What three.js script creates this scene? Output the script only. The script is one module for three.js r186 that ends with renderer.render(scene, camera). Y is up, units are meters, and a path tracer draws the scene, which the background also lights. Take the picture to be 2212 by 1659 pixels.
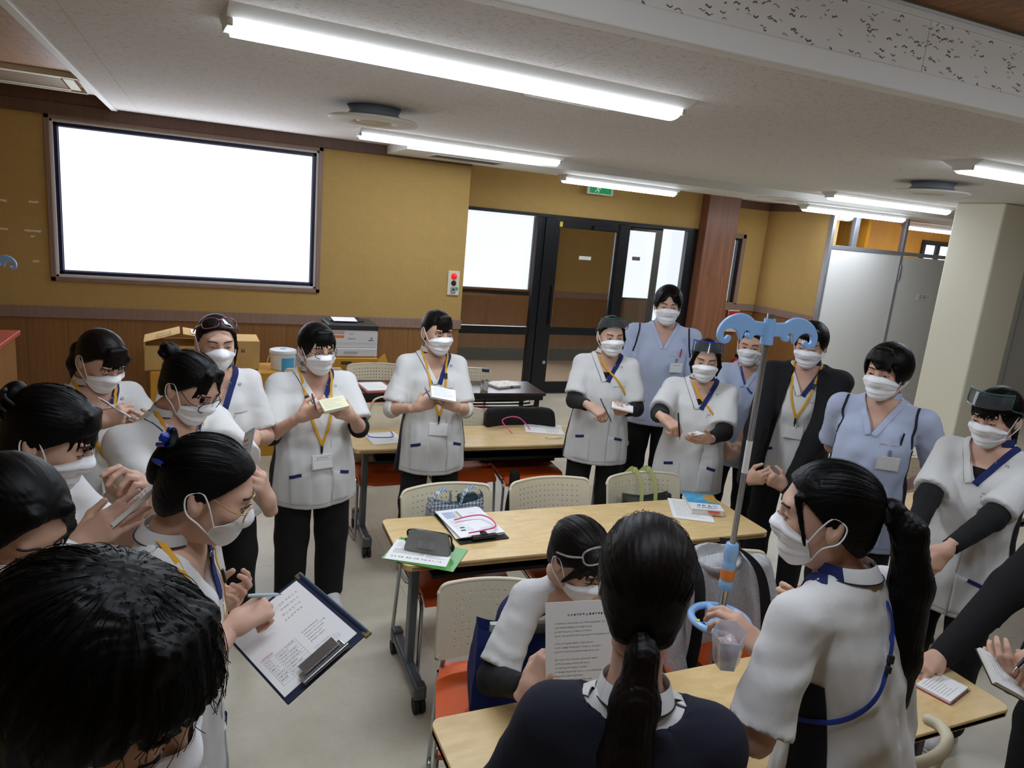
import * as THREE from 'three';
import { mergeGeometries, mergeVertices } from 'three/addons/utils/BufferGeometryUtils.js';
import { RoundedBoxGeometry } from 'three/addons/geometries/RoundedBoxGeometry.js';
import { RectAreaLightUniformsLib } from 'three/addons/lights/RectAreaLightUniformsLib.js';

// ---------- camera, renderer, light ----------
const scene = new THREE.Scene();
scene.background = new THREE.Color(0x000000);
const camera = new THREE.PerspectiveCamera(56.495, 2212 / 1659, 0.05, 60);
camera.position.set(0, 2.08, 0);
camera.rotation.order = 'YXZ';
camera.rotation.set(-0.21624, -0.41683, 0.09075);
scene.add(camera);
const renderer = new THREE.WebGLRenderer({ antialias: true });
renderer.toneMapping = THREE.LinearToneMapping;
renderer.toneMappingExposure = 1.9;
renderer.shadowMap.enabled = true;
RectAreaLightUniformsLib.init();
const LAMP_POWER = 12, WINDOW_POWER = 1.5;   // radiance of the lamps' and windows' lights
function areaLight(w, h, power, pos, look, color = 0xffffff) {
  const l = new THREE.RectAreaLight(color, power, w, h);
  l.position.set(...pos); l.lookAt(...look); l.name = 'area_light'; scene.add(l);
  return l;
}

// ---------- helpers ----------
let seed = 12345;
const rnd = () => { seed = (seed * 1664525 + 1013904223) >>> 0; return seed / 4294967296; };
const rr = (a, b) => a + (b - a) * rnd();
const V = (x, y, z) => new THREE.Vector3(x, y, z);
const clamp = (x, a, b) => Math.min(b, Math.max(a, x));
const mix = (a, b, t) => a + (b - a) * t;
const sstep = (a, b, x) => { const t = clamp((x - a) / (b - a), 0, 1); return t * t * (3 - 2 * t); };
const D2R = Math.PI / 180;
function hash2(i, j) { let h = (i * 374761393 + j * 668265263) | 0; h = Math.imul(h ^ (h >>> 13), 1274126177); return ((h ^ (h >>> 16)) >>> 0) / 4294967296; }
function vnoise(x, y, per = 0) {
  const i = Math.floor(x), j = Math.floor(y), fx = x - i, fy = y - j, u = fx * fx * (3 - 2 * fx), v = fy * fy * (3 - 2 * fy);
  const w = per ? (n) => ((n % per) + per) % per : (n) => n;
  return mix(mix(hash2(w(i), w(j)), hash2(w(i + 1), w(j)), u), mix(hash2(w(i), w(j + 1)), hash2(w(i + 1), w(j + 1)), u), v);
}
const used = {};
function numbered(n) { const k = used[n] = (used[n] ?? -1) + 1; return k ? n + '_' + String(k).padStart(3, '0') : n; }
function prep(g) {                                     // every geometry: position, normal and uv in metres, not indexed
  if (g.index) g = g.toNonIndexed();
  for (const k of Object.keys(g.attributes)) if (!['position', 'normal', 'uv'].includes(k)) g.deleteAttribute(k);
  if (!g.attributes.normal) g.computeVertexNormals();
  const p = g.attributes.position, n = g.attributes.normal, uv = new Float32Array(p.count * 2);
  if (!g.userData.keepUV || !g.attributes.uv) {
    for (let i = 0; i < p.count; i += 3) {
      let ax = 0, ay = 0, az = 0;
      for (let k = 0; k < 3; k++) { ax += Math.abs(n.getX(i + k)); ay += Math.abs(n.getY(i + k)); az += Math.abs(n.getZ(i + k)); }
      for (let k = 0; k < 3; k++) {
        const x = p.getX(i + k), y = p.getY(i + k), z = p.getZ(i + k);
        const [u, v] = ay >= ax && ay >= az ? [x, z] : ax >= az ? [z, y] : [x, y];
        uv[2 * (i + k)] = u; uv[2 * (i + k) + 1] = v;
      }
    }
    g.setAttribute('uv', new THREE.BufferAttribute(uv, 2));
  }
  return g;
}
function merge(list) { return list.length === 1 ? prep(list[0]) : mergeGeometries(list.map(prep)); }
function part(name, geos, mat, parent, label) {
  const g = Array.isArray(geos) ? merge(geos) : geos.userData.raw ? geos : prep(geos);
  const m = new THREE.Mesh(g, mat);
  m.name = name; m.castShadow = m.receiveShadow = true;
  if (label) m.userData.label = label;
  (parent || scene).add(m);
  return m;
}
function structure(name, geos, mat, parent) { const m = part(parent ? name : numbered(name), geos, mat, parent); if (!parent) m.userData.kind = 'structure'; return m; }
function tag(o, label, category, group) { o.name = numbered(o.name); o.userData.label = label; o.userData.category = category; if (group) o.userData.group = group; return o; }
function thing(name, label, category, [x, y, z] = [0, 0, 0], turn = 0, group) {
  const o = new THREE.Group(); o.name = name; scene.add(o); o.position.set(x, y, z); o.rotation.y = turn;
  return tag(o, label, category, group);
}
function copyOf(src, label, [x, y, z], turn = 0, group) {
  const o = src.clone(); o.name = numbered(src.name.replace(/_\d{3}$/, '')); scene.add(o); o.position.set(x, y, z); o.rotation.y = turn;
  o.userData = { ...src.userData, label }; if (group) o.userData.group = group;
  return o;
}
const at = (g, x = 0, y = 0, z = 0, rx = 0, ry = 0, rz = 0) => { if (rx) g.rotateX(rx); if (rz) g.rotateZ(rz); if (ry) g.rotateY(ry); return g.translate(x, y, z); };
const box = (w, h, d, x = 0, y = 0, z = 0) => at(new THREE.BoxGeometry(w, h, d), x, y, z);
const rbox = (w, h, d, x = 0, y = 0, z = 0, r = 0.004, s = 2) => at(new RoundedBoxGeometry(w, h, d, s, Math.min(r, w / 2.05, h / 2.05, d / 2.05)), x, y, z);
const span = (x0, x1, y0, y1, z0, z1) => box(Math.abs(x1 - x0), Math.abs(y1 - y0), Math.abs(z1 - z0), (x0 + x1) / 2, (y0 + y1) / 2, (z0 + z1) / 2);
const rspan = (x0, x1, y0, y1, z0, z1, r = 0.004) => rbox(Math.abs(x1 - x0), Math.abs(y1 - y0), Math.abs(z1 - z0), (x0 + x1) / 2, (y0 + y1) / 2, (z0 + z1) / 2, r);
const cyl = (r0, r1, h, x = 0, y = 0, z = 0, n = 24, rx = 0, rz = 0) => at(new THREE.CylinderGeometry(r0, r1, h, n), x, y, z, rx, 0, rz);
const lathe = (pts, n = 32) => new THREE.LatheGeometry(pts.map(([r, y]) => new THREE.Vector2(r, y)), n);
function tube(pts, r, seg = 0, rad = 8, closed = false, tension = 0.5) {
  const c = new THREE.CatmullRomCurve3(pts.map((p) => (p.isVector3 ? p : V(...p))), closed, 'catmullrom', tension);
  return new THREE.TubeGeometry(c, seg || pts.length * 5, r, rad, closed);
}
function bentTube(pts, r, bend = 0.03, rad = 10, seg = 0) {           // straight runs with rounded corners
  const q = pts.map((p) => V(...p)), path = new THREE.CurvePath();
  let last = q[0];
  for (let i = 1; i < q.length - 1; i++) {
    const a = q[i].clone().sub(q[i - 1]), b = q[i + 1].clone().sub(q[i]);
    const k = Math.min(bend, a.length() / 2.1, b.length() / 2.1);
    const p0 = q[i].clone().addScaledVector(a.normalize(), -k), p1 = q[i].clone().addScaledVector(b.normalize(), k);
    path.add(new THREE.LineCurve3(last, p0)); path.add(new THREE.QuadraticBezierCurve3(p0, q[i], p1)); last = p1;
  }
  path.add(new THREE.LineCurve3(last, q[q.length - 1]));
  return new THREE.TubeGeometry(path, seg || q.length * 10, r, rad, false);
}
function extrude(shape, depth, bevel = 0, o = {}) {
  return new THREE.ExtrudeGeometry(shape, { depth, bevelEnabled: bevel > 0, bevelThickness: bevel, bevelSize: bevel, bevelSegments: 2, curveSegments: 10, ...o });
}
function rrect(w, h, r) {
  const s = new THREE.Shape(), x = -w / 2, y = -h / 2;
  s.moveTo(x + r, y); s.lineTo(x + w - r, y); s.absarc(x + w - r, y + r, r, -Math.PI / 2, 0); s.lineTo(x + w, y + h - r); s.absarc(x + w - r, y + h - r, r, 0, Math.PI / 2);
  s.lineTo(x + r, y + h); s.absarc(x + r, y + h - r, r, Math.PI / 2, Math.PI); s.lineTo(x, y + r); s.absarc(x + r, y + r, r, Math.PI, Math.PI * 1.5);
  return s;
}
// a flat sheet with its print: box whose large face carries uv 0..1
function sheet(w, d, t = 0.0012) {
  const g = new THREE.BoxGeometry(w, t, d).toNonIndexed(), p = g.attributes.position, uv = g.attributes.uv;
  for (let i = 0; i < p.count; i++) uv.setXY(i, p.getX(i) / w + 0.5, 0.5 - p.getZ(i) / d);
  g.userData.keepUV = true; return g;
}
// ---------- textures ----------
function dataTex(n, m, fn, rep = [1, 1], srgb = true) {
  const a = new Uint8Array(n * m * 4);
  for (let j = 0; j < m; j++) for (let i = 0; i < n; i++) {
    const c = fn(i / n, j / m, i, j), k = 4 * (j * n + i);
    if (typeof c === 'number') a[k] = a[k + 1] = a[k + 2] = clamp(c, 0, 255); else for (let q = 0; q < 3; q++) a[k + q] = clamp(c[q], 0, 255);
    a[k + 3] = 255;
  }
  const t = new THREE.DataTexture(a, n, m); t.wrapS = t.wrapT = THREE.RepeatWrapping; t.magFilter = THREE.LinearFilter; t.minFilter = THREE.LinearMipmapLinearFilter; t.generateMipmaps = true;
  t.repeat.set(...rep); if (srgb) t.colorSpace = THREE.SRGBColorSpace; t.needsUpdate = true; return t;
}
function canvasTex(w, h, draw) {
  const c = document.createElement('canvas'); c.width = w; c.height = h; const g = c.getContext('2d'); draw(g, w, h);
  const t = new THREE.CanvasTexture(c); t.colorSpace = THREE.SRGBColorSpace; t.anisotropy = 4; return t;
}
const std = (color, roughness = 0.8, o = {}) => new THREE.MeshStandardMaterial({ color, roughness, ...o });
const phys = (color, roughness, o = {}) => new THREE.MeshPhysicalMaterial({ color, roughness, ...o });
function woodTex(base, dark, scaleU, scaleV, contrast, n = 512) {      // grain runs along v
  return dataTex(n, n, (u, v) => {
    const w = vnoise(u * 6, v * 3, 3) * 0.6;
    const g = vnoise(u * 90 + w * 2, v * 4, 0) * 0.5 + vnoise(u * 30, v * 2, 0) * 0.3 + vnoise(u * 200, v * 16) * 0.2;
    const k = clamp((g - 0.5) * contrast + 0.5, 0, 1);
    return [0, 1, 2].map((q) => mix(dark[q], base[q], k));
  }, [scaleU, scaleV]);
}
// small handwriting-like or print-like glyphs made of strokes
function glyphs(g, x, y, n, s, seedv, weight = 1, color = '#333') {
  g.strokeStyle = color; g.lineWidth = weight; let h = seedv * 7919 + 13;
  const r = () => { h = (h * 1103515245 + 12345) & 0x7fffffff; return h / 0x7fffffff; };
  for (let i = 0; i < n; i++) {
    const x0 = x + i * s * 1.08, k = 3 + Math.floor(r() * 4);
    g.beginPath();
    for (let j = 0; j < k; j++) {
      if (r() < 0.6) { const yy = y + s * (0.1 + 0.8 * r()); g.moveTo(x0 + s * 0.08, yy); g.lineTo(x0 + s * (0.6 + 0.3 * r()), yy - s * 0.04); }
      else { const xx = x0 + s * (0.2 + 0.6 * r()); g.moveTo(xx, y + s * 0.1 * r()); g.lineTo(xx + s * (r() - 0.5) * 0.5, y + s * (0.7 + 0.25 * r())); }
    }
    g.stroke();
  }
}
function textLines(g, x, y, w, rows, s, gap, seedv, color = '#444', weight = 1) {
  for (let i = 0; i < rows; i++) glyphs(g, x, y + i * gap, Math.max(1, Math.floor((w * (0.55 + 0.45 * hash2(seedv, i))) / (s * 1.08))), s, seedv * 31 + i, weight, color);
}

// ---------- materials of the room ----------
const CEIL = 2.73, ZS = -7.15, ZG = -8.1, ZC = -10.3, XR = 7.5, ZP = -7.17;
const wallTex = dataTex(256, 256, (u, v, i, j) => {
  const n = 0.55 * vnoise(u * 64, v * 128, 64) + 0.3 * hash2(i, j) + 0.15 * vnoise(u * 8, v * 8, 8) + ((i % 4 < 1 ? 0.1 : 0) + (j % 4 < 1 ? 0.08 : 0));
  return [184 + 24 * (n - 0.5), 151 + 22 * (n - 0.5), 90 + 18 * (n - 0.5)];
}, [3, 3]);
const M = {};
M.yellow = std(0xffffff, 0.92, { map: wallTex, bumpMap: wallTex, bumpScale: 0.0004 });
M.corridorYellow = M.yellow;
const plankTex = woodTex([156, 112, 64], [126, 86, 46], 1.6, 0.8, 1.0);
M.wainscot = std(0xffffff, 0.45, { map: plankTex });
M.rail = std(0xffffff, 0.5, { map: woodTex([156, 128, 114], [132, 107, 94], 2, 1, 1.1, 256) });
M.trimDark = std(0xffffff, 0.5, { map: woodTex([112, 82, 66], [88, 62, 50], 2, 1, 1.1, 256) });
M.pillar = std(0xffffff, 0.42, { map: woodTex([160, 108, 78], [108, 66, 44], 2.4, 0.6, 1.5) });
const fleck = (n, marks, len, back, front, vary) => {
  const a = new Float32Array(n * n).fill(0);
  for (let k = 0; k < marks; k++) {
    const x = rnd() * n, y = rnd() * n, L = len * rr(0.3, 1.4), wig = rr(-0.4, 0.4), ph = rnd() * 6, th = rr(0.5, vary);
    for (let s = 0; s < L; s += 0.5) {
      const px = x + s, py = y + Math.sin(s / len * 5 + ph) * len * 0.13 + wig * s * 0.3;
      for (let dy = -Math.ceil(th); dy <= Math.ceil(th); dy++) { const dd = Math.abs(dy) / th; if (dd < 1.2) { const q = ((Math.round(py) + dy + n) % n) * n + ((Math.round(px) + n) % n); a[q] = Math.max(a[q], 1 - dd * 0.5); } }
    }
  }
  return [dataTex(n, n, (u, v, i, j) => { const m = a[j * n + i], g = 4 * (hash2(i, j) - 0.5); return [0, 1, 2].map((q) => mix(back[q] + g, front[q], m)); }), dataTex(n, n, (u, v, i, j) => 255 * (1 - a[j * n + i]), [1, 1], false)];
};
const [fleckMap, fleckBump] = fleck(1024, 1500, 16, [214, 208, 202], [140, 133, 128], 1.5);
for (const t of [fleckMap, fleckBump]) t.repeat.set(1.1, 1.1);
M.ceiling = std(0xffffff, 0.95, { map: fleckMap, bumpMap: fleckBump, bumpScale: 0.0008 });
const [pitMap, pitBump] = fleck(1024, 420, 26, [226, 222, 214], [78, 74, 70], 3.4);
for (const t of [pitMap, pitBump]) t.repeat.set(1.25, 1.25);
M.pitted = std(0xffffff, 0.95, { map: pitMap, bumpMap: pitBump, bumpScale: 0.003 });
M.whitePaint = std(0xdedcd6, 0.55);
M.ceilWood = std(0xffffff, 0.5, { map: woodTex([176, 122, 66], [118, 74, 34], 1.2, 3, 1.6) });
M.ceilWoodPale = std(0xffffff, 0.5, { map: woodTex([190, 152, 118], [160, 122, 92], 1.2, 2, 1.2, 256) });
M.floor = std(0xffffff, 0.38, { map: dataTex(512, 512, (u, v, i, j) => { const n = vnoise(u * 16, v * 16, 16) * 0.5 + vnoise(u * 64, v * 64, 64) * 0.3 + hash2(i, j) * 0.2; return [206 + 18 * (n - 0.5), 198 + 18 * (n - 0.5), 178 + 18 * (n - 0.5)]; }, [0.8, 0.8]) });
M.corridorFloor = std(0xcbb093, 0.4);
M.blackFrame = std(0x17181b, 0.35, { metalness: 0.3 });
M.baseDark = std(0x1b1a18, 0.6);
M.greyBase = std(0x4a4c48, 0.7);
M.alu = std(0xb9bcc2, 0.35, { metalness: 0.75 });
M.partition = std(0xd8d6d2, 0.4, { bumpMap: wallTex, bumpScale: 0.0001 });
M.cream = std(0xe0dbc8, 0.6);
M.frost = std(0xdfe6f0, 0.4, { emissive: 0xe8f0ff, emissiveIntensity: 0.7 });
M.frostCorridor = std(0xdfe6f0, 0.4, { emissive: 0xe4ecfa, emissiveIntensity: 0.58 });
M.glass = phys(0xffffff, 0.03, { transmission: 1, thickness: 0, ior: 1.45 });
M.amberBoard = std(0xffffff, 0.5, { map: woodTex([232, 164, 44], [206, 136, 28], 1, 1, 1, 256) });
M.tubeGlow = std(0xffffff, 0.5, { emissive: 0xe8f2ff, emissiveIntensity: 7 });

// ---------- floor ----------
{
  const f = structure('floor', [span(-2.6, 12.8, -0.12, -0.006, -8.16, 3.2)], std(0x4e4a42, 0.9));
  const cols = [...Array(9)].map((_, i) => -2.6 + i * 1.82), rows = [...Array(7)].map((_, i) => 3.2 - i * 1.82);
  const tones = [M.floor, M.floor.clone(), M.floor.clone()]; tones[1].color.setRGB(0.97, 0.97, 0.96); tones[2].color.setRGB(1, 0.985, 0.97);
  cols.forEach((x, i) => rows.forEach((z, j) => {
    const x1 = Math.min(x + 1.82, 12.8), z1 = Math.max(z - 1.82, -8.16);
    part('floor_sheet', [span(x + 0.0006, x1 - 0.0006, -0.006, 0, z1 + 0.0006, z - 0.0006)], tones[(i + 2 * j) % 3], f);
  }));
  structure('floor', [span(-2.6, 12.8, -0.12, -0.001, -11.4, -8.16)], M.corridorFloor);
}
// ---------- ceilings ----------
{
  const c = structure('ceiling', [span(-0.70, 12.8, CEIL + 0.016, CEIL + 0.12, -8.3, -2.2)], M.whitePaint);
  const x0 = -0.67, pw = 1.82, pd = 0.91;
  for (let i = 0; i < 8; i++) for (let j = 0; j < 7; j++) {
    const xa = Math.max(x0, -0.49 + (i - 1) * pw), xb = Math.min(12.8, -0.49 + i * pw), za = -2.2 - j * pd, zb = Math.max(-8.2, za - pd);
    part('ceiling_panel', [span(xa + 0.001, xb - 0.001, CEIL, CEIL + 0.015, zb + 0.001, za - 0.001)], M.ceiling, c);
  }
  part('edge_trim', [rspan(-0.70, -0.655, CEIL - 0.012, CEIL + 0.14, -7.1, -2.2)], M.whitePaint, c);
  part('lowered_slab', [span(1.62, 12.0, 2.652, CEIL, -7.135, -6.35)], M.whitePaint, c);
  // bulkhead with pitted boards, facing the camera
  const b = structure('ceiling', [span(-0.7, 12.8, CEIL + 0.01, 3.06, -2.24, -2.16)], M.whitePaint);
  for (let i = 0; i < 8; i++) { const xa = -0.7 + 0.02 + i * 1.82 - 0.405 + 0.0, xb = xa + 1.82; part('pitted_panel', [span(Math.max(-0.69, xa + 0.0015), Math.min(12.8, xb - 0.0015), 2.80, 2.985, -2.16, -2.142)], M.pitted, b); }
  part('lower_trim', [rspan(-0.7, 12.8, 2.715, 2.80, -2.2, -2.128, 0.008)], M.whitePaint, b);
  part('upper_trim', [rspan(-0.7, 12.8, 2.985, 3.01, -2.2, -2.132, 0.006)], M.whitePaint, b);
  // wood ceilings: over the camera, and left of the white one
  const w = structure('ceiling', [span(-2.6, 12.8, 3.05, 3.15, -2.2, 3.2)], M.ceilWood);
  for (let j = 0; j < 9; j++) part('ceiling_board', [span(-2.6, 12.8, 3.03, 3.05, -2.13 + j * 0.6 + 0.002, -2.13 + (j + 1) * 0.6 - 0.002)], M.ceilWood, w);
  const wl = structure('ceiling', [span(-2.6, -0.69, CEIL + 0.14, CEIL + 0.2, -7.2, -2.2)], M.ceilWoodPale);
  for (let j = 0; j < 9; j++) part('ceiling_board', [span(-2.6, -0.70, CEIL + 0.12, CEIL + 0.14, -2.2 - (j + 1) * 0.56 + 0.002, -2.2 - j * 0.56 - 0.002)], M.ceilWoodPale, wl);
  structure('ceiling', [span(-2.6, 12.8, CEIL, CEIL + 0.1, -11.4, -8.16)], M.whitePaint);
  structure('trim_1', [rspan(-2.6, 2.5, 2.635, 2.73, ZS - 0.02, ZS + 0.035, 0.004), rspan(-2.6, -0.7, 2.73, 2.86, ZS - 0.02, ZS + 0.02, 0.004)], M.trimDark);
}
// ---------- window wall (left back) ----------
{
  const wx0 = -1.19, wx1 = 1.03, wy0 = 1.285, wy1 = 2.64;
  structure('wall_back', [span(-2.6, wx0, 1.06, 2.9, ZS - 0.14, ZS), span(wx1, 2.5, 1.06, 2.74, ZS - 0.14, ZS), span(wx0, wx1, 1.06, wy0, ZS - 0.14, ZS), span(wx0, wx1, wy1, 2.9, ZS - 0.14, ZS)], M.yellow);
  const low = structure('wall_back', [span(-2.6, 2.49, 0, 1.06, ZS - 0.14, ZS - 0.008)], M.trimDark);
  for (let i = 0; i < 17; i++) { const a = -2.6 + i * 0.303; part('wall_panel', [span(a + 0.001, Math.min(2.49, a + 0.302), 0.24, 0.97, ZS - 0.008, ZS + 0.003)], M.wainscot, low); }
  structure('trim_2', [rspan(-2.6, 2.505, 0.968, 1.066, ZS - 0.14, ZS + 0.022, 0.004)], M.rail);
  structure('baseboard_back', [rspan(-2.6, 2.49, 0, 0.24, ZS - 0.01, ZS + 0.012, 0.003)], M.baseDark);
  const w = structure('window_1', [span(wx0 + 0.09, wx1 - 0.09, wy0 + 0.09, wy1 - 0.09, ZS - 0.075, ZS - 0.065)], M.frost);
  const ring = (a, z0, z1, t) => [rspan(wx0 + a, wx1 - a, wy0 + a, wy0 + a + t, z0, z1, 0.002), rspan(wx0 + a, wx1 - a, wy1 - a - t, wy1 - a, z0, z1, 0.002), rspan(wx0 + a, wx0 + a + t, wy0 + a, wy1 - a, z0, z1, 0.002), rspan(wx1 - a - t, wx1 - a, wy0 + a, wy1 - a, z0, z1, 0.002)];
  part('window_frame', ring(0, ZS - 0.09, ZS + 0.02, 0.036), M.rail, w);
  part('window_frame', ring(0.036, ZS - 0.09, ZS - 0.005, 0.02), M.whitePaint, w, 'white inner frame');
  part('window_frame', ring(0.056, ZS - 0.09, ZS - 0.03, 0.028), std(0x14143a, 0.4), w, 'dark sash');
  areaLight(wx1 - wx0 - 0.2, wy1 - wy0 - 0.2, WINDOW_POWER, [(wx0 + wx1) / 2, (wy0 + wy1) / 2, ZS + 0.03], [(wx0 + wx1) / 2, (wy0 + wy1) / 2, 0], 0xeaf2ff);
}
// ---------- glazed corridor front ----------
{
  structure('wall_back', [span(2.36, 6.3, 2.26, 2.74, ZG - 0.1, ZG)], M.yellow);
  structure('wall_side', [span(2.36, 2.497, 0, 2.74, ZG, ZS - 0.14)], M.yellow);
  const g = structure('window_2', [rspan(2.36, 6.1, 2.225, 2.265, ZG - 0.06, ZG + 0.02)], M.blackFrame);
  for (const [a, b] of [[3.735, 3.79], [3.84, 3.97], [4.89, 5.04], [5.94, 6.1]]) part('mullion', [rspan(a, b, 0, 2.225, ZG - 0.06, ZG + 0.02)], M.blackFrame, g);
  part('mullion', [rspan(3.79, 3.84, 0, 2.225, ZG - 0.04, ZG + 0.0)], std(0x2a3038, 0.25, { metalness: 0.6 }), g);
  part('transom', [rspan(2.36, 3.735, 0.77, 0.87, ZG - 0.05, ZG + 0.01)], M.blackFrame, g);
  part('bottom_rail', [rspan(2.36, 3.735, 0, 0.06, ZG - 0.05, ZG + 0.01)], M.blackFrame, g);
  part('glass_pane', [span(2.36, 3.735, 0.06, 0.77, ZG - 0.023, ZG - 0.017)], M.glass, g);
  part('glass_pane', [span(2.36, 3.735, 0.87, 2.225, ZG - 0.023, ZG - 0.017)], M.glass, g);
  part('glass_pane', [span(5.04, 5.94, 0.09, 2.2, ZG - 0.023, ZG - 0.017)], M.glass, g);
  part('bottom_rail', [rspan(5.04, 5.94, 0, 0.09, ZG - 0.05, ZG + 0.01)], M.blackFrame, g);
  const d = structure('door_1', [rspan(3.975, 4.885, 2.12, 2.22, ZG - 0.04, ZG), rspan(3.975, 4.05, 0.01, 2.12, ZG - 0.04, ZG), rspan(4.855, 4.885, 0.01, 2.12, ZG - 0.04, ZG), rspan(4.05, 4.855, 0.01, 0.16, ZG - 0.04, ZG), rspan(4.05, 4.855, 0.78, 0.88, ZG - 0.04, ZG)], M.blackFrame);
  part('glass_pane', [span(4.05, 4.855, 0.88, 2.12, ZG - 0.023, ZG - 0.017)], M.glass, d);
  part('glass_pane', [span(4.05, 4.855, 0.16, 0.78, ZG - 0.023, ZG - 0.017)], M.glass, d);
  part('door_handle', [rspan(4.0, 4.022, 0.9, 1.4, ZG + 0.012, ZG + 0.03, 0.006), rspan(4.0, 4.02, 0.95, 0.97, ZG, ZG + 0.02), rspan(4.0, 4.02, 1.33, 1.35, ZG, ZG + 0.02)], M.blackFrame, d);
  part('door_closer', [rspan(4.5, 4.84, 2.13, 2.18, ZG, ZG + 0.04)], M.blackFrame, d);
  part('door_lock', [cyl(0.022, 0.022, 0.012, 4.0, 0.42, ZG + 0.005, 16, Math.PI / 2)], M.alu, d);
  const label = canvasTex(256, 64, (c) => { c.fillStyle = '#d8d6cc'; c.fillRect(0, 0, 256, 64); glyphs(c, 40, 16, 4, 34, 3, 3, '#bdb9ac'); });
  const s1 = part('door_sign', [at(sheet(0.17, 0.045, 0.003), 4.44, 1.77, ZG - 0.008, Math.PI / 2)], std(0xffffff, 0.6, { map: label }));
  tag(s1, 'white strip sign on the glass of the black framed door', 'sign');
  const s2 = part('door_sticker', [span(4.035, 4.075, 2.13, 2.19, ZG, ZG + 0.002)], std(0xd8c24a, 0.6)); tag(s2, 'small yellow sticker on the top corner of the black door frame', 'sticker');
  // corridor behind
  const cx0 = 3.3, cx1 = 4.74;
  structure('wall_corridor', [span(2.0, cx0, 1.13, 2.74, ZC - 0.1, ZC), span(cx0, cx1, 2.31, 2.74, ZC - 0.1, ZC), span(cx1, 6.3, 1.13, 2.74, ZC - 0.1, ZC), span(6.3, 8.2, 2.33, 2.74, ZC - 0.1, ZC)], M.corridorYellow);
  structure('wall_corridor', [span(2.0, 6.32, 0, 1.13, ZC - 0.1, ZC + 0.004)], M.wainscot);
  structure('trim_3', [rspan(4.75, 6.32, 1.03, 1.13, ZC, ZC + 0.02)], M.rail);
  structure('wall_corridor', [span(4.93, 5.03, 0, 2.74, ZC, ZC + 0.25)], M.corridorYellow);
  structure('baseboard_corridor', [rspan(2.0, 6.32, 0, 0.19, ZC, ZC + 0.012)], M.greyBase);
  structure('wall_corridor', [span(1.9, 2.0, 0, 2.74, -11.4, -7.29), span(8.2, 8.3, 0, 2.74, -11.4, -8.9), span(2.0, 8.2, 0, 2.74, -11.4, -11.3)], M.corridorYellow);
  const w2 = structure('window_3', [span(cx0, cx1 - 0.03, 1.1, 2.29, ZC - 0.06, ZC - 0.05)], M.frostCorridor);
  part('window_frame', [rspan(cx0 - 0.03, cx1 + 0.04, 2.27, 2.32, ZC - 0.07, ZC + 0.012), rspan(cx0 - 0.03, cx1 + 0.04, 1.04, 1.1, ZC - 0.07, ZC + 0.012), rspan(cx1 - 0.04, cx1 + 0.04, 1.04, 2.3, ZC - 0.07, ZC + 0.012)], M.blackFrame, w2);
  areaLight(cx1 - cx0, 1.15, WINDOW_POWER * 1.6, [(cx0 + cx1) / 2, 1.7, ZC + 0.03], [(cx0 + cx1) / 2, 1.7, 0], 0xeaf2ff);
  const w3 = structure('door_2', [span(6.42, 6.93, 1.09, 2.19, ZC - 0.02, ZC - 0.012)], M.frostCorridor);
  part('door_frame', [rspan(6.3, 7.06, 2.19, 2.33, ZC - 0.04, ZC + 0.01), rspan(6.3, 6.42, 0, 2.19, ZC - 0.04, ZC + 0.01), rspan(6.93, 7.06, 0, 2.19, ZC - 0.04, ZC + 0.01), rspan(6.42, 6.93, 1.06, 1.09, ZC - 0.04, ZC + 0.01), rspan(6.42, 6.93, 0, 0.55, ZC - 0.04, ZC + 0.01)], std(0x34353a, 0.4), w3);
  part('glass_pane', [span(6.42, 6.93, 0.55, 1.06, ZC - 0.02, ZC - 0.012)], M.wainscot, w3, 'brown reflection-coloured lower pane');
  part('door_handle', [rspan(6.96, 6.985, 0.62, 1.28, ZC + 0.04, ZC + 0.06, 0.006), rspan(6.965, 6.98, 0.7, 0.72, ZC, ZC + 0.045), rspan(6.965, 6.98, 1.2, 1.22, ZC, ZC + 0.045)], M.blackFrame, w3);
  const s3 = part('door_sign', [at(sheet(0.15, 0.06, 0.003), 6.6, 1.74, ZC + 0.0, Math.PI / 2)], std(0xffffff, 0.6, { map: canvasTex(128, 48, (c) => { c.fillStyle = '#8a7c78'; c.fillRect(0, 0, 128, 48); glyphs(c, 16, 10, 3, 28, 8, 4, '#eee'); }) }));
  tag(s3, 'small brown sign with white characters on the frosted far door', 'sign');
  const w4 = structure('window_4', [span(7.06, 7.62, 0.3, 2.29, ZC - 0.03, ZC - 0.02)], M.frostCorridor);
  part('window_frame', [rspan(7.06, 7.7, 2.27, 2.33, ZC - 0.05, ZC + 0.01), rspan(7.6, 8.2, 0, 2.33, ZC - 0.05, ZC + 0.01), rspan(7.06, 7.6, 0, 0.3, ZC - 0.05, ZC + 0.01)], M.blackFrame, w4);
}
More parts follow.
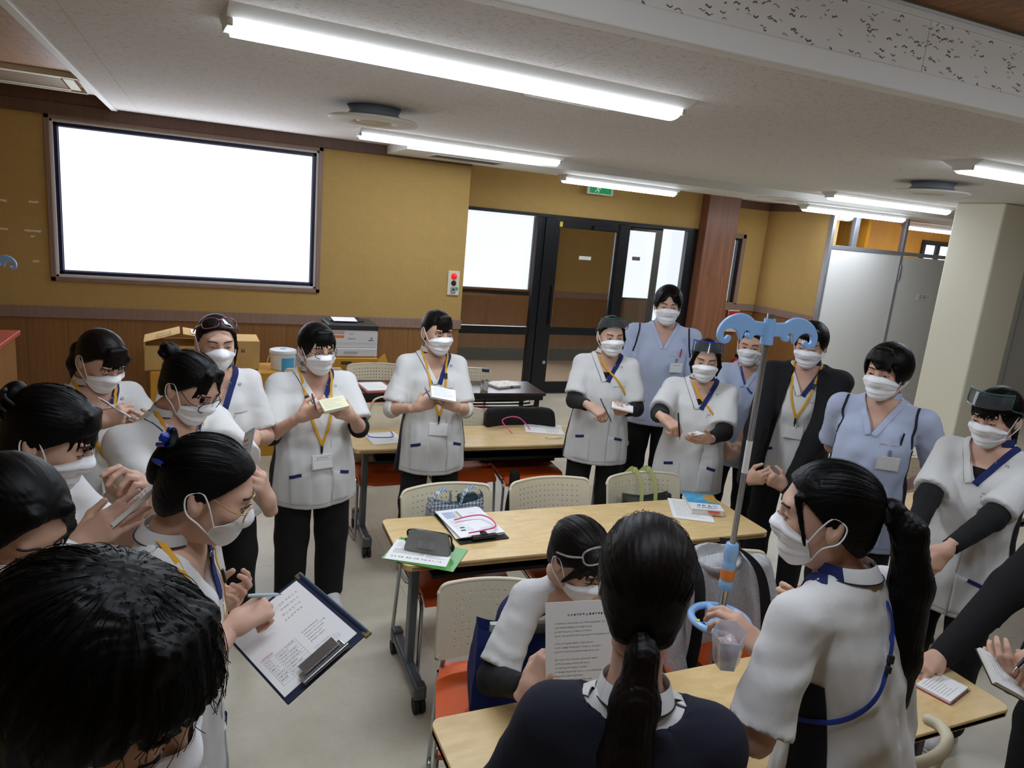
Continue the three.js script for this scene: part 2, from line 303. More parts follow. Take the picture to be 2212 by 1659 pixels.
// ---------- pillar, right back corner ----------
{
  structure('pillar', [rspan(6.11, 6.63, 0, CEIL, ZG - 0.3, ZG + 0.16, 0.01)], M.pillar);
  structure('wall_right_back', [span(6.5, 6.7, 1.27, 2.9, -8.5, -8.36), span(7.12, XR + 0.1, 1.27, 2.9, -8.5, -8.36), span(6.7, 7.12, 2.24, 2.9, -8.5, -8.36), span(6.7, 7.12, 1.1, 1.3, -8.5, -8.36)], M.yellow);
  structure('wall_right_back', [span(6.5, XR + 0.1, 0, 1.2, -8.5, -8.355)], M.wainscot);
  structure('wall_right', [span(XR, XR + 0.12, 0, 2.9, -8.36, ZP)], M.yellow);
  const wr = structure('wall_right', [span(XR - 0.004, XR, 0.0, 1.2, -8.36, ZP)], M.trimDark);
  for (let i = 0; i < 4; i++) part('wall_panel', [span(XR - 0.012, XR - 0.004, 0.24, 1.17, -8.35 + i * 0.3, -8.35 + i * 0.3 + 0.298)], M.wainscot, wr);
  structure('trim_4', [rspan(XR - 0.03, XR, 1.17, 1.27, -8.36, ZP), rspan(6.5, XR, 1.17, 1.27, -8.36, -8.335)], M.rail);
  structure('trim_5', [rspan(XR - 0.03, XR, 2.62, 2.73, -8.36, ZP), rspan(6.5, XR, 2.62, 2.73, -8.36, -8.335)], M.trimDark);
  structure('baseboard_right', [rspan(XR - 0.03, XR, 0, 0.24, -8.36, ZP), rspan(6.5, XR, 0, 0.24, -8.36, -8.335)], M.baseDark);
  const w = structure('window_5', [span(6.7, 7.05, 1.3, 2.2, -8.43, -8.42)], M.frost);
  part('window_frame', [rspan(6.68, 7.14, 2.2, 2.26, -8.45, -8.33), rspan(7.085, 7.145, 1.26, 2.26, -8.45, -8.33), rspan(6.68, 7.14, 1.245, 1.28, -8.45, -8.33)], M.rail, w);
  part('window_frame', [rspan(7.03, 7.085, 1.28, 2.2, -8.44, -8.36), rspan(6.7, 7.03, 2.17, 2.2, -8.44, -8.36), rspan(6.7, 7.03, 1.28, 1.3, -8.44, -8.36)], M.blackFrame, w, 'black sash');
  areaLight(0.33, 0.85, WINDOW_POWER, [6.87, 1.75, -8.34], [6.87, 1.75, 0], 0xeaf2ff);
}
// ---------- white partition with doors ----------
{
  const P0 = ZP - 0.03, P1 = ZP + 0.03;
  const p = structure('wall_partition', [span(7.52, 12.8, 2.2, 2.215, P0, P1)], M.alu);
  const post = (x, w = 0.05) => part('post', [rspan(x - w / 2, x + w / 2, 0, 2.73, P0 - 0.005, P1 + 0.005, 0.003)], M.alu, p);
  for (const x of [7.51, 8.84, 10.38, 11.63]) post(x);
  part('post', [rspan(7.88, 7.96, 2.2, 2.73, P0, P1)], M.alu, p);
  part('rail', [rspan(7.53, 12.8, 2.165, 2.215, P0, P1 + 0.004, 0.003)], M.alu, p);
  part('rail', [rspan(7.53, 12.8, 2.65, 2.73, P0, P1 + 0.004, 0.003)], M.alu, p);
  part('wall_panel', [span(7.535, 8.815, 0, 2.165, P0 + 0.01, P1 - 0.008)], M.partition, p);
  part('wall_panel', [span(10.145, 10.355, 0, 2.165, P0 + 0.01, P1 - 0.008)], M.partition, p);
  part('wall_panel', [span(10.405, 11.605, 0, 2.165, P0 + 0.01, P1 - 0.008)], M.partition, p);
  part('wall_panel', [span(11.655, 12.8, 0, 2.165, P0 + 0.01, P1 - 0.008)], M.partition, p);
  for (const [a, b] of [[7.535, 7.88], [7.96, 8.815], [8.865, 10.355], [10.405, 11.605], [11.655, 12.8]]) part('glass_pane', [span(a, b, 2.215, 2.65, ZP - 0.004, ZP + 0.004)], M.glass, p);
  const d = structure('door_3', [span(8.87, 10.13, 0.01, 2.155, P0, P1 - 0.002)], M.partition);
  part('door_edge', [span(10.131, 10.144, 0, 2.165, P0, P1 - 0.012)], std(0x3c3c42, 0.5), d);
  part('door_handle', [at(new THREE.CylinderGeometry(0.035, 0.035, 0.012, 20), 10.02, 0.88, P1 + 0.004, Math.PI / 2), tube([[10.02, 0.88, P1], [10.02, 0.88, P1 + 0.05], [9.98, 0.88, P1 + 0.06], [9.86, 0.885, P1 + 0.06]], 0.011, 20)], M.alu, d);
  part('door_lock', [at(new THREE.CylinderGeometry(0.032, 0.032, 0.014, 20), 10.02, 1.0, P1 + 0.004, Math.PI / 2)], M.alu, d);
  for (const y of [1.93, 0.3]) part('hinge', [rspan(8.85, 8.885, y - 0.1, y + 0.1, P1 - 0.005, P1 + 0.012, 0.004)], M.alu, d);
  const s = part('door_sign', [at(sheet(0.28, 0.09, 0.003), 9.45, 1.615, P1 + 0.001, Math.PI / 2)], std(0xffffff, 0.6, {
    map: canvasTex(256, 84, (c) => {
      c.fillStyle = '#e2e0dc'; c.fillRect(0, 0, 256, 84); c.strokeStyle = '#222'; c.lineWidth = 4; const L = (...q) => { c.beginPath(); c.moveTo(q[0], q[1]); for (let i = 2; i < q.length; i += 2) c.lineTo(q[i], q[i + 1]); c.stroke(); };
      L(64, 12, 40, 30); L(64, 12, 90, 30); L(52, 32, 78, 32, 78, 44, 50, 44); L(50, 32, 48, 56, 40, 68); L(54, 52, 80, 52, 80, 68, 54, 68, 54, 52);
      L(108, 20, 156, 20); L(132, 12, 132, 20); L(110, 20, 108, 50, 102, 66); L(118, 30, 152, 30); L(121, 38, 149, 38, 149, 52, 121, 52, 121, 38); L(135, 26, 135, 70); L(116, 60, 154, 60);
      c.fillStyle = '#222'; c.font = '44px sans-serif'; c.fillText('(1)', 172, 60);
    })
  }));
  tag(s, 'white name plate with black characters on the white partition door', 'sign');
  // the room behind: amber wall and ceiling line seen through the transom panes
  structure('wall_behind', [span(8.2, 8.26, 0, CEIL, -9.3, ZP - 0.05)], M.amberBoard);
  structure('wall_behind', [span(8.26, 12.8, 0, CEIL, -9.36, -9.3)], M.amberBoard);
  structure('wall_behind', [span(7.62, 8.2, 0, CEIL, -8.9, -8.84)], M.yellow);
  const w = structure('window_6', [span(12.0, 12.7, 1.6, 2.45, -9.3, -9.29)], M.frost);
  part('window_frame', [rspan(11.95, 12.75, 2.42, 2.5, -9.3, -9.25), rspan(12.3, 12.4, 1.6, 2.45, -9.3, -9.25), rspan(11.95, 12.02, 1.6, 2.45, -9.3, -9.25)], M.blackFrame, w);
  structure('column', [rspan(7.20, 7.72, 0, CEIL, -5.3, -4.78, 0.02)], M.cream);
}
// ---------- outer shell (outside the frame) ----------
structure('wall_left', [span(-2.7, -2.6, 0, 3.1, -7.3, 3.2)], M.yellow);
structure('wall_front', [span(-2.7, 12.9, 0, 3.1, 3.2, 3.3)], M.yellow);
structure('wall_far_right', [span(12.8, 12.9, 0, 3.1, -11.4, 3.2)], M.partition);
structure('wall_shell', [span(6.5, 12.8, 0, 3.1, -11.4, -11.3), span(-2.7, 12.9, 2.9, 3.1, -11.4, -2.25)], M.whitePaint);

// ---------- ceiling lamps ----------
function makeLamp(label, L, [x, y, z], turn, w = 0.23) {
  const t = thing('ceiling_lamp', label, 'lamp', [x, y, z], turn, 'white linear ceiling lamps');
  const sh = new THREE.Shape(); sh.moveTo(-w / 2, 0); sh.lineTo(w / 2, 0); sh.lineTo(w * 0.27, -0.034); sh.lineTo(-w * 0.27, -0.034); sh.closePath();
  part('base', [at(extrude(sh, L, 0), -L / 2, 0, 0, 0, Math.PI / 2)], M.whitePaint, t);
  const s2 = new THREE.Shape(), r = w * 0.25; s2.moveTo(-r, 0); s2.bezierCurveTo(-r, -0.03, -r * 0.7, -0.046, 0, -0.048); s2.bezierCurveTo(r * 0.7, -0.046, r, -0.03, r, 0); s2.closePath();
  part('diffuser', [at(extrude(s2, L - 0.05, 0.0, { curveSegments: 8 }), -L / 2 + 0.025, -0.034, 0, 0, Math.PI / 2)], M.tubeGlow, t);
  for (const k of [-1, 1]) part('end_cap', [rbox(0.022, 0.03, w * 0.5, k * (L / 2 - 0.012), -0.045, 0, 0.004)], M.whitePaint, t);
  const l = areaLight(L - 0.06, w * 0.45, LAMP_POWER, [x, y - 0.09, z], [x, 0, z], 0xe6f1ff);
  l.rotation.set(-Math.PI / 2, 0, 0); l.rotation.order = 'YXZ'; l.rotation.set(-Math.PI / 2, turn, 0);
  return t;
}
makeLamp('long bright ceiling lamp nearest the camera across the top', 2.05, [1.09, CEIL, -3.02], 0.08, 0.30);
makeLamp('ceiling lamp beside the round air vent, above the standing women', 1.86, [2.05, CEIL, -6.06], 0.07);
makeLamp('ceiling lamp hiding the green exit sign above the glass door', 1.5, [4.18, 2.652, -7.0], 0.07);
makeLamp('longer of the two parallel ceiling lamps in front of the white partition', 1.8, [6.95, CEIL, -5.88], -0.02);
makeLamp('shorter ceiling lamp touching the top of the yellow right wall', 1.62, [7.45, 2.652, -6.8], -0.05);
makeLamp('ceiling lamp cut by the right edge of the picture', 1.8, [5.25, CEIL, -3.2], -0.02, 0.28);
// lamps outside the frame, behind the camera (they light the backs of the nearest people)
makeLamp('ceiling lamp on the wooden ceiling behind the camera, left', 1.8, [0.6, 3.03, -0.9], 0);
makeLamp('ceiling lamp on the wooden ceiling behind the camera, right', 1.8, [3.2, 3.03, -0.7], 0);
// lamps of the room behind the partition
makeLamp('ceiling lamp seen through the amber transom behind the cream column', 1.4, [10.9, CEIL - 0.06, -8.3], 0, 0.2);
makeLamp('ceiling lamp seen through the transom near the right edge', 1.2, [12.0, CEIL - 0.12, -7.9], 0, 0.2);

// ---------- round and square air vents ----------
{
  const mk = (label, x, y, z) => {
    const t = thing('air_vent', label, 'vent', [x, y, z], 0.2, 'round ceiling air vents');
    part('neck', [lathe([[0.001, 0], [0.17, 0], [0.15, -0.035], [0.19, -0.075], [0.001, -0.075]])], std(0x7d8288, 0.6), t);
    part('ring', [lathe([[0.13, -0.075], [0.27, -0.072], [0.285, -0.08], [0.27, -0.092], [0.15, -0.096], [0.13, -0.085], [0.13, -0.075]])], M.whitePaint, t);
    part('core', [lathe([[0.001, -0.07], [0.1, -0.07], [0.11, -0.085], [0.09, -0.092], [0.001, -0.094]])], std(0xc9b79a, 0.5), t);
  };
  mk('round white air vent above the big window, left of the middle', 0.99, CEIL, -4.75);
  mk('larger round white air vent on the right of the ceiling', 5.45, CEIL, -4.25);
  mk('small far round air vent in front of the brown pillar top', 6.05, CEIL, -6.55);
  const t = thing('ceiling_grille', 'flat white slatted ceiling grille beside the nearest long lamp', 'vent', [1.73, CEIL, -3.42], 0.08);
  part('frame', [rbox(0.52, 0.012, 0.02, 0, -0.004, 0.1), rbox(0.52, 0.012, 0.02, 0, -0.004, -0.1), rbox(0.02, 0.012, 0.22, 0.25, -0.004, 0), rbox(0.02, 0.012, 0.22, -0.25, -0.004, 0)], M.whitePaint, t);
  for (let i = 0; i < 9; i++) part('slat', [at(new THREE.BoxGeometry(0.48, 0.002, 0.02), 0, -0.004, -0.08 + i * 0.02, 0.5)], M.cream, t);
  const g2 = thing('ceiling_grille', 'white ceiling grille in the lowered slab behind the second lamp', 'vent', [2.25, 2.652, -6.6], 0.05);
  part('frame', [rbox(0.7, 0.012, 0.03, 0, -0.004, 0.14), rbox(0.7, 0.012, 0.03, 0, -0.004, -0.14), rbox(0.03, 0.012, 0.3, 0.34, -0.004, 0), rbox(0.03, 0.012, 0.3, -0.34, -0.004, 0)], M.whitePaint, g2);
  for (let i = 0; i < 6; i++) part('slat', [at(new THREE.BoxGeometry(0.66, 0.002, 0.04), 0, -0.002, -0.11 + i * 0.044, 0.5)], std(0x9a9b96, 0.6), g2);
  const e = thing('exit_sign', 'green exit sign half hidden behind a ceiling lamp', 'sign', [4.46, 2.62, -7.95]);
  part('panel', [rbox(0.36, 0.14, 0.03)], M.whitePaint, e);
  part('picture', [at(sheet(0.3, 0.11, 0.002), 0, 0, 0.0165, Math.PI / 2)], std(0xffffff, 0.5, { emissive: 0x0a8a4a, emissiveIntensity: 0.15, map: canvasTex(256, 96, (c) => { c.fillStyle = '#0b9a55'; c.fillRect(0, 0, 256, 96); c.strokeStyle = '#fff'; c.lineWidth = 10; c.beginPath(); c.arc(110, 22, 7, 0, 7); c.moveTo(104, 36); c.lineTo(90, 60); c.lineTo(112, 66); c.lineTo(100, 88); c.moveTo(90, 60); c.lineTo(62, 80); c.moveTo(104, 36); c.lineTo(130, 52); c.moveTo(100, 40); c.lineTo(78, 46); c.stroke(); }) }), e);
  const ac = thing('air_conditioner', 'ceiling air conditioner cassette in the pale wooden ceiling', 'air conditioner', [-1.25, CEIL + 0.12, -6.55], 0.05);
  part('frame', [rbox(0.95, 0.04, 0.06, 0, -0.02, 0.42), rbox(0.95, 0.04, 0.06, 0, -0.02, -0.42), rbox(0.06, 0.04, 0.9, 0.45, -0.02, 0), rbox(0.06, 0.04, 0.9, -0.45, -0.02, 0)], M.cream, ac);
  part('grille', [rbox(0.6, 0.03, 0.6, 0, -0.015, 0)], std(0x8a7660, 0.6), ac);
  for (let k = 0; k < 4; k++) part('flap', [at(rbox(0.62, 0.008, 0.07, 0, 0, 0.35), 0, -0.03, 0, 0, k * Math.PI / 2)], M.cream, ac);
}

// ---------- furniture ----------
M.table = std(0xffffff, 0.36, { map: woodTex([232, 204, 150], [206, 172, 116], 0.7, 3.2, 1.0) }); M.table.map.rotation = Math.PI / 2;
M.tableEdge = std(0xb4905c, 0.5);
M.darkWood = std(0xffffff, 0.3, { map: woodTex([74, 48, 36], [48, 30, 24], 0.7, 3, 1.0, 256) }); M.darkWood.map.rotation = Math.PI / 2;
M.steel = std(0x63666a, 0.4, { metalness: 0.5 });
M.black = std(0x0b0b0c, 0.55);
M.rubber = std(0x121213, 0.7);
M.chrome = std(0xaeb2b6, 0.22, { metalness: 0.9 });
M.beigePlastic = std(0xd9d0b4, 0.42);
M.orange = phys(0xd2540f, 0.45, { clearcoat: 0.15, clearcoatRoughness: 0.4 });
const white = std(0xf2f2ef, 0.7), paper = std(0xf0efec, 0.85);

function makeTable(label, L, pos, turn, D = 0.47) {
  const t = thing('folding_table', label, 'table', pos, turn);
  const s = rrect(L, D, 0.03);
  part('table_top', [at(extrude(s, 0.02, 0.003), 0, 0.679, 0, -Math.PI / 2)], M.table, t);
  part('edge_band', [at(extrude(rrect(L + 0.004, D + 0.004, 0.032), 0.016, 0.001), 0, 0.676, 0, -Math.PI / 2)], M.tableEdge, t);
  part('shelf', [rbox(L - 0.3, 0.02, 0.3, 0, 0.58, -0.02, 0.004), rbox(L - 0.2, 0.05, 0.03, 0, 0.65, 0.1), rbox(L - 0.2, 0.05, 0.03, 0, 0.65, -0.1), rbox(L - 0.3, 0.07, 0.012, 0, 0.61, -0.17)], M.black, t);
  for (const k of [-1, 1]) {
    const x = k * (L / 2 - 0.1);
    const leg = part('leg', [rbox(0.035, 0.58, 0.06, x, 0.38, 0.02, 0.006), rbox(0.05, 0.02, 0.4, x, 0.668, 0, 0.004)], M.steel, t);
    part('foot', [rbox(0.05, 0.045, 0.48, x, 0.1, 0, 0.012), rbox(0.056, 0.07, 0.06, x, 0.1, 0.22, 0.014), rbox(0.056, 0.07, 0.06, x, 0.1, -0.22, 0.014)], M.steel, leg);
    for (const z of [0.225, -0.225]) part('caster', [at(new THREE.CylinderGeometry(0.034, 0.034, 0.02, 20), x - 0.014, 0.034, z, 0, 0, Math.PI / 2), at(new THREE.CylinderGeometry(0.034, 0.034, 0.02, 20), x + 0.014, 0.034, z, 0, 0, Math.PI / 2), rbox(0.02, 0.05, 0.03, x, 0.06, z)], M.rubber, leg);
  }
  return t;
}
const T2 = [1.68, 0, -2.795], T1 = [1.77, 0, -4.265], T3 = [1.495, 0, -1.44], T4 = [4.5, 0, -2.62];
makeTable('light wood folding table in the middle, holding the open binder and grey pouch', 1.86, T2, -0.025);
makeTable('light wood folding table behind the standing women, holding pink and blue face shields', 1.88, T1, -0.04, 0.45);
makeTable('light wood folding table nearest the camera, between the seated woman and the navy cardigan', 1.82, T3, 0.0);
makeTable('light wood folding table on the right behind the man with his hands behind him', 1.8, T4, 0.05);
{
  const t = thing('dark_table', 'dark brown folding table near the glass front with a bottle on it', 'table', [1.93, 0, -5.66], -0.05);
  part('table_top', [rbox(1.6, 0.026, 0.46, 0, 0.687, 0, 0.005)], M.darkWood, t);
  part('apron', [rbox(1.56, 0.04, 0.02, 0, 0.655, 0.21), rbox(1.56, 0.04, 0.02, 0, 0.655, -0.21)], M.black, t);
  for (let i = 0; i < 4; i++) part('shelf_bar', [tube([[-0.68, 0.56, -0.15 + i * 0.1], [0.62, 0.56, -0.15 + i * 0.1], [0.72, 0.6, -0.15 + i * 0.1]], 0.008, 24)], M.black, t);
  for (const k of [-1, 1]) for (const z of [-0.18, 0.18]) part('leg', [rbox(0.035, 0.65, 0.035, k * 0.74, 0.33, z)], M.black, t);
  for (const k of [-1, 1]) part('brace', [rbox(0.03, 0.03, 0.36, k * 0.74, 0.12, 0)], M.black, t);
}
// stacking chair with a perforated plastic back; faces +z
const chairBack = (() => {                                 // perforated shell: a grid of cells, the middle ones with an octagonal hole
  const NX = 18, NY = 10, W = 0.47, H = 0.27, pos = [], map = (u, v, t) => {
    const c = 0.035, x0 = (u - 0.5) * W, y0 = v * H, ey = Math.min(1, Math.max(0, (Math.abs(x0) - (W / 2 - c)) / c)), cut = c * (1 - Math.sqrt(Math.max(0, 1 - ey * ey)));
    const y = clamp(y0, cut * 0.5, H - cut) , x = x0 * (1 - 0.02 * (1 - v));
    return [x, y + 0.004 * Math.cos(x * 6), 1.15 * x * x - 0.06 * v + t];
  };
  const quad = (a, b, c, d) => pos.push(...a, ...b, ...c, ...a, ...c, ...d);
  const T0 = 0, T1 = 0.013;
  for (let j = 0; j < NY; j++) for (let i = 0; i < NX; i++) {
    const u0 = i / NX, u1 = (i + 1) / NX, v0 = j / NY, v1 = (j + 1) / NY, um = (u0 + u1) / 2, vm = (v0 + v1) / 2, hole = i > 1 && i < NX - 2 && j > 0 && j < NY - 1;
    const ring = [[u0, v0], [um, v0], [u1, v0], [u1, vm], [u1, v1], [um, v1], [u0, v1], [u0, vm]];
    if (!hole) { quad(map(u0, v0, T1), map(u1, v0, T1), map(u1, v1, T1), map(u0, v1, T1)); quad(map(u0, v0, T0), map(u0, v1, T0), map(u1, v1, T0), map(u1, v0, T0)); }
    else for (let k = 0; k < 8; k++) {
      const a = ring[k], b = ring[(k + 1) % 8], an = (k) => (-135 + 45 * k) * D2R, r = 0.0048, h = (k) => [um + r / W * Math.cos(an(k)), vm + r / H * Math.sin(an(k))], p = h(k), q = h(k + 1);
      quad(map(...a, T1), map(...b, T1), map(...q, T1), map(...p, T1)); quad(map(...a, T0), map(...p, T0), map(...q, T0), map(...b, T0)); quad(map(...p, T1), map(...q, T1), map(...q, T0), map(...p, T0));
    }
  }
  for (let i = 0; i < NX; i++) for (const [v, f] of [[0, 0], [1, 1]]) { const a = i / NX, b = (i + 1) / NX, p = [map(a, v, T0), map(b, v, T0), map(b, v, T1), map(a, v, T1)]; f ? quad(p[3], p[2], p[1], p[0]) : quad(...p); }
  for (let j = 0; j < NY; j++) for (const [u, f] of [[0, 0], [1, 1]]) { const a = j / NY, b = (j + 1) / NY, p = [map(u, a, T0), map(u, b, T0), map(u, b, T1), map(u, a, T1)]; f ? quad(...p) : quad(p[3], p[2], p[1], p[0]); }
  let g = new THREE.BufferGeometry(); g.setAttribute('position', new THREE.BufferAttribute(new Float32Array(pos), 3)); g.computeVertexNormals(); 
  const rim = []; for (let k = 0; k <= 40; k++) { const u = k / 40; rim.push(map(u, 1, 0.0065)); }
  return merge([g, tube(rim, 0.0085, 60, 8), tube(rim.map((_, k) => map(0.004, k / 40, 0.0065)), 0.0075, 30, 8), tube(rim.map((_, k) => map(0.996, k / 40, 0.0065)), 0.0075, 30, 8)]);
})();
const chairSeat = (() => {
  const g = new THREE.BoxGeometry(0.45, 0.045, 0.44, 18, 4, 20), p = g.attributes.position;
  for (let i = 0; i < p.count; i++) {
    let x = p.getX(i), y = p.getY(i), z = p.getZ(i);
    const ex = Math.pow(Math.abs(x / 0.225), 6), ez = Math.pow(Math.abs(z / 0.22), 6), e = Math.min(1, ex + ez);
    y = y * (1 - 0.55 * e); const k = 1 - 0.05 * Math.min(1, ex * ez * 8); x *= k; z *= k;
    y += -0.012 * Math.cos(x * 6) * Math.cos((z + 0.05) * 5) + 0.012 - 0.05 * Math.pow(Math.max(0, (z - 0.1) / 0.12), 2) + 0.02 * Math.pow(Math.max(0, (-z - 0.1) / 0.12), 2);
    p.setXYZ(i, x, y, z);
  }
  g.computeVertexNormals(); return g;
})();
function makeChair(label, pos, turn, group) {
  const t = thing('stacking_chair', label, 'chair', pos, turn, group);
  part('seat', [at(chairSeat.clone(), 0, 0.43, 0.0)], M.orange, t);
  part('backrest', [at(chairBack.clone(), 0, 0.515, -0.2)], M.beigePlastic, t);
  for (const k of [-1, 1]) part('side_frame', [bentTube([[k * 0.2, 0.56, -0.185], [k * 0.2, 0.47, -0.2], [k * 0.21, 0.41, -0.16], [k * 0.215, 0.395, 0.17], [k * 0.225, 0.012, 0.2], [k * 0.225, 0.012, -0.24], [k * 0.212, 0.43, -0.2]], 0.0095, 0.04, 8, 60)], M.chrome, t);
  part('cross_bar', [at(new THREE.CylinderGeometry(0.008, 0.008, 0.42, 10), 0, 0.398, 0.1, 0, 0, Math.PI / 2)], M.chrome, t);
  part('cross_bar', [at(new THREE.CylinderGeometry(0.008, 0.008, 0.42, 10), 0, 0.405, -0.14, 0, 0, Math.PI / 2)], M.chrome, t);
  return t;
}
const chairs = [
  ['beige and orange chair behind the middle table, holding the checked bag', [1.11, 0, -2.98], 0.02],
  ['empty beige and orange chair at the centre of the middle table', [1.68, 0, -2.98], 0],
  ['beige and orange chair at the right of the middle table with a green bag strap', [2.25, 0, -2.97], -0.03],
  ['orange chair at the left end of the back table, carrying the canvas tote', [1.11, 0, -4.5], 0.03],
  ['orange chair at the back table, hidden behind the tall woman in the middle', [1.6, 0, -4.42], 0],
  ['orange chair turned out from the back table with a black coat on its back', [2.07, 0, -4.3], -0.08],
  ['beige chair in front carrying the navy tote bag', [0.95, 0, -2.0], -0.3],
  ['chair under the seated woman who reads the handout', [1.45, 0, -1.95], -0.02],
  ['chair with a grey hooded jacket hanging over its back', [2.04, 0, -2.0], 0.04],
  ['orange chair behind the dark table', [2.2, 0, -5.75], 0.1],
  ['beige chair behind the dark table, left, near the printer', [1.38, 0, -5.93], 0.06],
  ['orange chair at the table on the right', [4.3, 0, -2.95], 0.05],
];
let chair0 = null;
for (const [label, pos, turn] of chairs) if (!chair0) chair0 = makeChair(label, pos, turn, 'beige and orange stacking chairs'); else copyOf(chair0, label, pos, turn);
{
  // small cream chair at the bottom right, pushed to the nearest table
  const t = thing('tub_chair', 'cream moulded chair at the bottom right, its curved back rim pushed near the table', 'chair', [1.81, 0, -1.15], 0);
  const ring = []; for (let i = 0; i <= 14; i++) { const a = Math.PI * (-0.1 + 1.2 * i / 14); ring.push([0.15 * Math.cos(a), 0.765 + 0.012 * Math.cos(a), 0.0 + 0.085 * Math.sin(a)]); }
  part('back_rim', [tube(ring, 0.017, 60, 10), at(new THREE.SphereGeometry(0.017, 12, 8), ...ring[0]), at(new THREE.SphereGeometry(0.017, 12, 8), ...ring[14])], M.beigePlastic, t);
  part('seat', [at(chairSeat.clone().scale(0.66, 1, 0.66), 0, 0.43, -0.08)], M.beigePlastic, t);
  for (const k of [-1, 1]) { for (const z of [-0.2, 0.04]) part('leg', [tube([[k * 0.12, 0.42, z], [k * 0.14, 0.01, z * 1.15 - 0.01]], 0.011, 8)], M.chrome, t); part('post', [tube([[k * 0.125, 0.76, 0.05], [k * 0.12, 0.43, 0.0]], 0.012, 8)], M.beigePlastic, t); }
}
{
  const t = thing('wooden_chair', 'pale wooden chair behind the short-haired woman, its top rail beside her head', 'chair', [0.79, 0, -5.3], 0.1);
  const pale = std(0xdcb98a, 0.5);
  part('top_rail', [rbox(0.42, 0.13, 0.025, 0, 0.83, -0.19, 0.012)], pale, t);
  for (const k of [-1, 1]) { part('leg', [rbox(0.035, 0.88, 0.035, k * 0.2, 0.44, -0.19, 0.008)], pale, t); part('leg', [rbox(0.035, 0.43, 0.035, k * 0.2, 0.215, 0.18, 0.008)], pale, t); }
  part('seat', [rbox(0.44, 0.04, 0.42, 0, 0.44, 0, 0.012)], pale, t);
}
{
  const t = thing('counter', 'wooden counter with a red top at the left edge against the back wall', 'counter', [-1.85, 0, -5.75]);
  part('body', [rbox(1.16, 0.98, 0.8, 0, 0.49, 0, 0.004)], M.wainscot, t);
  part('top', [rbox(1.22, 0.035, 0.86, 0, 1.0, 0, 0.006)], std(0xb0482c, 0.5), t);
}
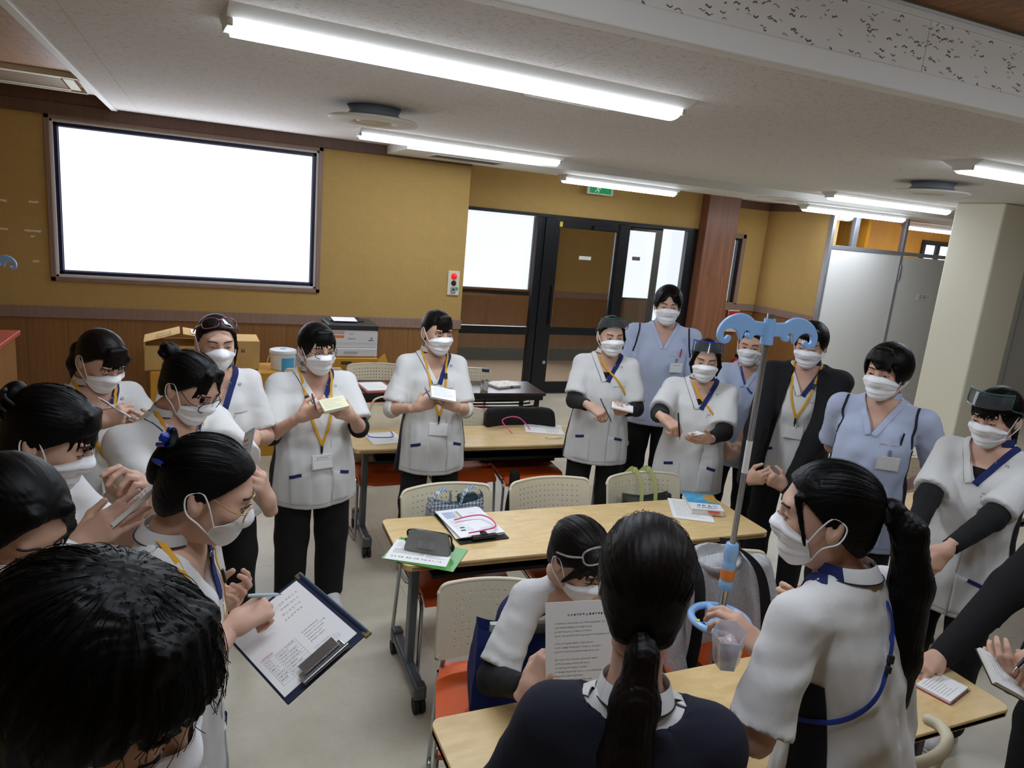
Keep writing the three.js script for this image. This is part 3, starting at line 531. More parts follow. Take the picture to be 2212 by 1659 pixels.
// ---------- cartons, printer, bucket along the back wall ----------
{
  const carton = std(0xffffff, 0.85, { map: dataTex(128, 128, (u, v, i, j) => { const n = vnoise(u * 32, v * 4) + 0.4 * hash2(i, j); return [196 + 10 * n, 158 + 9 * n, 96 + 8 * n]; }) });
  const cartonYellow = std(0xc99434, 0.8), tape = std(0xd6b98a, 0.5);
  const mk = (label, w, h, d, pos, turn, m = carton) => {
    const t = thing('carton', label, 'box', pos, turn);
    part('body', [rbox(w, h, d, 0, h / 2, 0, 0.004)], m, t);
    part('tape', [box(0.05, 0.002, d * 1.001, 0, h + 0.001, 0), box(0.05, 0.08, 0.002, 0, h - 0.04, d / 2 + 0.001)], tape, t);
    return t;
  };
  mk('lower brown carton at the left of the row, under the open carton', 0.62, 0.36, 0.42, [-0.1, 0, -6.25], 0);
  mk('second lower carton under the opened one, stacked', 0.58, 0.36, 0.42, [-0.1, 0.362, -6.28], 0.02, cartonYellow);
  const o = thing('open_carton', 'opened brown carton with raised flaps behind the woman with a bun', 'box', [-0.17, 0.724, -6.32], 0.04);
  part('body', [span(-0.27, 0.27, 0, 0.01, -0.18, 0.18), span(-0.27, 0.27, 0, 0.2, 0.172, 0.18), span(-0.27, 0.27, 0, 0.2, -0.18, -0.172), span(-0.27, -0.262, 0, 0.2, -0.18, 0.18), span(0.262, 0.27, 0, 0.2, -0.18, 0.18)], carton, o);
  part('flap', [at(box(0.27, 0.005, 0.34), -0.14, 0.26, -0.02, 0, 0, 0.28)], carton, o); part('flap', [at(box(0.26, 0.005, 0.34), 0.14, 0.27, -0.02, 0, 0, -0.16)], carton, o);
  part('note', [at(sheet(0.16, 0.2), 0.15, 0.277, 0, 0, 0, -0.16)], paper, o, 'white paper on the flap');
  part('print', [at(sheet(0.12, 0.16), -0.13, 0.268, 0.02, 0, 0, 0.28)], std(0xffffff, 0.85, { map: canvasTex(96, 128, (c) => { c.fillStyle = '#c6a064'; c.fillRect(0, 0, 96, 128); c.strokeStyle = '#5a4526'; c.lineWidth = 3; c.strokeRect(8, 10, 80, 50); c.strokeRect(8, 66, 80, 50); textLines(c, 14, 18, 66, 3, 10, 14, 5, '#5a4526', 2); }) }), o);
  const b2 = mk('closed brown carton beside the white bucket, handwriting on its front', 0.44, 0.235, 0.34, [0.2, 0.735, -6.33], 0.02);
  part('handwriting', [at(sheet(0.18, 0.1), 0.05, 0.15, 0.172, Math.PI / 2)], std(0xffffff, 0.85, { map: canvasTex(180, 100, (c) => { c.fillStyle = '#cba468'; c.fillRect(0, 0, 180, 100); c.font = 'bold 40px sans-serif'; c.fillStyle = '#4a3a22'; c.fillText('869', 20, 60); glyphs(c, 110, 26, 1, 44, 4, 4, '#4a3a22'); }) }), b2);
  mk('plain lower carton under the closed one, left of the bucket', 0.36, 0.72, 0.42, [0.40, 0, -6.29], 0, cartonYellow);
  const b3 = mk('carton with handling marks and a red label under the white bucket', 0.36, 0.69, 0.4, [0.77, 0, -6.3], 0, cartonYellow);
  part('print', [at(sheet(0.3, 0.4), 0.0, 0.45, 0.203, Math.PI / 2)], std(0xffffff, 0.8, { map: canvasTex(180, 240, (c) => { c.fillStyle = '#c99434'; c.fillRect(0, 0, 180, 240); c.strokeStyle = '#6a4a14'; c.lineWidth = 4; c.strokeRect(14, 14, 34, 34); c.strokeRect(56, 14, 34, 34); c.beginPath(); c.moveTo(24, 40); c.lineTo(24, 22); c.moveTo(38, 40); c.lineTo(38, 22); c.stroke(); c.fillStyle = '#6a4a14'; c.fillRect(66, 24, 14, 14); c.fillStyle = '#d8402c'; c.fillRect(12, 60, 120, 70); glyphs(c, 20, 74, 4, 24, 6, 2, '#f6d8c8'); textLines(c, 14, 150, 130, 4, 14, 22, 9, '#6a4a14', 2); }) }), b3);
  const y = thing('printer_carton', 'yellow carton with an open side flap under the printer', 'box', [1.2, 0, -6.4], 0);
  part('body', [rbox(0.44, 0.83, 0.44, 0, 0.415, 0, 0.004)], cartonYellow, y);
  part('seam', [box(0.44, 0.004, 0.004, 0, 0.7, 0.221)], std(0x7c5a1c, 0.8), y); part('hand_hole', [rbox(0.09, 0.03, 0.004, -0.06, 0.79, 0.221)], std(0x4a3a1c, 0.8), y);
  part('flap', [at(box(0.2, 0.16, 0.006), 0.27, 0.73, 0.1, 0, 0.6, 0.5)], cartonYellow, y);
  const p = thing('printer', 'white laser printer with a black top standing on the yellow carton', 'printer', [1.2, 0.832, -6.42], 0.02);
  part('body', [rbox(0.43, 0.235, 0.38, 0, 0.118, 0, 0.012)], std(0xe6e7e8, 0.45), p);
  part('drawer', [rbox(0.42, 0.07, 0.02, 0, 0.045, 0.188, 0.006)], std(0xdcdee0, 0.45), p);
  part('drawer_grip', [rbox(0.12, 0.025, 0.006, -0.02, 0.045, 0.199, 0.004)], std(0xb4b6ba, 0.5), p);
  part('groove', [box(0.41, 0.003, 0.003, 0, 0.085, 0.19), box(0.41, 0.003, 0.003, 0, 0.135, 0.19)], std(0x8e9094, 0.6), p);
  part('top_cover', [rbox(0.44, 0.055, 0.39, 0, 0.262, 0, 0.012)], std(0x2c2f36, 0.4), p);
  part('output_tray', [rbox(0.3, 0.03, 0.2, -0.03, 0.29, -0.06, 0.008)], std(0x1c1e22, 0.5), p);
  part('paper', [at(sheet(0.21, 0.16), -0.05, 0.308, 0.0, 0.08)], paper, p);
  part('label', [at(sheet(0.4, 0.11), 0, 0.185, 0.1915, Math.PI / 2)], std(0xffffff, 0.45, { map: canvasTex(400, 110, (c) => { c.fillStyle = '#e6e7e8'; c.fillRect(0, 0, 400, 110); c.fillStyle = '#a8abb0'; c.font = 'bold 22px sans-serif'; c.fillText('OKI', 160, 40); c.fillStyle = '#3c3f44'; c.font = 'bold 15px sans-serif'; c.fillText('C650DNW', 146, 80); c.fillStyle = '#e0844c'; c.fillRect(18, 10, 100, 24); c.fillRect(18, 46, 100, 24); glyphs(c, 24, 14, 6, 14, 3, 2, '#fff'); c.fillStyle = '#3a78c8'; c.fillRect(350, 62, 16, 16); c.fillStyle = '#555'; c.fillRect(330, 84, 50, 8); }) }), p);
  const k = thing('bucket', 'white plastic bucket with a blue label and lid, standing on the cartons', 'bucket', [0.62, 0.69, -6.28]);
  part('body', [lathe([[0.001, 0], [0.092, 0], [0.096, 0.006], [0.106, 0.17], [0.106, 0.175], [0.001, 0.175]])], std(0xe9ebed, 0.4), k);
  part('lid', [lathe([[0.001, 0.2], [0.08, 0.2], [0.1, 0.196], [0.112, 0.192], [0.114, 0.165], [0.108, 0.163], [0.108, 0.172], [0.001, 0.172]])], std(0xdfe3e6, 0.35), k);
  part('lid_badge', [cyl(0.025, 0.025, 0.004, 0, 0.201, 0, 20)], std(0x5fb4e0, 0.5), k);
  { const g = new THREE.CylinderGeometry(0.104, 0.1, 0.12, 24, 1, true, -0.2, 1.2); g.translate(0, 0.075, 0); const u = g.attributes.uv; g.userData.keepUV = true;
    part('label', [g], std(0xffffff, 0.5, { map: canvasTex(200, 200, (c) => { c.fillStyle = '#49a8dc'; c.fillRect(0, 0, 200, 200); c.fillStyle = '#1c3f8c'; c.fillRect(20, 16, 160, 60); glyphs(c, 30, 26, 5, 26, 8, 3, '#fff'); c.fillStyle = '#d8c84a'; for (let i = 0; i < 5; i++) c.fillRect(40 + i * 26, 96, 14, 60); glyphs(c, 20, 166, 8, 18, 2, 2, '#fff'); }) }), k); }
  part('handle', [tube([[-0.108, 0.15, 0], [-0.13, 0.08, 0.03], [-0.1, 0.05, 0.07], [-0.02, 0.04, 0.11]], 0.0025, 24, 6)], white, k);
  const bag = phys(0xffffff, 0.15, { transmission: 0.75, thickness: 0, color: 0xe8ecee });
  const g = new THREE.IcosahedronGeometry(0.1, 3), q = g.attributes.position;
  for (let i = 0; i < q.count; i++) { const x = q.getX(i), yy = q.getY(i), z = q.getZ(i), n = 1 + 0.5 * (vnoise(x * 30 + 9, yy * 30 + z * 21 + 5) - 0.5) + 0.3 * (vnoise(x * 70 + 3, z * 70 + yy * 50) - 0.5); q.setXYZ(i, x * n * 1.3, Math.max(-0.07, yy * n * 1.1), z * n); }
  g.computeVertexNormals();
  tag(part('plastic_bag', [at(g, 0.83, 0.762, -6.32)], bag), 'crumpled clear plastic bag between the bucket and the printer carton', 'bag');
}
// ---------- alarm plate, wall tape, blue hanger on the back wall, extinguisher ----------
{
  const t = thing('alarm_panel', 'beige fire alarm plate with a red lamp at the wall end', 'alarm', [2.39, 1.45, ZS]);
  part('plate', [rbox(0.125, 0.25, 0.02, 0, 0, 0.01, 0.006)], M.cream, t);
  part('red_lamp', [at(new THREE.SphereGeometry(0.032, 20, 10, 0, Math.PI * 2, 0, Math.PI / 2), 0.0, 0.07, 0.02, Math.PI / 2)], std(0xd01810, 0.25, { emissive: 0xc01008, emissiveIntensity: 0.5 }), t);
  part('speaker', [at(new THREE.CylinderGeometry(0.027, 0.027, 0.01, 20), 0, 0.0, 0.022, Math.PI / 2)], std(0x1c1a1a, 0.6), t);
  part('switch_box', [rbox(0.05, 0.06, 0.02, -0.003, -0.07, 0.024, 0.004)], std(0x9a9a94, 0.5), t);
  part('button', [rbox(0.02, 0.02, 0.01, -0.003, -0.065, 0.034, 0.003)], std(0x2a2c2a, 0.5), t);
  part('sticker', [at(new THREE.CylinderGeometry(0.02, 0.02, 0.002, 20), 0.034, -0.058, 0.021, Math.PI / 2)], std(0x3f9a84, 0.6), t);
  const tp = std(0xe4dcc4, 0.6);
  const spots = [[-1.51, 1.92, 0.07, 0.02, -0.1], [-1.29, 1.925, 0.07, 0.02, 0], [-1.51, 1.69, 0.06, 0.018, 0], [-1.305, 1.69, 0.12, 0.02, 0], [-1.31, 1.645, 0.03, 0.016, 0.2], [-1.295, 1.44, 0.045, 0.018, 0]];
  const names = ['upper left torn tape scrap at the picture edge', 'upper torn tape scrap between the edge and the window', 'middle torn tape scrap at the picture edge', 'longest strip of torn tape on the yellow wall', 'tiny tape scrap under the longest strip', 'lowest torn tape scrap on the yellow wall'];
  spots.forEach(([x, y, w, h, a], i) => { const s = new THREE.Shape(); for (let k = 0; k < 10; k++) { const u = k / 9; s[k ? 'lineTo' : 'moveTo'](-w / 2 + w * u, h / 2 * (0.7 + 0.4 * hash2(i, k))); } for (let k = 9; k >= 0; k--) s.lineTo(-w / 2 + w * k / 9 * (0.92 + 0.08 * hash2(k, i)), -h / 2 * (0.6 + 0.5 * hash2(k + 20, i))); tag(part('tape_scrap', [at(extrude(s, 0.001), x, y, ZS, 0, 0, a)], tp), names[i], 'tape', 'torn tape scraps on the yellow wall'); });
}
function hangerShape(k = 1) {                                   // one wing of the curled four-hook hanger, k = side
  const s = new THREE.Shape(); const q = (x, y) => [x * k, y];
  s.moveTo(...q(0.0, 0.045)); s.bezierCurveTo(...q(0.02, 0.05), ...q(0.035, 0.045), ...q(0.05, 0.052)); s.bezierCurveTo(...q(0.075, 0.075), ...q(0.10, 0.075), ...q(0.125, 0.062)); s.bezierCurveTo(...q(0.155, 0.048), ...q(0.172, 0.018), ...q(0.166, -0.01));
  s.bezierCurveTo(...q(0.16, -0.035), ...q(0.13, -0.036), ...q(0.124, -0.016)); s.bezierCurveTo(...q(0.122, -0.006), ...q(0.131, -0.003), ...q(0.134, -0.01)); s.bezierCurveTo(...q(0.137, -0.024), ...q(0.155, -0.016), ...q(0.152, 0.002)); s.bezierCurveTo(...q(0.148, 0.03), ...q(0.115, 0.03), ...q(0.1, 0.012));
  s.bezierCurveTo(...q(0.094, 0.004), ...q(0.09, -0.008), ...q(0.087, -0.014)); s.bezierCurveTo(...q(0.082, -0.006), ...q(0.082, 0.008), ...q(0.078, 0.014)); s.bezierCurveTo(...q(0.07, 0.026), ...q(0.052, 0.02), ...q(0.056, 0.004)); s.bezierCurveTo(...q(0.058, -0.002), ...q(0.066, 0.002), ...q(0.066, 0.006)); s.bezierCurveTo(...q(0.07, -0.012), ...q(0.048, -0.014), ...q(0.044, 0.0));
  s.bezierCurveTo(...q(0.042, 0.01), ...q(0.02, 0.006), ...q(0, 0.004)); s.closePath(); return s;
}
M.sky = phys(0x8ab6e6, 0.35, { clearcoat: 0.4, clearcoatRoughness: 0.25 });
{
  const t = thing('wall_hanger', 'blue curled hook hanger at the left edge, near the yellow wall', 'hanger', [-1.30, 1.46, -6.5]);
  part('wing', [at(extrude(hangerShape(1), 0.014, 0.003), -0.17, 0, 0)], M.sky, t); part('wing', [at(extrude(hangerShape(-1), 0.014, 0.003), -0.17, 0, 0)], M.sky, t);
  part('pole', [cyl(0.011, 0.011, 1.5, -0.17, -0.72, 0.006, 14)], M.chrome, t);
  for (let k = 0; k < 5; k++) part('leg', [tube([[-0.17, -1.36, 0.006], [-0.17 + 0.26 * Math.cos(k * 1.2566), -1.40, 0.006 + 0.26 * Math.sin(k * 1.2566)]], 0.014, 8)], M.sky, t);
  part('foot_wheels', [0, 1, 2, 3, 4].map((k) => at(new THREE.SphereGeometry(0.025, 12, 8), -0.17 + 0.26 * Math.cos(k * 1.2566), -1.435, 0.006 + 0.26 * Math.sin(k * 1.2566))), M.rubber, t);
}
{
  const iv = thing('infusion_stand', 'steel infusion stand with a light blue curled hanger and blue hand ring', 'infusion stand', [1.765, 0, -1.88], -0.28);
  const H = 1.83;
  part('upper_pole', [cyl(0.0105, 0.0105, H - 0.98, 0, (H + 0.98) / 2, 0, 20)], M.chrome, iv);
  part('lower_pole', [cyl(0.0145, 0.0145, 0.92, 0, 0.53, 0, 20)], M.chrome, iv);
  const hg = part('hanger', [at(extrude(hangerShape(1), 0.012, 0.003), 0.01, H - 0.04, -0.006), at(extrude(hangerShape(-1), 0.012, 0.003), -0.01, H - 0.04, -0.006), cyl(0.019, 0.021, 0.085, 0, H - 0.02, 0, 24), cyl(0.022, 0.022, 0.02, 0, H - 0.055, 0, 24)], M.sky, iv);
  part('pole_cap', [cyl(0.012, 0.012, 0.02, 0, H + 0.03, 0, 16)], M.chrome, hg);
  part('grip', [lathe([[0.011, 1.03], [0.022, 1.028], [0.026, 1.0], [0.024, 0.965], [0.021, 0.96], [0.024, 0.957], [0.025, 0.935], [0.022, 0.93], [0.022, 0.885], [0.026, 0.88], [0.026, 0.85], [0.0145, 0.848]], 28)], M.sky, iv);
  part('grip_band', [lathe([[0.0225, 0.928], [0.0255, 0.926], [0.0255, 0.89], [0.0225, 0.888]], 28)], std(0xd9772a, 0.4), iv, 'orange ring');
  part('pole_label', [cyl(0.0112, 0.0112, 0.12, 0, 1.36, 0, 16)], std(0xd8d8d4, 0.6), iv);
  part('hand_ring', [at(new THREE.TorusGeometry(0.105, 0.014, 14, 48), 0, 0.72, 0, Math.PI / 2)], M.sky, iv);
  for (let k = 0; k < 3; k++) part('ring_spoke', [tube([[0, 0.72, 0], [0.05 * Math.cos(k * 2.094 + 0.5), 0.715, 0.05 * Math.sin(k * 2.094 + 0.5)], [0.1 * Math.cos(k * 2.094 + 0.5), 0.72, 0.1 * Math.sin(k * 2.094 + 0.5)]], 0.018, 10)], M.sky, iv);
  part('ring_hub', [cyl(0.035, 0.03, 0.05, 0, 0.71, 0, 24)], M.sky, iv);
  part('ring_sticker', [at(new THREE.CylinderGeometry(0.012, 0.012, 0.002, 3), -0.1, 0.7345, 0.03)], std(0xe8d838, 0.6), iv, 'yellow triangle');
  for (let k = 0; k < 5; k++) { const a = k * 1.2566 + 0.2, leg = part('leg', [tube([[0.02 * Math.cos(a), 0.1, 0.02 * Math.sin(a)], [0.12 * Math.cos(a), 0.1, 0.12 * Math.sin(a)], [0.24 * Math.cos(a), 0.07, 0.24 * Math.sin(a)]], 0.014, 12)], M.sky, iv); part('caster', [at(new THREE.CylinderGeometry(0.028, 0.028, 0.024, 16), 0.25 * Math.cos(a), 0.028, 0.25 * Math.sin(a), Math.PI / 2)], M.rubber, leg); }
}
{
  const t = thing('fire_extinguisher', 'red fire extinguisher with its red sign in the right back corner', 'extinguisher', [7.1, 0, -8.1]);
  part('body', [lathe([[0.001, 0.02], [0.075, 0.02], [0.08, 0.04], [0.08, 0.42], [0.06, 0.47], [0.03, 0.49], [0.03, 0.52], [0.001, 0.52]])], std(0xb81a18, 0.35), t);
  part('valve', [rbox(0.03, 0.05, 0.1, 0, 0.54, 0.02, 0.008)], M.black, t);
  part('hose', [tube([[0, 0.53, 0.06], [0.1, 0.5, 0.06], [0.1, 0.2, 0.05]], 0.012, 20)], M.rubber, t);
  part('label', [(() => { const g = new THREE.CylinderGeometry(0.081, 0.081, 0.2, 20, 1, true, -0.9, 1.8); g.translate(0, 0.25, 0); return g; })()], std(0xe6dcc8, 0.6), t);
  part('stand', [cyl(0.12, 0.13, 0.03, 0, 0.015, 0, 28)], std(0xb01c1a, 0.5), t);
  const s = thing('extinguisher_sign', 'red and white fire extinguisher sign on the brown wall corner', 'sign', [7.1, 1.02, -8.31]);
  part('plate', [rbox(0.2, 0.32, 0.01, 0, 0, 0, 0.002)], std(0xe2d4cc, 0.6), s);
  part('print', [at(sheet(0.19, 0.15, 0.002), 0, 0.07, 0.006, Math.PI / 2)], std(0xffffff, 0.6, { map: canvasTex(128, 100, (c) => { c.fillStyle = '#c8201c'; c.fillRect(0, 0, 128, 100); glyphs(c, 12, 30, 3, 34, 5, 5, '#f4e8e0'); }) }), s);
}

// ---------- bodies: signed distance fields meshed with surface nets ----------
const smin = (a, b, k) => { const h = Math.max(k - Math.abs(a - b), 0) / k; return Math.min(a, b) - h * h * k * 0.25; };
const cap = (a, b, ra, rb = ra, k = 0.02) => {
  const abx = b[0] - a[0], aby = b[1] - a[1], abz = b[2] - a[2], L = 1 / Math.max(1e-9, abx * abx + aby * aby + abz * abz);
  const f = (x, y, z) => { const px = x - a[0], py = y - a[1], pz = z - a[2]; let t = (px * abx + py * aby + pz * abz) * L; t = t < 0 ? 0 : t > 1 ? 1 : t; const dx = px - abx * t, dy = py - aby * t, dz = pz - abz * t; return Math.sqrt(dx * dx + dy * dy + dz * dz) - (ra + (rb - ra) * t); };
  f.k = k; return f;
};
const ell = (c, r, k = 0.02) => {
  const m = Math.min(...r);
  const f = (x, y, z) => { const a = (x - c[0]) / r[0], b = (y - c[1]) / r[1], d = (z - c[2]) / r[2], q = Math.sqrt(a * a + b * b + d * d); if (q < 0.3) return (q - 1) * m; const e = Math.sqrt((a / r[0]) ** 2 + (b / r[1]) ** 2 + (d / r[2]) ** 2); return q * (q - 1) / e; };
  f.k = k; return f;
};
const join = (fs) => (x, y, z) => { let d = 1e3; for (const f of fs) d = smin(d, f(x, y, z), f.k); return d; };
const ORDER = [[0, 1], [2, 3], [4, 5], [6, 7], [0, 2], [1, 3], [4, 6], [5, 7], [0, 4], [1, 5], [2, 6], [3, 7]];
function snets(f, lo, hi, h) {
  const nx = Math.ceil((hi[0] - lo[0]) / h) + 2, ny = Math.ceil((hi[1] - lo[1]) / h) + 2, nz = Math.ceil((hi[2] - lo[2]) / h) + 2;
  const F = new Float32Array(nx * ny * nz), B = 5, X = lo[0] - h / 2, Y = lo[1] - h / 2, Z = lo[2] - h / 2, skip = B * h * 0.87 * 1.7;
  for (let K = 0; K < nz; K += B) for (let J = 0; J < ny; J += B) for (let I = 0; I < nx; I += B) {
    const c = f(X + (I + (B - 1) / 2) * h, Y + (J + (B - 1) / 2) * h, Z + (K + (B - 1) / 2) * h), far = Math.abs(c) > skip;
    for (let k = K; k < Math.min(nz, K + B); k++) for (let j = J; j < Math.min(ny, J + B); j++) for (let i = I; i < Math.min(nx, I + B); i++)
      F[i + nx * (j + ny * k)] = (i === 0 || j === 0 || k === 0 || i === nx - 1 || j === ny - 1 || k === nz - 1) ? Math.max(1e-4, far ? c : f(X + i * h, Y + j * h, Z + k * h)) : far ? c : f(X + i * h, Y + j * h, Z + k * h);
  }
  const id = new Int32Array(nx * ny * nz).fill(-1), pos = [], idx = [], off = [0, 1, nx, nx + 1, nx * ny, nx * ny + 1, nx * ny + nx, nx * ny + nx + 1], v = new Float64Array(8);
  for (let k = 0; k < nz - 1; k++) for (let j = 0; j < ny - 1; j++) for (let i = 0; i < nx - 1; i++) {
    const o = i + nx * (j + ny * k); let m = 0;
    for (let q = 0; q < 8; q++) { v[q] = F[o + off[q]]; if (v[q] < 0) m |= 1 << q; }
    if (m === 0 || m === 255) continue;
    let x = 0, y = 0, z = 0, n = 0;
    for (const [a, b] of ORDER) {
      if ((m >> a & 1) === (m >> b & 1)) continue;
      const t = v[a] / (v[a] - v[b]);
      x += (a & 1) + t * ((b & 1) - (a & 1)); y += (a >> 1 & 1) + t * ((b >> 1 & 1) - (a >> 1 & 1)); z += (a >> 2) + t * ((b >> 2) - (a >> 2)); n++;
    }
    id[o] = pos.length / 3; pos.push(X + (i + x / n) * h, Y + (j + y / n) * h, Z + (k + z / n) * h);
  }
  for (let k = 1; k < nz - 1; k++) for (let j = 1; j < ny - 1; j++) for (let i = 1; i < nx - 1; i++) {
    const o = i + nx * (j + ny * k), a = F[o] < 0;
    const quad = (p, q, r, s, flip) => { if (p < 0 || q < 0 || r < 0 || s < 0) return; flip ? idx.push(p, q, r, p, r, s) : idx.push(p, r, q, p, s, r); };
    if (a !== F[o + 1] < 0) quad(id[o], id[o - nx], id[o - nx - nx * ny], id[o - nx * ny], !a);
    if (a !== F[o + nx] < 0) quad(id[o], id[o - nx * ny], id[o - nx * ny - 1], id[o - 1], !a);
    if (a !== F[o + nx * ny] < 0) quad(id[o], id[o - 1], id[o - 1 - nx], id[o - nx], !a);
  }
  return raw(pos, idx);
}
function raw(pos, idx) {
  const g = new THREE.BufferGeometry();
  g.setAttribute('position', new THREE.BufferAttribute(new Float32Array(pos), 3)); g.setIndex(idx);
  g.computeVertexNormals();
  const n = pos.length / 3, uv = new Float32Array(n * 2); for (let i = 0; i < n; i++) { uv[2 * i] = pos[3 * i] + pos[3 * i + 2] * 0.8; uv[2 * i + 1] = pos[3 * i + 1]; }
  g.setAttribute('uv', new THREE.BufferAttribute(uv, 2)); g.userData.raw = true; return g;
}
// head frame: origin between the ears, +y crown, +z face
const headParts = [
  ell([0, 0.022, -0.012], [0.074, 0.083, 0.092], 0.02), ell([0, -0.03, 0.028], [0.061, 0.08, 0.06], 0.03), ell([0, -0.075, 0.036], [0.047, 0.04, 0.048], 0.03), cap([0, -0.1, 0.062], [0, -0.098, 0.066], 0.017, 0.016, 0.03),
  ell([0.038, -0.028, 0.062], [0.02, 0.02, 0.02], 0.025), ell([-0.038, -0.028, 0.062], [0.02, 0.02, 0.02], 0.025),
  cap([-0.034, 0.02, 0.072], [0.034, 0.02, 0.072], 0.011, 0.011, 0.02), cap([0, -0.05, 0.0], [0, -0.13, -0.03], 0.05, 0.05, 0.03),
];
const headBase = join(headParts);
const sock = [ell([0.031, -0.001, 0.096], [0.018, 0.012, 0.016]), ell([-0.031, -0.001, 0.096], [0.018, 0.012, 0.016])];
const nosef = [cap([0, 0.008, 0.081], [0, -0.032, 0.1], 0.006, 0.0085, 0.012), ell([0.011, -0.037, 0.09], [0.008, 0.008, 0.01], 0.008), ell([-0.011, -0.037, 0.09], [0.008, 0.008, 0.01], 0.008)];
const lids = [ell([0.031, -0.002, 0.073], [0.014, 0.0115, 0.0125], 0.005), ell([-0.031, -0.002, 0.073], [0.014, 0.0115, 0.0125], 0.005)];
const earf = (s) => { const o = ell([s * 0.078, -0.012, -0.014], [0.009, 0.031, 0.018], 0.006), i = ell([s * 0.09, -0.006, -0.011], [0.009, 0.019, 0.0105]), l = ell([s * 0.075, -0.036, -0.008], [0.007, 0.011, 0.009], 0.006); const f = (x, y, z) => { const zz = z + 0.25 * (y + 0.012); return smin(-smin(-o(x, y, zz), i(x, y, zz), 0.006), l(x, y, z), 0.006); }; f.k = 0.008; return f; };
const ears = [earf(1), earf(-1)];
const headField = (x, y, z) => {
  let d = headBase(x, y, z);
  if (z > 0.05) { for (const s of sock) d = -smin(-d, s(x, y, z), 0.014); for (const f of nosef) d = smin(d, f(x, y, z), f.k); for (const f of lids) d = smin(d, f(x, y, z), f.k); }
  if (Math.abs(x) > 0.05) for (const f of ears) d = smin(d, f(x, y, z), f.k);
  return d;
};
const headFine = snets(headField, [-0.1, -0.128, -0.112], [0.1, 0.112, 0.118], 0.0038), headCoarse = snets(headField, [-0.1, -0.128, -0.112], [0.1, 0.112, 0.118], 0.0055);
const frontZ = (x, y) => { let z = 0.14; for (let i = 0; i < 60; i++) { const d = headField(x, y, z); if (d < 0.0003) break; z -= d * 0.7; } return z; };
// face details shared by every person
const M2 = {
  skin: phys(0xffffff, 0.55, { color: new THREE.Color().setRGB(0.64, 0.385, 0.275), sheen: 0.1 }),
  eyeWhite: std(0xb9aca4, 0.25), iris: std(0x120c0a, 0.15), brow: std(0x1c130f, 0.8), lash: std(0x140d0b, 0.7), lip: std(0x9a5a50, 0.5),
  mask: std(0xf8f8fa, 0.85), loop: std(0xf0f0f0, 0.8), hair: phys(0x050404, 0.46, { specularIntensity: 0.32 }), hairBrown: phys(0x0e0705, 0.46, { specularIntensity: 0.34 }),
  visor: phys(0xaab4ba, 0.06, { transmission: 0.9, thickness: 0, ior: 1.5 }),
  clear: phys(0xffffff, 0.06, { transmission: 1, thickness: 0, ior: 1.45 }),
};
const eyeGeo = {};
function eyesFor(open) {
  const key = open.toFixed(2); if (eyeGeo[key]) return eyeGeo[key];
  const out = [];
  for (const s of [-1, 1]) {
    const z = frontZ(s * 0.031, -0.003), lid = [], w = 0.0145;
    for (let i = 0; i <= 10; i++) { const u = i / 10 * 2 - 1, x = s * 0.031 + u * w, y = -0.004 + 0.0062 * open * (1 - u * u) + 0.0012 * u * s; lid.push([x, y, frontZ(x, y) + 0.0006]); }
    const ball = new THREE.SphereGeometry(1, 18, 12); ball.scale(0.0128, 0.0058 * open, 0.006); ball.translate(s * 0.031, -0.003, z - 0.0044);
    const ir = new THREE.SphereGeometry(1, 14, 10); ir.scale(0.0058, Math.min(0.0058, 0.0056 * open), 0.003); ir.translate(s * 0.031, -0.0028, z - 0.0002);
    const brow = []; for (let i = 0; i <= 8; i++) { const u = i / 8, x = s * (0.013 + 0.036 * u), y = 0.019 + 0.006 * Math.sin(u * 2.2) - 0.002 * u; brow.push([x, y, frontZ(x, y) + 0.0005]); }
    const bg = tube(brow, 0.0024, 14, 6); out.push([ball, ir, tube(lid, 0.0013, 14, 5), bg]);
  }
  return eyeGeo[key] = out;
}
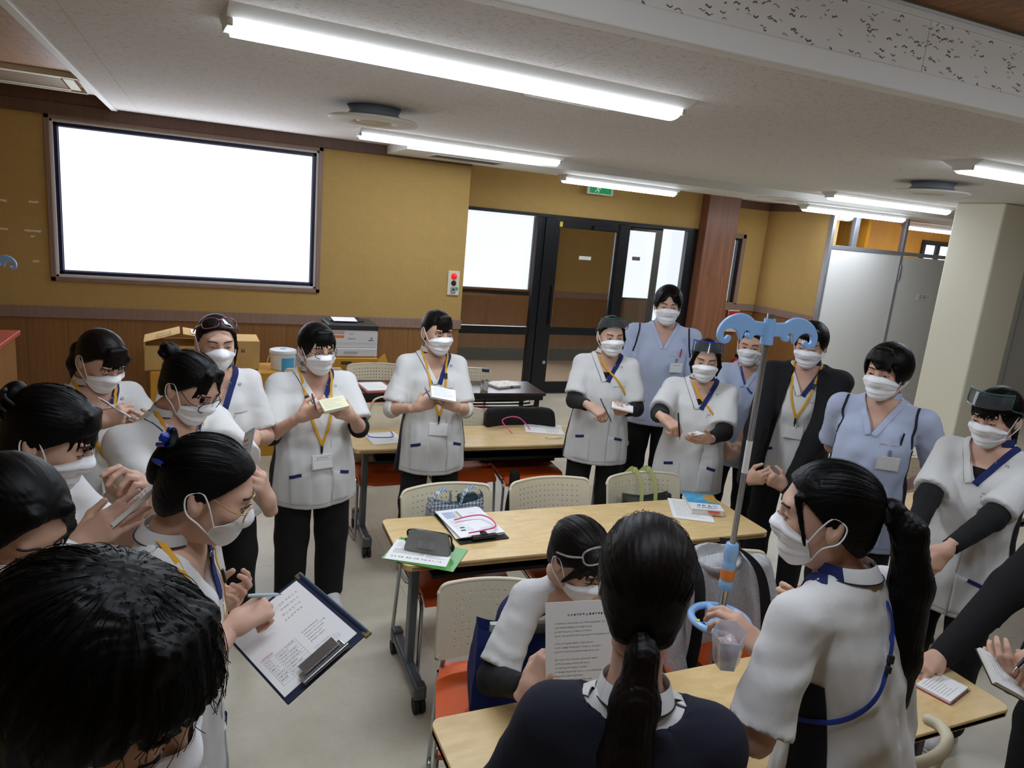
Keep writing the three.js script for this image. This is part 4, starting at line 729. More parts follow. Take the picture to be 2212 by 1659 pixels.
// surgical mask: a pleated sheet over nose, mouth and chin
function maskGeo(kind) {
  const N = 36, R = 32, grid = [];
  const rad = (a, y) => { let r = 0.16; const sx = Math.sin(a), sz = Math.cos(a); for (let i = 0; i < 50; i++) { const d = headBase(sx * r, y, sz * r * 1.0 + 0.0); const dn = Math.min(d, nosef[0](sx * r, y, sz * r) * 1, nosef[1](sx * r, y, sz * r), nosef[2](sx * r, y, sz * r)); if (dn < 0.0004) break; r -= dn * 0.7; } return r; };
  const raw0 = [];
  for (let j = 0; j <= R; j++) { const row = []; for (let i = 0; i <= N; i++) {
    const u = i / N * 2 - 1, v = j / R, a = u * (kind ? 1.02 : 1.08), side = Math.pow(Math.abs(u), kind ? 1.4 : 2.2);
    const top = kind ? mix(-0.004, -0.052, side) : mix(-0.006, -0.042, side), bot = kind ? mix(-0.122, -0.078, Math.pow(Math.abs(u), 1.2)) : mix(-0.121, -0.094, side), y = mix(top, bot, v);
    row.push([a, y, u, v, rad(a, y)]);
  } raw0.push(row); }
  for (let j = 0; j <= R; j++) { const row = []; for (let i = 0; i <= N; i++) {
    let [a, y, u, v, r] = raw0[j][i], m = r;
    for (let dj = -9; dj <= 9; dj++) for (let di = -9; di <= 9; di++) { const q = raw0[clamp(j + dj, 0, R)][clamp(i + di, 0, N)]; m = Math.max(m, q[4] - 0.0004 * (dj * dj + di * di)); }
    const mid = Math.sin(Math.PI * clamp(v, 0, 1)) * (1 - u * u * 0.8), p = v * 4.2, saw = p - Math.floor(p);
    let o = 0.0025 + (kind ? 0.012 * mid * Math.max(0, 1 - Math.abs(u)) : 0.004 * mid + 0.0034 * saw * (v > 0.12 && v < 0.9 ? 1 : 0) * (1 - 0.3 * Math.abs(u)));
    if (v > 0.92) o -= 0.003 * (v - 0.92) / 0.08;
    m += o + (kind ? 0 : 0.0012 * (vnoise(u * 5 + 3, v * 9) - 0.5));
    row.push([Math.sin(a) * m, y, Math.cos(a) * m]);
  } grid.push(row); }
  const pos = [], idx = [];
  for (const t of [0, -0.0016]) for (const row of grid) for (const p of row) { const L = Math.hypot(p[0], p[2]); pos.push(p[0] * (1 + t / L), p[1], p[2] * (1 + t / L)); }
  const W = N + 1, S = W * (R + 1);
  for (let j = 0; j < R; j++) for (let i = 0; i < N; i++) { const a = j * W + i, b = a + 1, c = a + W, d = c + 1; idx.push(a, c, b, b, c, d, S + a, S + b, S + c, S + b, S + d, S + c); }
  for (let j = 0; j < R; j++) for (const i of [0, N]) { const a = j * W + i, c = a + W; i ? idx.push(a, c, S + a, S + a, c, S + c) : idx.push(a, S + a, c, c, S + a, S + c); }
  for (let i = 0; i < N; i++) for (const j of [0, R]) { const a = j * W + i, b = a + 1; j ? idx.push(a, b, S + b, a, S + b, S + a) : idx.push(a, S + b, b, a, S + a, S + b); }
  const g = raw(pos, idx); g.userData.side = [grid[2][0], grid[R - 2][0], grid[2][N], grid[R - 2][N]]; return g;
}
const maskFlat = maskGeo(0), maskBeak = maskGeo(1);
function loops(g) { const [tl, bl, tr, br] = g.userData.side; return [[tl, bl, -1], [tr, br, 1]].map(([t, b, s]) => tube([t, [s * 0.082, -0.005, 0.012], [s * 0.084, 0.016, -0.012], [s * 0.0815, -0.005, -0.036], [s * 0.083, -0.038, -0.022], [s * 0.078, -0.055, 0.01], b], 0.0019, 40, 6)); }
const loopFlat = loops(maskFlat), loopBeak = loops(maskBeak);

// hands: wrist at the origin, +z along the fingers, palm faces -y; right hand (thumb at +x)
const POSES = {
  relaxed: { f: [[22, 30, 18], [26, 34, 20], [30, 38, 22], [34, 40, 24]], t: [[0.62, -0.3, 0.7], [0.3, -0.25, 0.92]] },
  hold: { f: [[30, 42, 24], [36, 46, 26], [42, 50, 28], [48, 50, 30]], t: [[0.5, -0.55, 0.66], [-0.05, -0.45, 0.9]] },
  pen: { f: [[48, 46, 16], [58, 56, 24], [66, 70, 34], [70, 74, 36]], t: [[0.32, -0.62, 0.7], [0.02, -0.42, 0.9]] },
  flat: { f: [[6, 10, 6], [8, 12, 6], [10, 12, 8], [12, 14, 10]], t: [[0.55, -0.2, 0.8], [0.2, -0.1, 0.97]] },
  curl: { f: [[50, 55, 30], [54, 58, 32], [58, 60, 34], [60, 60, 34]], t: [[0.55, -0.4, 0.7], [0.05, -0.5, 0.86]] },
};
function handGeo(pose, cell = 0.0040) {
  const P = POSES[pose], fs = [], base = [[0.027, 0, 0.086], [0.009, 0.002, 0.09], [-0.01, 0.001, 0.086], [-0.027, -0.002, 0.077]], len = [[0.041, 0.025, 0.02], [0.045, 0.028, 0.021], [0.042, 0.026, 0.02], [0.033, 0.02, 0.018]], r0 = [0.0088, 0.009, 0.0085, 0.0075];
  base.forEach((b, i) => { fs.push(cap([b[0] * 0.55, 0, 0.01], b, 0.0145, 0.0118, 0.014)); });
  fs.push(ell([0.012, -0.008, 0.04], [0.024, 0.014, 0.034], 0.014), cap([0, 0, -0.03], [0, 0, 0.012], 0.0225, 0.0235, 0.02));
  base.forEach((b, i) => {
    let p = b, a = 0; const spread = (1.3 - i) * 0.05;
    len[i].forEach((L, j) => { a += P.f[i][j] * D2R; const q = [p[0] + spread * L * Math.cos(a), p[1] - L * Math.sin(a), p[2] + L * Math.cos(a)], ra = r0[i] * (1 - 0.09 * j), c = cap(p, q, ra, ra * 0.92, j ? 0.004 : 0.008); fs.push(c); p = q; });
  });
  let p = [0.03, -0.008, 0.026];
  P.t.forEach((d, j) => { const L = [0.042, 0.038][j], q = p.map((v, k) => v + d[k] * L), c = cap(p, q, [0.0125, 0.0102][j], [0.0104, 0.008][j], j ? 0.005 : 0.014); fs.push(c); p = q; });
  const f = join(fs); return snets(f, [-0.055, -0.095, -0.04], [0.075, 0.03, 0.185], cell);
}
const handCache = {};
function hand(pose, side) {
  const k = pose + side; if (handCache[k]) return handCache[k];
  let g = handCache[pose + 'R'] ??= handGeo(pose);
  if (side === 'L') { g = g.clone(); g.userData.raw = true; g.scale(-1, 1, 1); const ix = g.index.array; for (let i = 0; i < ix.length; i += 3) { const t = ix[i]; ix[i] = ix[i + 1]; ix[i + 1] = t; } g.computeVertexNormals(); }
  return handCache[k] = g;
}
const nrm = (v) => { const L = Math.hypot(...v) || 1; return v.map((q) => q / L); };
const cross = (a, b) => [a[1] * b[2] - a[2] * b[1], a[2] * b[0] - a[0] * b[2], a[0] * b[1] - a[1] * b[0]];
const add = (a, b, t = 1) => [a[0] + b[0] * t, a[1] + b[1] * t, a[2] + b[2] * t];
function frame(o, dir, up) { const z = nrm(dir), x = nrm(cross(up, z)), y = cross(z, x); return new THREE.Matrix4().set(x[0], y[0], z[0], o[0], x[1], y[1], z[1], o[1], x[2], y[2], z[2], o[2], 0, 0, 0, 1); }

// flat strip along points with normals
function ribbon(pts, nor, w, t = 0.002, lift = 0.001) {
  const pos = [], idx = [], n = pts.length;
  for (let i = 0; i < n; i++) {
    const tan = nrm(add(pts[Math.min(n - 1, i + 1)], pts[Math.max(0, i - 1)], -1)), s = nrm(cross(tan, nor[i]));
    for (const [a, b] of [[-1, lift], [1, lift], [1, lift + t], [-1, lift + t]]) pos.push(...add(add(pts[i], s, a * w / 2), nor[i], b));
  }
  for (let i = 0; i < n - 1; i++) for (let k = 0; k < 4; k++) { const a = 4 * i + k, b = 4 * i + (k + 1) % 4; idx.push(a, a + 4, b, b, a + 4, b + 4); }
  idx.push(0, 1, 2, 0, 2, 3); const e = 4 * (n - 1); idx.push(e, e + 2, e + 1, e, e + 3, e + 2);
  return raw(pos, idx);
}

// ---------- one person ----------
const cloth = (color, rough = 0.88) => phys(color, rough, { bumpMap: weave, bumpScale: 0.0003, sheen: 0.15, sheenRoughness: 0.8 });
const weave = dataTex(128, 128, (u, v, i, j) => 255 * (0.5 + 0.25 * Math.sin(i * Math.PI / 2) + 0.25 * Math.sin(j * Math.PI / 2)), [40, 40], false);
const C = {
  white: cloth(0xdcdbd8), pale: cloth(0xb8c3dc), black: cloth(0x090909), trousers: cloth(0x08080a), navy: cloth(0x16245e), navyDark: cloth(0x0c0e1e), cardigan: cloth(0x070b22), coat: cloth(0x0b0b10), cream: cloth(0xd8d4cc), lanyard: std(0xd69a12, 0.7), lanyardBlue: std(0x1a3a94, 0.7), piping: std(0x181b2c, 0.8), seam: cloth(0xb9b8b6), shoe: std(0xe4e4e4, 0.6), sole: std(0xc4c4c4, 0.7),
};
const badgeTex = [0, 1, 2].map((k) => canvasTex(128, 96, (c) => { c.fillStyle = '#e8e8e6'; c.fillRect(0, 0, 128, 96); if (k) { glyphs(c, 26, 16, 6, 12, k * 5, 1.5, '#555'); if (k > 1) { c.fillStyle = '#5c7a68'; c.fillRect(10, 10, 108, 2); c.fillRect(10, 34, 108, 2); } } c.strokeStyle = '#c4c4c2'; c.strokeRect(1, 1, 126, 94); }));
const badgeMat = badgeTex.map((t) => phys(0xffffff, 0.25, { map: t, clearcoat: 0.6 }));
function bangs(n, x0, x1, yb, top = [0, 0.09, 0.058], r = 0.0078, sweep = 0) {     // a fringe of separate locks lying on the forehead
  const out = []; for (let i = 0; i < n; i++) { const u = i / (n - 1), x = mix(x0, x1, u), y = yb(x) + 0.012 * (hash2(i, n) - 0.5), z = frontZ(x, y) + 0.003, m = [mix(top[0], x, 0.75) + sweep * 0.3, mix(top[1], y, 0.5) + 0.01, 0]; m[2] = frontZ(m[0], m[1]) + 0.005;
    out.push(cap([mix(top[0], x, 0.55), top[1], top[2]], m, r * 1.2, r, 0.009), cap(m, [x + sweep, y, z], r, r * 0.35, 0.003)); } return out;
}
function hairMesh(o) {
  const v = o.vol || 0, parts = [ell([0, 0.022, -0.014], [0.0815 + v, 0.093 + v, 0.103 + v], 0.02)];
  if (!o.noNape) parts.push(ell([0, -0.045, -0.052], [0.06 + v, 0.055, 0.045 + v], 0.03));
  const hl = o.hl || ((x) => 0.06 - 8 * x * x), baseF = join(parts), extras = (o.extra || []), ex = extras.length ? join(extras) : null, low = o.low ?? ((x, z) => -0.012 + 1.15 * z), xw = o.xw || 0.063;
  const ax = o.axis || [0, 0.2, -1], grooves = (o.groove ?? 0.0014) * 0.45, N = (o.strands || 46) * 1.5;
  const f = (x, y, z) => {
    let d = baseF(x, y, z);
    const open = Math.max((y - hl(x)) * 0.85, Math.abs(x) - xw - 0.02 * clamp(-(y + 0.03) * 10, 0, 1));
    d = -smin(-d, Math.max(open, 0.022 - z), 0.006);
    d = -smin(-d, (y - low(x, z)) * 0.65, 0.006);
    if (ex) d = smin(d, ex(x, y, z), 0.012);
    if (d < 0.02 && d > -0.02) {
      const a = ax[1] > 0.7 ? Math.atan2(x - ax[0], z + 0.01) : Math.atan2(x, y - (o.root ? o.root[1] : 0.0) - 0.25 * z);
      d += grooves * (Math.sin(a * N + 3 * vnoise(x * 40 + 7, y * 22 + z * 18)) + 0.8 * Math.sin(a * N * 2.3 + 5 * vnoise(y * 30 + 3, z * 30 + x * 20)));
    }
    return d;
  };
  const B = o.box || [[-0.11, -0.13, -0.13], [0.11, 0.13, 0.12]];
  return snets(f, B[0], B[1], o.cell || (o.far ? 0.0052 : 0.0042));
}
function looseHair(o, n, kind) {                                // single stray hairs just above the surface
  const v = o.vol || 0, c = [0, 0.022, -0.014], r = [0.0815 + v, 0.093 + v, 0.103 + v], on = (d, k) => { const q = nrm([d[0] / r[0], d[1] / r[1], d[2] / r[2]]); return [c[0] + q[0] * r[0] * k, c[1] + q[1] * r[1] * k, c[2] + q[2] * r[2] * k]; }, out = [];
  for (let i = 0; i < n; i++) {
    const pts = [], lift = 0.008 + 0.05 * rnd() * rnd();
    if (kind === 'down') { const a = rnd() * 6.283, e = 1.2 + 0.6 * rnd(), b = rnd() * 0.5; for (let k = 0; k <= 6; k++) { const t = k / 6, p = mix(0.15 + b, e, t), aa = a + 0.25 * t * (rnd() - 0.5); pts.push(on([Math.sin(aa) * Math.sin(p), Math.cos(p), Math.cos(aa) * Math.sin(p)], 1.0 + lift * Math.sin(t * 2.2) + (k === 6 ? 0.05 * rnd() : 0))); } }
    else { const R = o.root || [0, -0.02, -0.105], a = (rnd() - 0.5) * 3.0, s = [Math.sin(a) * 0.8, 0.45 + 0.55 * Math.cos(a), 0.55 - 0.4 * rnd()]; for (let k = 0; k <= 6; k++) { const t = k / 6; pts.push(on([mix(s[0], R[0] * 9, t), mix(s[1], (R[1] - c[1]) * 8, t), mix(s[2], -1, t)], 1.0 + lift * Math.sin(t * Math.PI))); } }
    out.push(tube(pts, 0.00045, 12, 3));
  }
  return out;
}
function tailGeo(chain, flat = 1, cell = 0.0045, N = 14) {        // hanging bunch of hair with strand grooves, in person coordinates
  const fs = []; for (let i = 0; i < chain.length - 1; i++) fs.push(cap(chain[i].slice(0, 3), chain[i + 1].slice(0, 3), chain[i][3], chain[i + 1][3], 0.02));
  const f0 = join(fs), lo = [1, 9, 1].map((_, k) => Math.min(...chain.map((c) => c[k] - c[3] - 0.01))), hi = [0, 1, 2].map((k) => Math.max(...chain.map((c) => c[k] + c[3] + 0.01)));
  return snets((x, y, z) => f0(x, y, z) + 0.0010 * Math.sin(x * 620 + 6 * vnoise(y * 6, z * 9)) + 0.0008 * Math.sin(z * 590 + 5 * vnoise(y * 5 + 4, x * 9)), lo, hi, cell);
}
function person(o) {
  const hp = o.head, G = thing('person', o.label, 'person', [o.at[0], 0, o.at[1]], o.yaw * D2R, o.group);
  const cy = Math.cos(o.yaw * D2R), sy = Math.sin(o.yaw * D2R);
  const loc = ([x, y, z]) => { const dx = x - o.at[0], dz = z - o.at[1]; return [dx * cy - dz * sy, y, dx * sy + dz * cy]; };
  const H = loc(hp.p), hs = hp.s || 1, E = new THREE.Euler((hp.pitch || 0) * D2R, ((hp.yaw ?? o.yaw) - o.yaw) * D2R, (hp.roll || 0) * D2R, 'YXZ');
  const HM = new THREE.Matrix4().compose(V(...H), new THREE.Quaternion().setFromEuler(E), V(hs, hs, hs));
  const hpt = (x, y, z) => V(x, y, z).applyMatrix4(HM).toArray();
  const nb = hpt(0, -0.06, -0.02), N = [nb[0] * 0.85, nb[1] - (o.neck ?? 0.074), nb[2] * (o.stoop ?? 0.85) - 0.02];
  const ky = o.sit ? 0.96 : o.ky || N[1] / 1.355, w = o.w || 1, dp = o.depth || 1, sd = (o.seed || 1) * 17.3, sit = o.sit;
  const hipY = sit ? 0.5 : 0.8 * ky, yk = (y) => (sit ? (y > 0.8 ? mix(hipY, N[1], (y - 0.8) / 0.555) : hipY - (0.8 - y) * 0.35) : y * ky);
  const off = (y) => { const t = clamp((y - hipY) / (N[1] - hipY), -0.3, 1.1), s = t < 0 ? 0 : Math.pow(t, 1.25); return [N[0] * s, N[2] * s]; };
  const lathef = (st, k = 0.03, fold = 0) => {
    const S = st.map(([y, a, b, c = 0]) => [yk(y), a * w, b * w * dp, c]);
    const f = (x, y, z) => {
      const yy = clamp(y, S[0][0], S[S.length - 1][0]); let i = 0; while (i < S.length - 2 && yy > S[i + 1][0]) i++;
      const u = (yy - S[i][0]) / (S[i + 1][0] - S[i][0]), t = u * u * (3 - 2 * u) * 0.5 + u * 0.5, a = mix(S[i][1], S[i + 1][1], t), b = mix(S[i][2], S[i + 1][2], t), c = mix(S[i][3], S[i + 1][3], t), [ox, oz] = off(yy);
      const q = (x - ox) / a, r = (z - oz - c) / b, kk = Math.sqrt(q * q + r * r);
      let d = kk < 0.05 ? -Math.min(a, b) : kk * (kk - 1) / Math.sqrt((q / a) ** 2 + (r / b) ** 2);
      if (fold && Math.abs(d) < 0.06) {
        const th = Math.atan2(q, r), low = clamp((yk(1.0) - y) / (yk(1.0) - S[0][0]), 0, 1), mid = 1 - Math.abs(clamp((y - yk(1.02)) / (0.2 * ky), -1, 1));
        d -= fold * ((0.3 + low) * 0.012 * (vnoise(th * 1.6 + sd, y * 2.2 + sd) - 0.5) + (0.35 + 0.65 * mid) * 0.012 * (vnoise(th * 2.2 + y * 5 + sd, y * 13 - th * 2) - 0.5) + 0.006 * (vnoise(th * 5 + sd, y * 9 + th * 3) - 0.5));
      }
      const dy = Math.max(S[0][0] - y, y - S[S.length - 1][0]);
      return dy > 0 ? (d > 0 ? Math.hypot(d, dy) : dy) : Math.max(d, dy);
    };
    f.k = k; return f;
  };
  // skeleton
  const rotp = (v) => [v[0] * cy - v[2] * sy, v[1], v[0] * sy + v[2] * cy];
  const sh = {}, el = {}, wr = {}, hd = {}, sw = (o.male ? 0.18 : 0.154) * w * (ky * 0.5 + 0.5);
  for (const [s, k] of [['R', -1], ['L', 1]]) {
    const tw = (o.twist || 0) * D2R;
    sh[s] = [N[0] + k * sw * Math.cos(tw), N[1] - 0.076 * ky, N[2] - 0.008 - k * sw * Math.sin(tw)];
    const h = o.hands?.[s], L1 = 0.268 * ky * (o.arm || 1), L2 = 0.228 * ky * (o.arm || 1);
    let dir, up, P;
    const rot = (v) => [v[0] * cy - v[2] * sy, v[1], v[0] * sy + v[2] * cy];
    if (h) { dir = nrm(h.dir ? rot(h.dir) : [-k * 0.72, 0.4, 0.4]); up = h.up ? rot(h.up) : [k * 0.2, -0.15, 0.95]; P = add(loc(h.p), dir, -0.075); }
    else { dir = [k * 0.02, -1, 0.06]; up = [k, 0, 0.3]; P = add(sh[s], [k * 0.05, -(L1 + L2) * 0.99, 0.05]); }
    const v = add(P, sh[s], -1); let D = Math.hypot(...v), l1 = L1, l2 = L2; if (D > (l1 + l2) * 0.995) { const q = D / ((l1 + l2) * 0.995); l1 *= q; l2 *= q; }
    const u = nrm(v), pole = h?.pole ? rotp(h.pole) : [k * 0.55, -1, -0.35], pp = nrm(add(pole, u, -(pole[0] * u[0] + pole[1] * u[1] + pole[2] * u[2])));
    const a = (l1 * l1 - l2 * l2 + D * D) / (2 * D), hh = Math.sqrt(Math.max(0, l1 * l1 - a * a));
    el[s] = add(add(sh[s], u, a), pp, hh); wr[s] = P; hd[s] = { pose: h?.pose || 'relaxed', dir, up };
  }
  const hipx = 0.085 * w, st = o.stance || 0.108, an = { R: [-st, 0.07, o.step ? 0.06 : 0], L: [st, 0.07, o.step ? -0.06 : 0] }, kn = { R: [-st * 0.95, 0.45 * ky, 0.02], L: [st * 0.95, 0.45 * ky, 0.02] };
  if (sit) { for (const [s, k] of [['R', -1], ['L', 1]]) { kn[s] = [k * 0.12, 0.5, 0.4]; an[s] = [k * 0.12, 0.07, 0.36]; } }
  const hip = { R: [-hipx, hipY, 0], L: [hipx, hipY, 0] };
  // body: head, neck, trunk, arms, legs and hands
  const trunk = lathef([[0.76, 0.15, 0.1], [0.84, 0.155, 0.11], [0.98, 0.12, 0.09], [1.12, 0.135, 0.1, 0.008], [1.23, 0.14, 0.085], [1.3, 0.115, 0.065, -0.008], [1.35, 0.055, 0.05, -0.008]]);
  const fs = [trunk, cap(add(N, [0, -0.04, 0]), hpt(0, -0.05, -0.022), o.male ? 0.058 : 0.051, o.male ? 0.054 : 0.047, 0.03)];
  for (const s of ['R', 'L']) { fs.push(cap(add(N, [0, -0.045, 0]), sh[s], 0.05, 0.048, 0.04), cap(sh[s], el[s], 0.045 * w, 0.037, 0.03), cap(el[s], add(wr[s], hd[s].dir, -0.01), 0.037, 0.0235, 0.02)); }
  const legs = ['R', 'L'].flatMap((s) => [cap(hip[s], kn[s], 0.082 * w, 0.052, 0.03), cap(kn[s], an[s], 0.052, 0.036, 0.02), cap(an[s], add(an[s], [0, -0.03, 0.12]), 0.036, 0.03, 0.02)]);
  const all = join([...fs, ...legs]);
  const pts = [N, hpt(0, 0, 0), ...['R', 'L'].flatMap((s) => [sh[s], el[s], wr[s], hip[s], kn[s], an[s]])], lo = [0, 1, 2].map((k) => Math.min(...pts.map((p) => p[k]))), hi = [0, 1, 2].map((k) => Math.max(...pts.map((p) => p[k])));
  const pad = 0.14 * w; lo[0] -= pad; lo[2] -= pad + 0.03; hi[0] += pad; hi[2] += pad + 0.05;
  const skinGeo = [snets(all, [lo[0], 0.01, lo[2]], [hi[0], H[1] - 0.03, hi[2]], 0.0155)];
  const hg = (o.near ? headFine : headCoarse).clone(); hg.applyMatrix4(HM); skinGeo.push(hg);
  for (const s of ['R', 'L']) { if (o.noHand?.includes(s)) continue; const g = hand(hd[s].pose, s).clone(); g.applyMatrix4(frame(wr[s], hd[s].dir, hd[s].up).multiply(new THREE.Matrix4().makeScale(o.male ? 1.08 : 1, o.male ? 1.08 : 1, o.male ? 1.08 : 1))); skinGeo.push(g); }
  const body = mergeGeometries(skinGeo.map((g) => { g.userData = {}; return g; })); body.userData.raw = true;
  part('body', body, M2.skin, G);
  // face
  const inHead = (name, geos, mat, label) => { const list = (Array.isArray(geos) ? geos : [geos]).map((g) => { const r = g.userData.raw, q = g.clone(); q.applyMatrix4(HM); if (r) q.userData.raw = true; return q; }); return part(name, list.length === 1 ? list[0] : list, mat, G, label); };
  if (o.face !== false) for (const [ball, ir, lid, brow] of eyesFor(o.eyes ?? 0.8)) { const e = inHead('eye', ball, M2.eyeWhite); const q = ir.clone(); q.applyMatrix4(HM); part('iris', [q], M2.iris, e); const l = lid.clone(); l.applyMatrix4(HM); part('eyelid', [l], M2.lash, e); inHead('eyebrow', brow, M2.brow); }
  const mk = inHead('face_mask', o.beak ? maskBeak : maskFlat, M2.mask);
  for (const g of o.beak ? loopBeak : loopFlat) { const q = g.clone(); q.applyMatrix4(HM); part('ear_loop', [q], M2.loop, mk); }
  const hm = o.hairMat || M2.hair, hair = inHead('hair', hairMesh({ far: !o.near, ...(o.hair || {}) }), hm);
  if (o.loose) { const lh = inHead('stray_hair', looseHair(o.hair, o.loose, o.looseKind), hm); lh.userData.kind = 'stuff'; }
  for (const [name, chain] of o.tails || []) part(name, tailGeo(chain.map(([x, y, z, r]) => [...hpt(x, y, z), r * hs]), 1, o.near ? 0.004 : 0.005), hm, G);
  for (const x of o.headWear || []) x({ inHead, HM, G, hair });
  // clothes
  const wide = o.wide || 1, T = o.tunic || {}, hem = T.hem || 0.65, tc = T.color || C.white;
  const stations = [[hem, 0.208 * wide, 0.152 * wide, 0.005], [0.8, 0.198 * wide, 0.148 * wide, 0.005], [0.98, 0.172, 0.13, 0.005], [1.1, 0.168, 0.132, 0.012], [1.2, 0.166, 0.115, 0.006], [1.275, 0.148, 0.088, -0.004], [1.325, 0.098, 0.072, -0.008], [1.362, 0.064, 0.06, -0.01]];
  const torso = lathef(stations, 0.03, 1.5), flatTorso = lathef(stations, 0.03, 0.5);
  const shoulders = ['R', 'L'].map((s) => cap(add(N, [0, -0.028, -0.006]), add(sh[s], [0, 0.004, 0]), 0.04, 0.047 * w, 0.05));
  const slv = ['R', 'L'].map((s) => { const e = add(sh[s], add(el[s], sh[s], -1), T.sleeve ?? 0.86), d = nrm(add(el[s], sh[s], -1)), c = cap(sh[s], add(e, d, 0.05), 0.054 * w, 0.071 * w, 0.05); const f = (x, y, z) => Math.max(c(x, y, z) + 0.010 * (vnoise(x * 16 + sd, y * 22 + z * 12) - 0.5) + 0.005 * (vnoise(y * 45 + x * 20, z * 30 + sd) - 0.5), (x - e[0]) * d[0] + (y - e[1]) * d[1] + (z - e[2]) * d[2]); f.k = 0.035; return f; });
  const closed = join([torso, ...shoulders]), withSleeves = o.coat ? closed : join([torso, ...shoulders, ...slv]);
  const vb = yk(T.v || 1.2), vs = T.vs ?? 0.5, vx = N[0] * 0.9;
  const vcut = (x, y, z) => Math.max((Math.abs(x - vx) - Math.max(0, (y - vb) * vs)) * 0.85, N[2] + 0.0 - z, vb - y);
  const neckHole = cap(add(N, [0, 0.0, 0]), add(N, [0, 0.3, 0.05]), 0.054, 0.09);
  const tunicField = (x, y, z) => { let d = withSleeves(x, y, z); if (y > vb - 0.03) { d = Math.max(d, -vcut(x, y, z)); d = Math.max(d, -neckHole(x, y, z)); } return d; };
  const tb = [[Math.min(lo[0], N[0] - 0.3 * w), yk(hem) - 0.02, lo[2] - 0.06], [Math.max(hi[0], N[0] + 0.3 * w), N[1] + 0.06, hi[2] + 0.06]];
  const tun = part(T.name || 'tunic', snets(tunicField, tb[0], tb[1], o.near ? 0.0092 : 0.0115), tc, G);
  // projections on to the cloth
  const grad = (f, p) => { const e = 0.004; return nrm([f(p[0] + e, p[1], p[2]) - f(p[0] - e, p[1], p[2]), f(p[0], p[1] + e, p[2]) - f(p[0], p[1] - e, p[2]), f(p[0], p[1], p[2] + e) - f(p[0], p[1], p[2] - e)]); };
  const snap = (p, f = closed) => { let q = p; for (let i = 0; i < 8; i++) q = add(q, grad(f, q), -clamp(f(...q), -0.03, 0.03)); return q; };
  const onRay = (p, d, f = closed) => { let t = 0, best = p, bv = 9; for (let i = 0; i < 90; i++) { const q = add(p, d, t), v = f(...q); if (v < bv) { bv = v; best = q; } if (v < 0.0006) return q; t += v * 0.8; if (t > 1.1) break; } return snap(best, f); };
  const front = (x, y, f) => { const yy = yk(y), [ox, oz] = off(yy); return onRay([ox + x, yy, oz + 0.6], [0, 0, -1], f); };
  const radial = (deg, y, f) => { const yy = yk(y), [ox, oz] = off(yy), a = deg * D2R; return onRay([ox + Math.sin(a) * 0.6, yy, oz + Math.cos(a) * 0.6], [-Math.sin(a), 0, -Math.cos(a)], f); };
  const strip = (name, pts, width, mat, parent = tun, thick = 0.0018, lift = 0.0012, f = closed, label) => part(name, ribbon(pts, pts.map((p) => grad(f, p)), width, thick, lift), mat, parent, label);
  const dense = (list, n = 8) => { const c = new THREE.CatmullRomCurve3(list.map((p) => V(...p)), false, 'centripetal'); return c.getPoints(list.length * n).map((p) => p.toArray()); };
  const vEdge = (k, d = 0) => { const out = []; for (let i = 0; i <= 14; i++) { const y = mix(vb - 0.004, N[1] + 0.018, i / 14), x = vx + k * (Math.max(0, (y - vb) * vs) + d); out.push(onRay([x, y, N[2] + 0.5], [0, 0, -1])); } const s = []; for (let i = 1; i <= 0; i++) { const a = Math.PI * i / 8; const last = out[14]; s.push(snap([N[0] + k * Math.abs(last[0] - N[0]) * Math.cos(a * 0.5), N[1] + 0.02 + 0.012 * Math.sin(a * 0.5), N[2] + (last[2] - N[2]) * (1 - i / 8) - 0.055 * Math.sin(a * 0.5)])); } return out.concat(s); };
  const collarR = T.collarR || tc, collarL = T.collarL || C.navy;
  strip('collar', vEdge(-1, 0.012), 0.026, collarR, tun, 0.004); strip('collar', vEdge(1, 0.012), 0.026, collarL, tun, 0.003, 0.001, closed, T.plain ? undefined : 'navy collar band');
  {
    const up = add(nb, N, -1), ring = (a0, a1, mat, label) => {
      const pos = [], idx = [], n = 20; for (let i = 0; i <= n; i++) { const a = mix(a0, a1, i / n) * D2R, sx = Math.sin(a), cz = Math.cos(a), back = 0.5 - 0.5 * cz, b = [N[0] + sx * 0.071, N[1] + 0.002 + 0.01 * back, N[2] - 0.008 + cz * 0.068], t = [N[0] + up[0] * 0.3 + sx * 0.061, N[1] + 0.028 + 0.014 * back, N[2] - 0.008 + up[2] * 0.3 + cz * 0.059]; for (const [p, o2] of [[b, 0], [t, 0], [t, 0.003], [b, 0.003]]) pos.push(p[0] + sx * o2, p[1], p[2] + cz * o2); }
      for (let i = 0; i < n; i++) for (let k = 0; k < 4; k++) { const a = 4 * i + k, b = 4 * i + (k + 1) % 4; idx.push(a, b, a + 4, b, b + 4, a + 4); }
      const e = 4 * n; idx.push(0, 2, 1, 0, 3, 2, e, e + 1, e + 2, e, e + 2, e + 3); return part('stand_collar', raw(pos, idx), mat, tun, label);
    };
    ring(118, 322, collarR); ring(40, 118, collarL, T.plain ? undefined : 'navy collar end');
    if (!T.plain) { const e = []; for (let a = 70; a <= 320; a += 10) { const r = a * D2R; e.push([N[0] + Math.sin(r) * 0.0745, N[1] + 0.003 + 0.01 * (0.5 - 0.5 * Math.cos(r)), N[2] - 0.008 + Math.cos(r) * 0.0715]); } part('collar_piping', [tube(e, 0.0016, 60, 5)], C.piping, tun); }
  }
  if (!T.plain) {
    strip('collar_piping', vEdge(-1, 0.027).slice(0, 16), 0.0035, C.piping, tun);
    for (const [dx, y] of [[0.045, 1.295], [0.09, 1.29]]) { const p = front(dx, y); part('snap_button', [at(new THREE.TorusGeometry(0.006, 0.0014, 6, 16), ...add(p, [0, 0, 0.004]))], M.alu, tun); }
  }
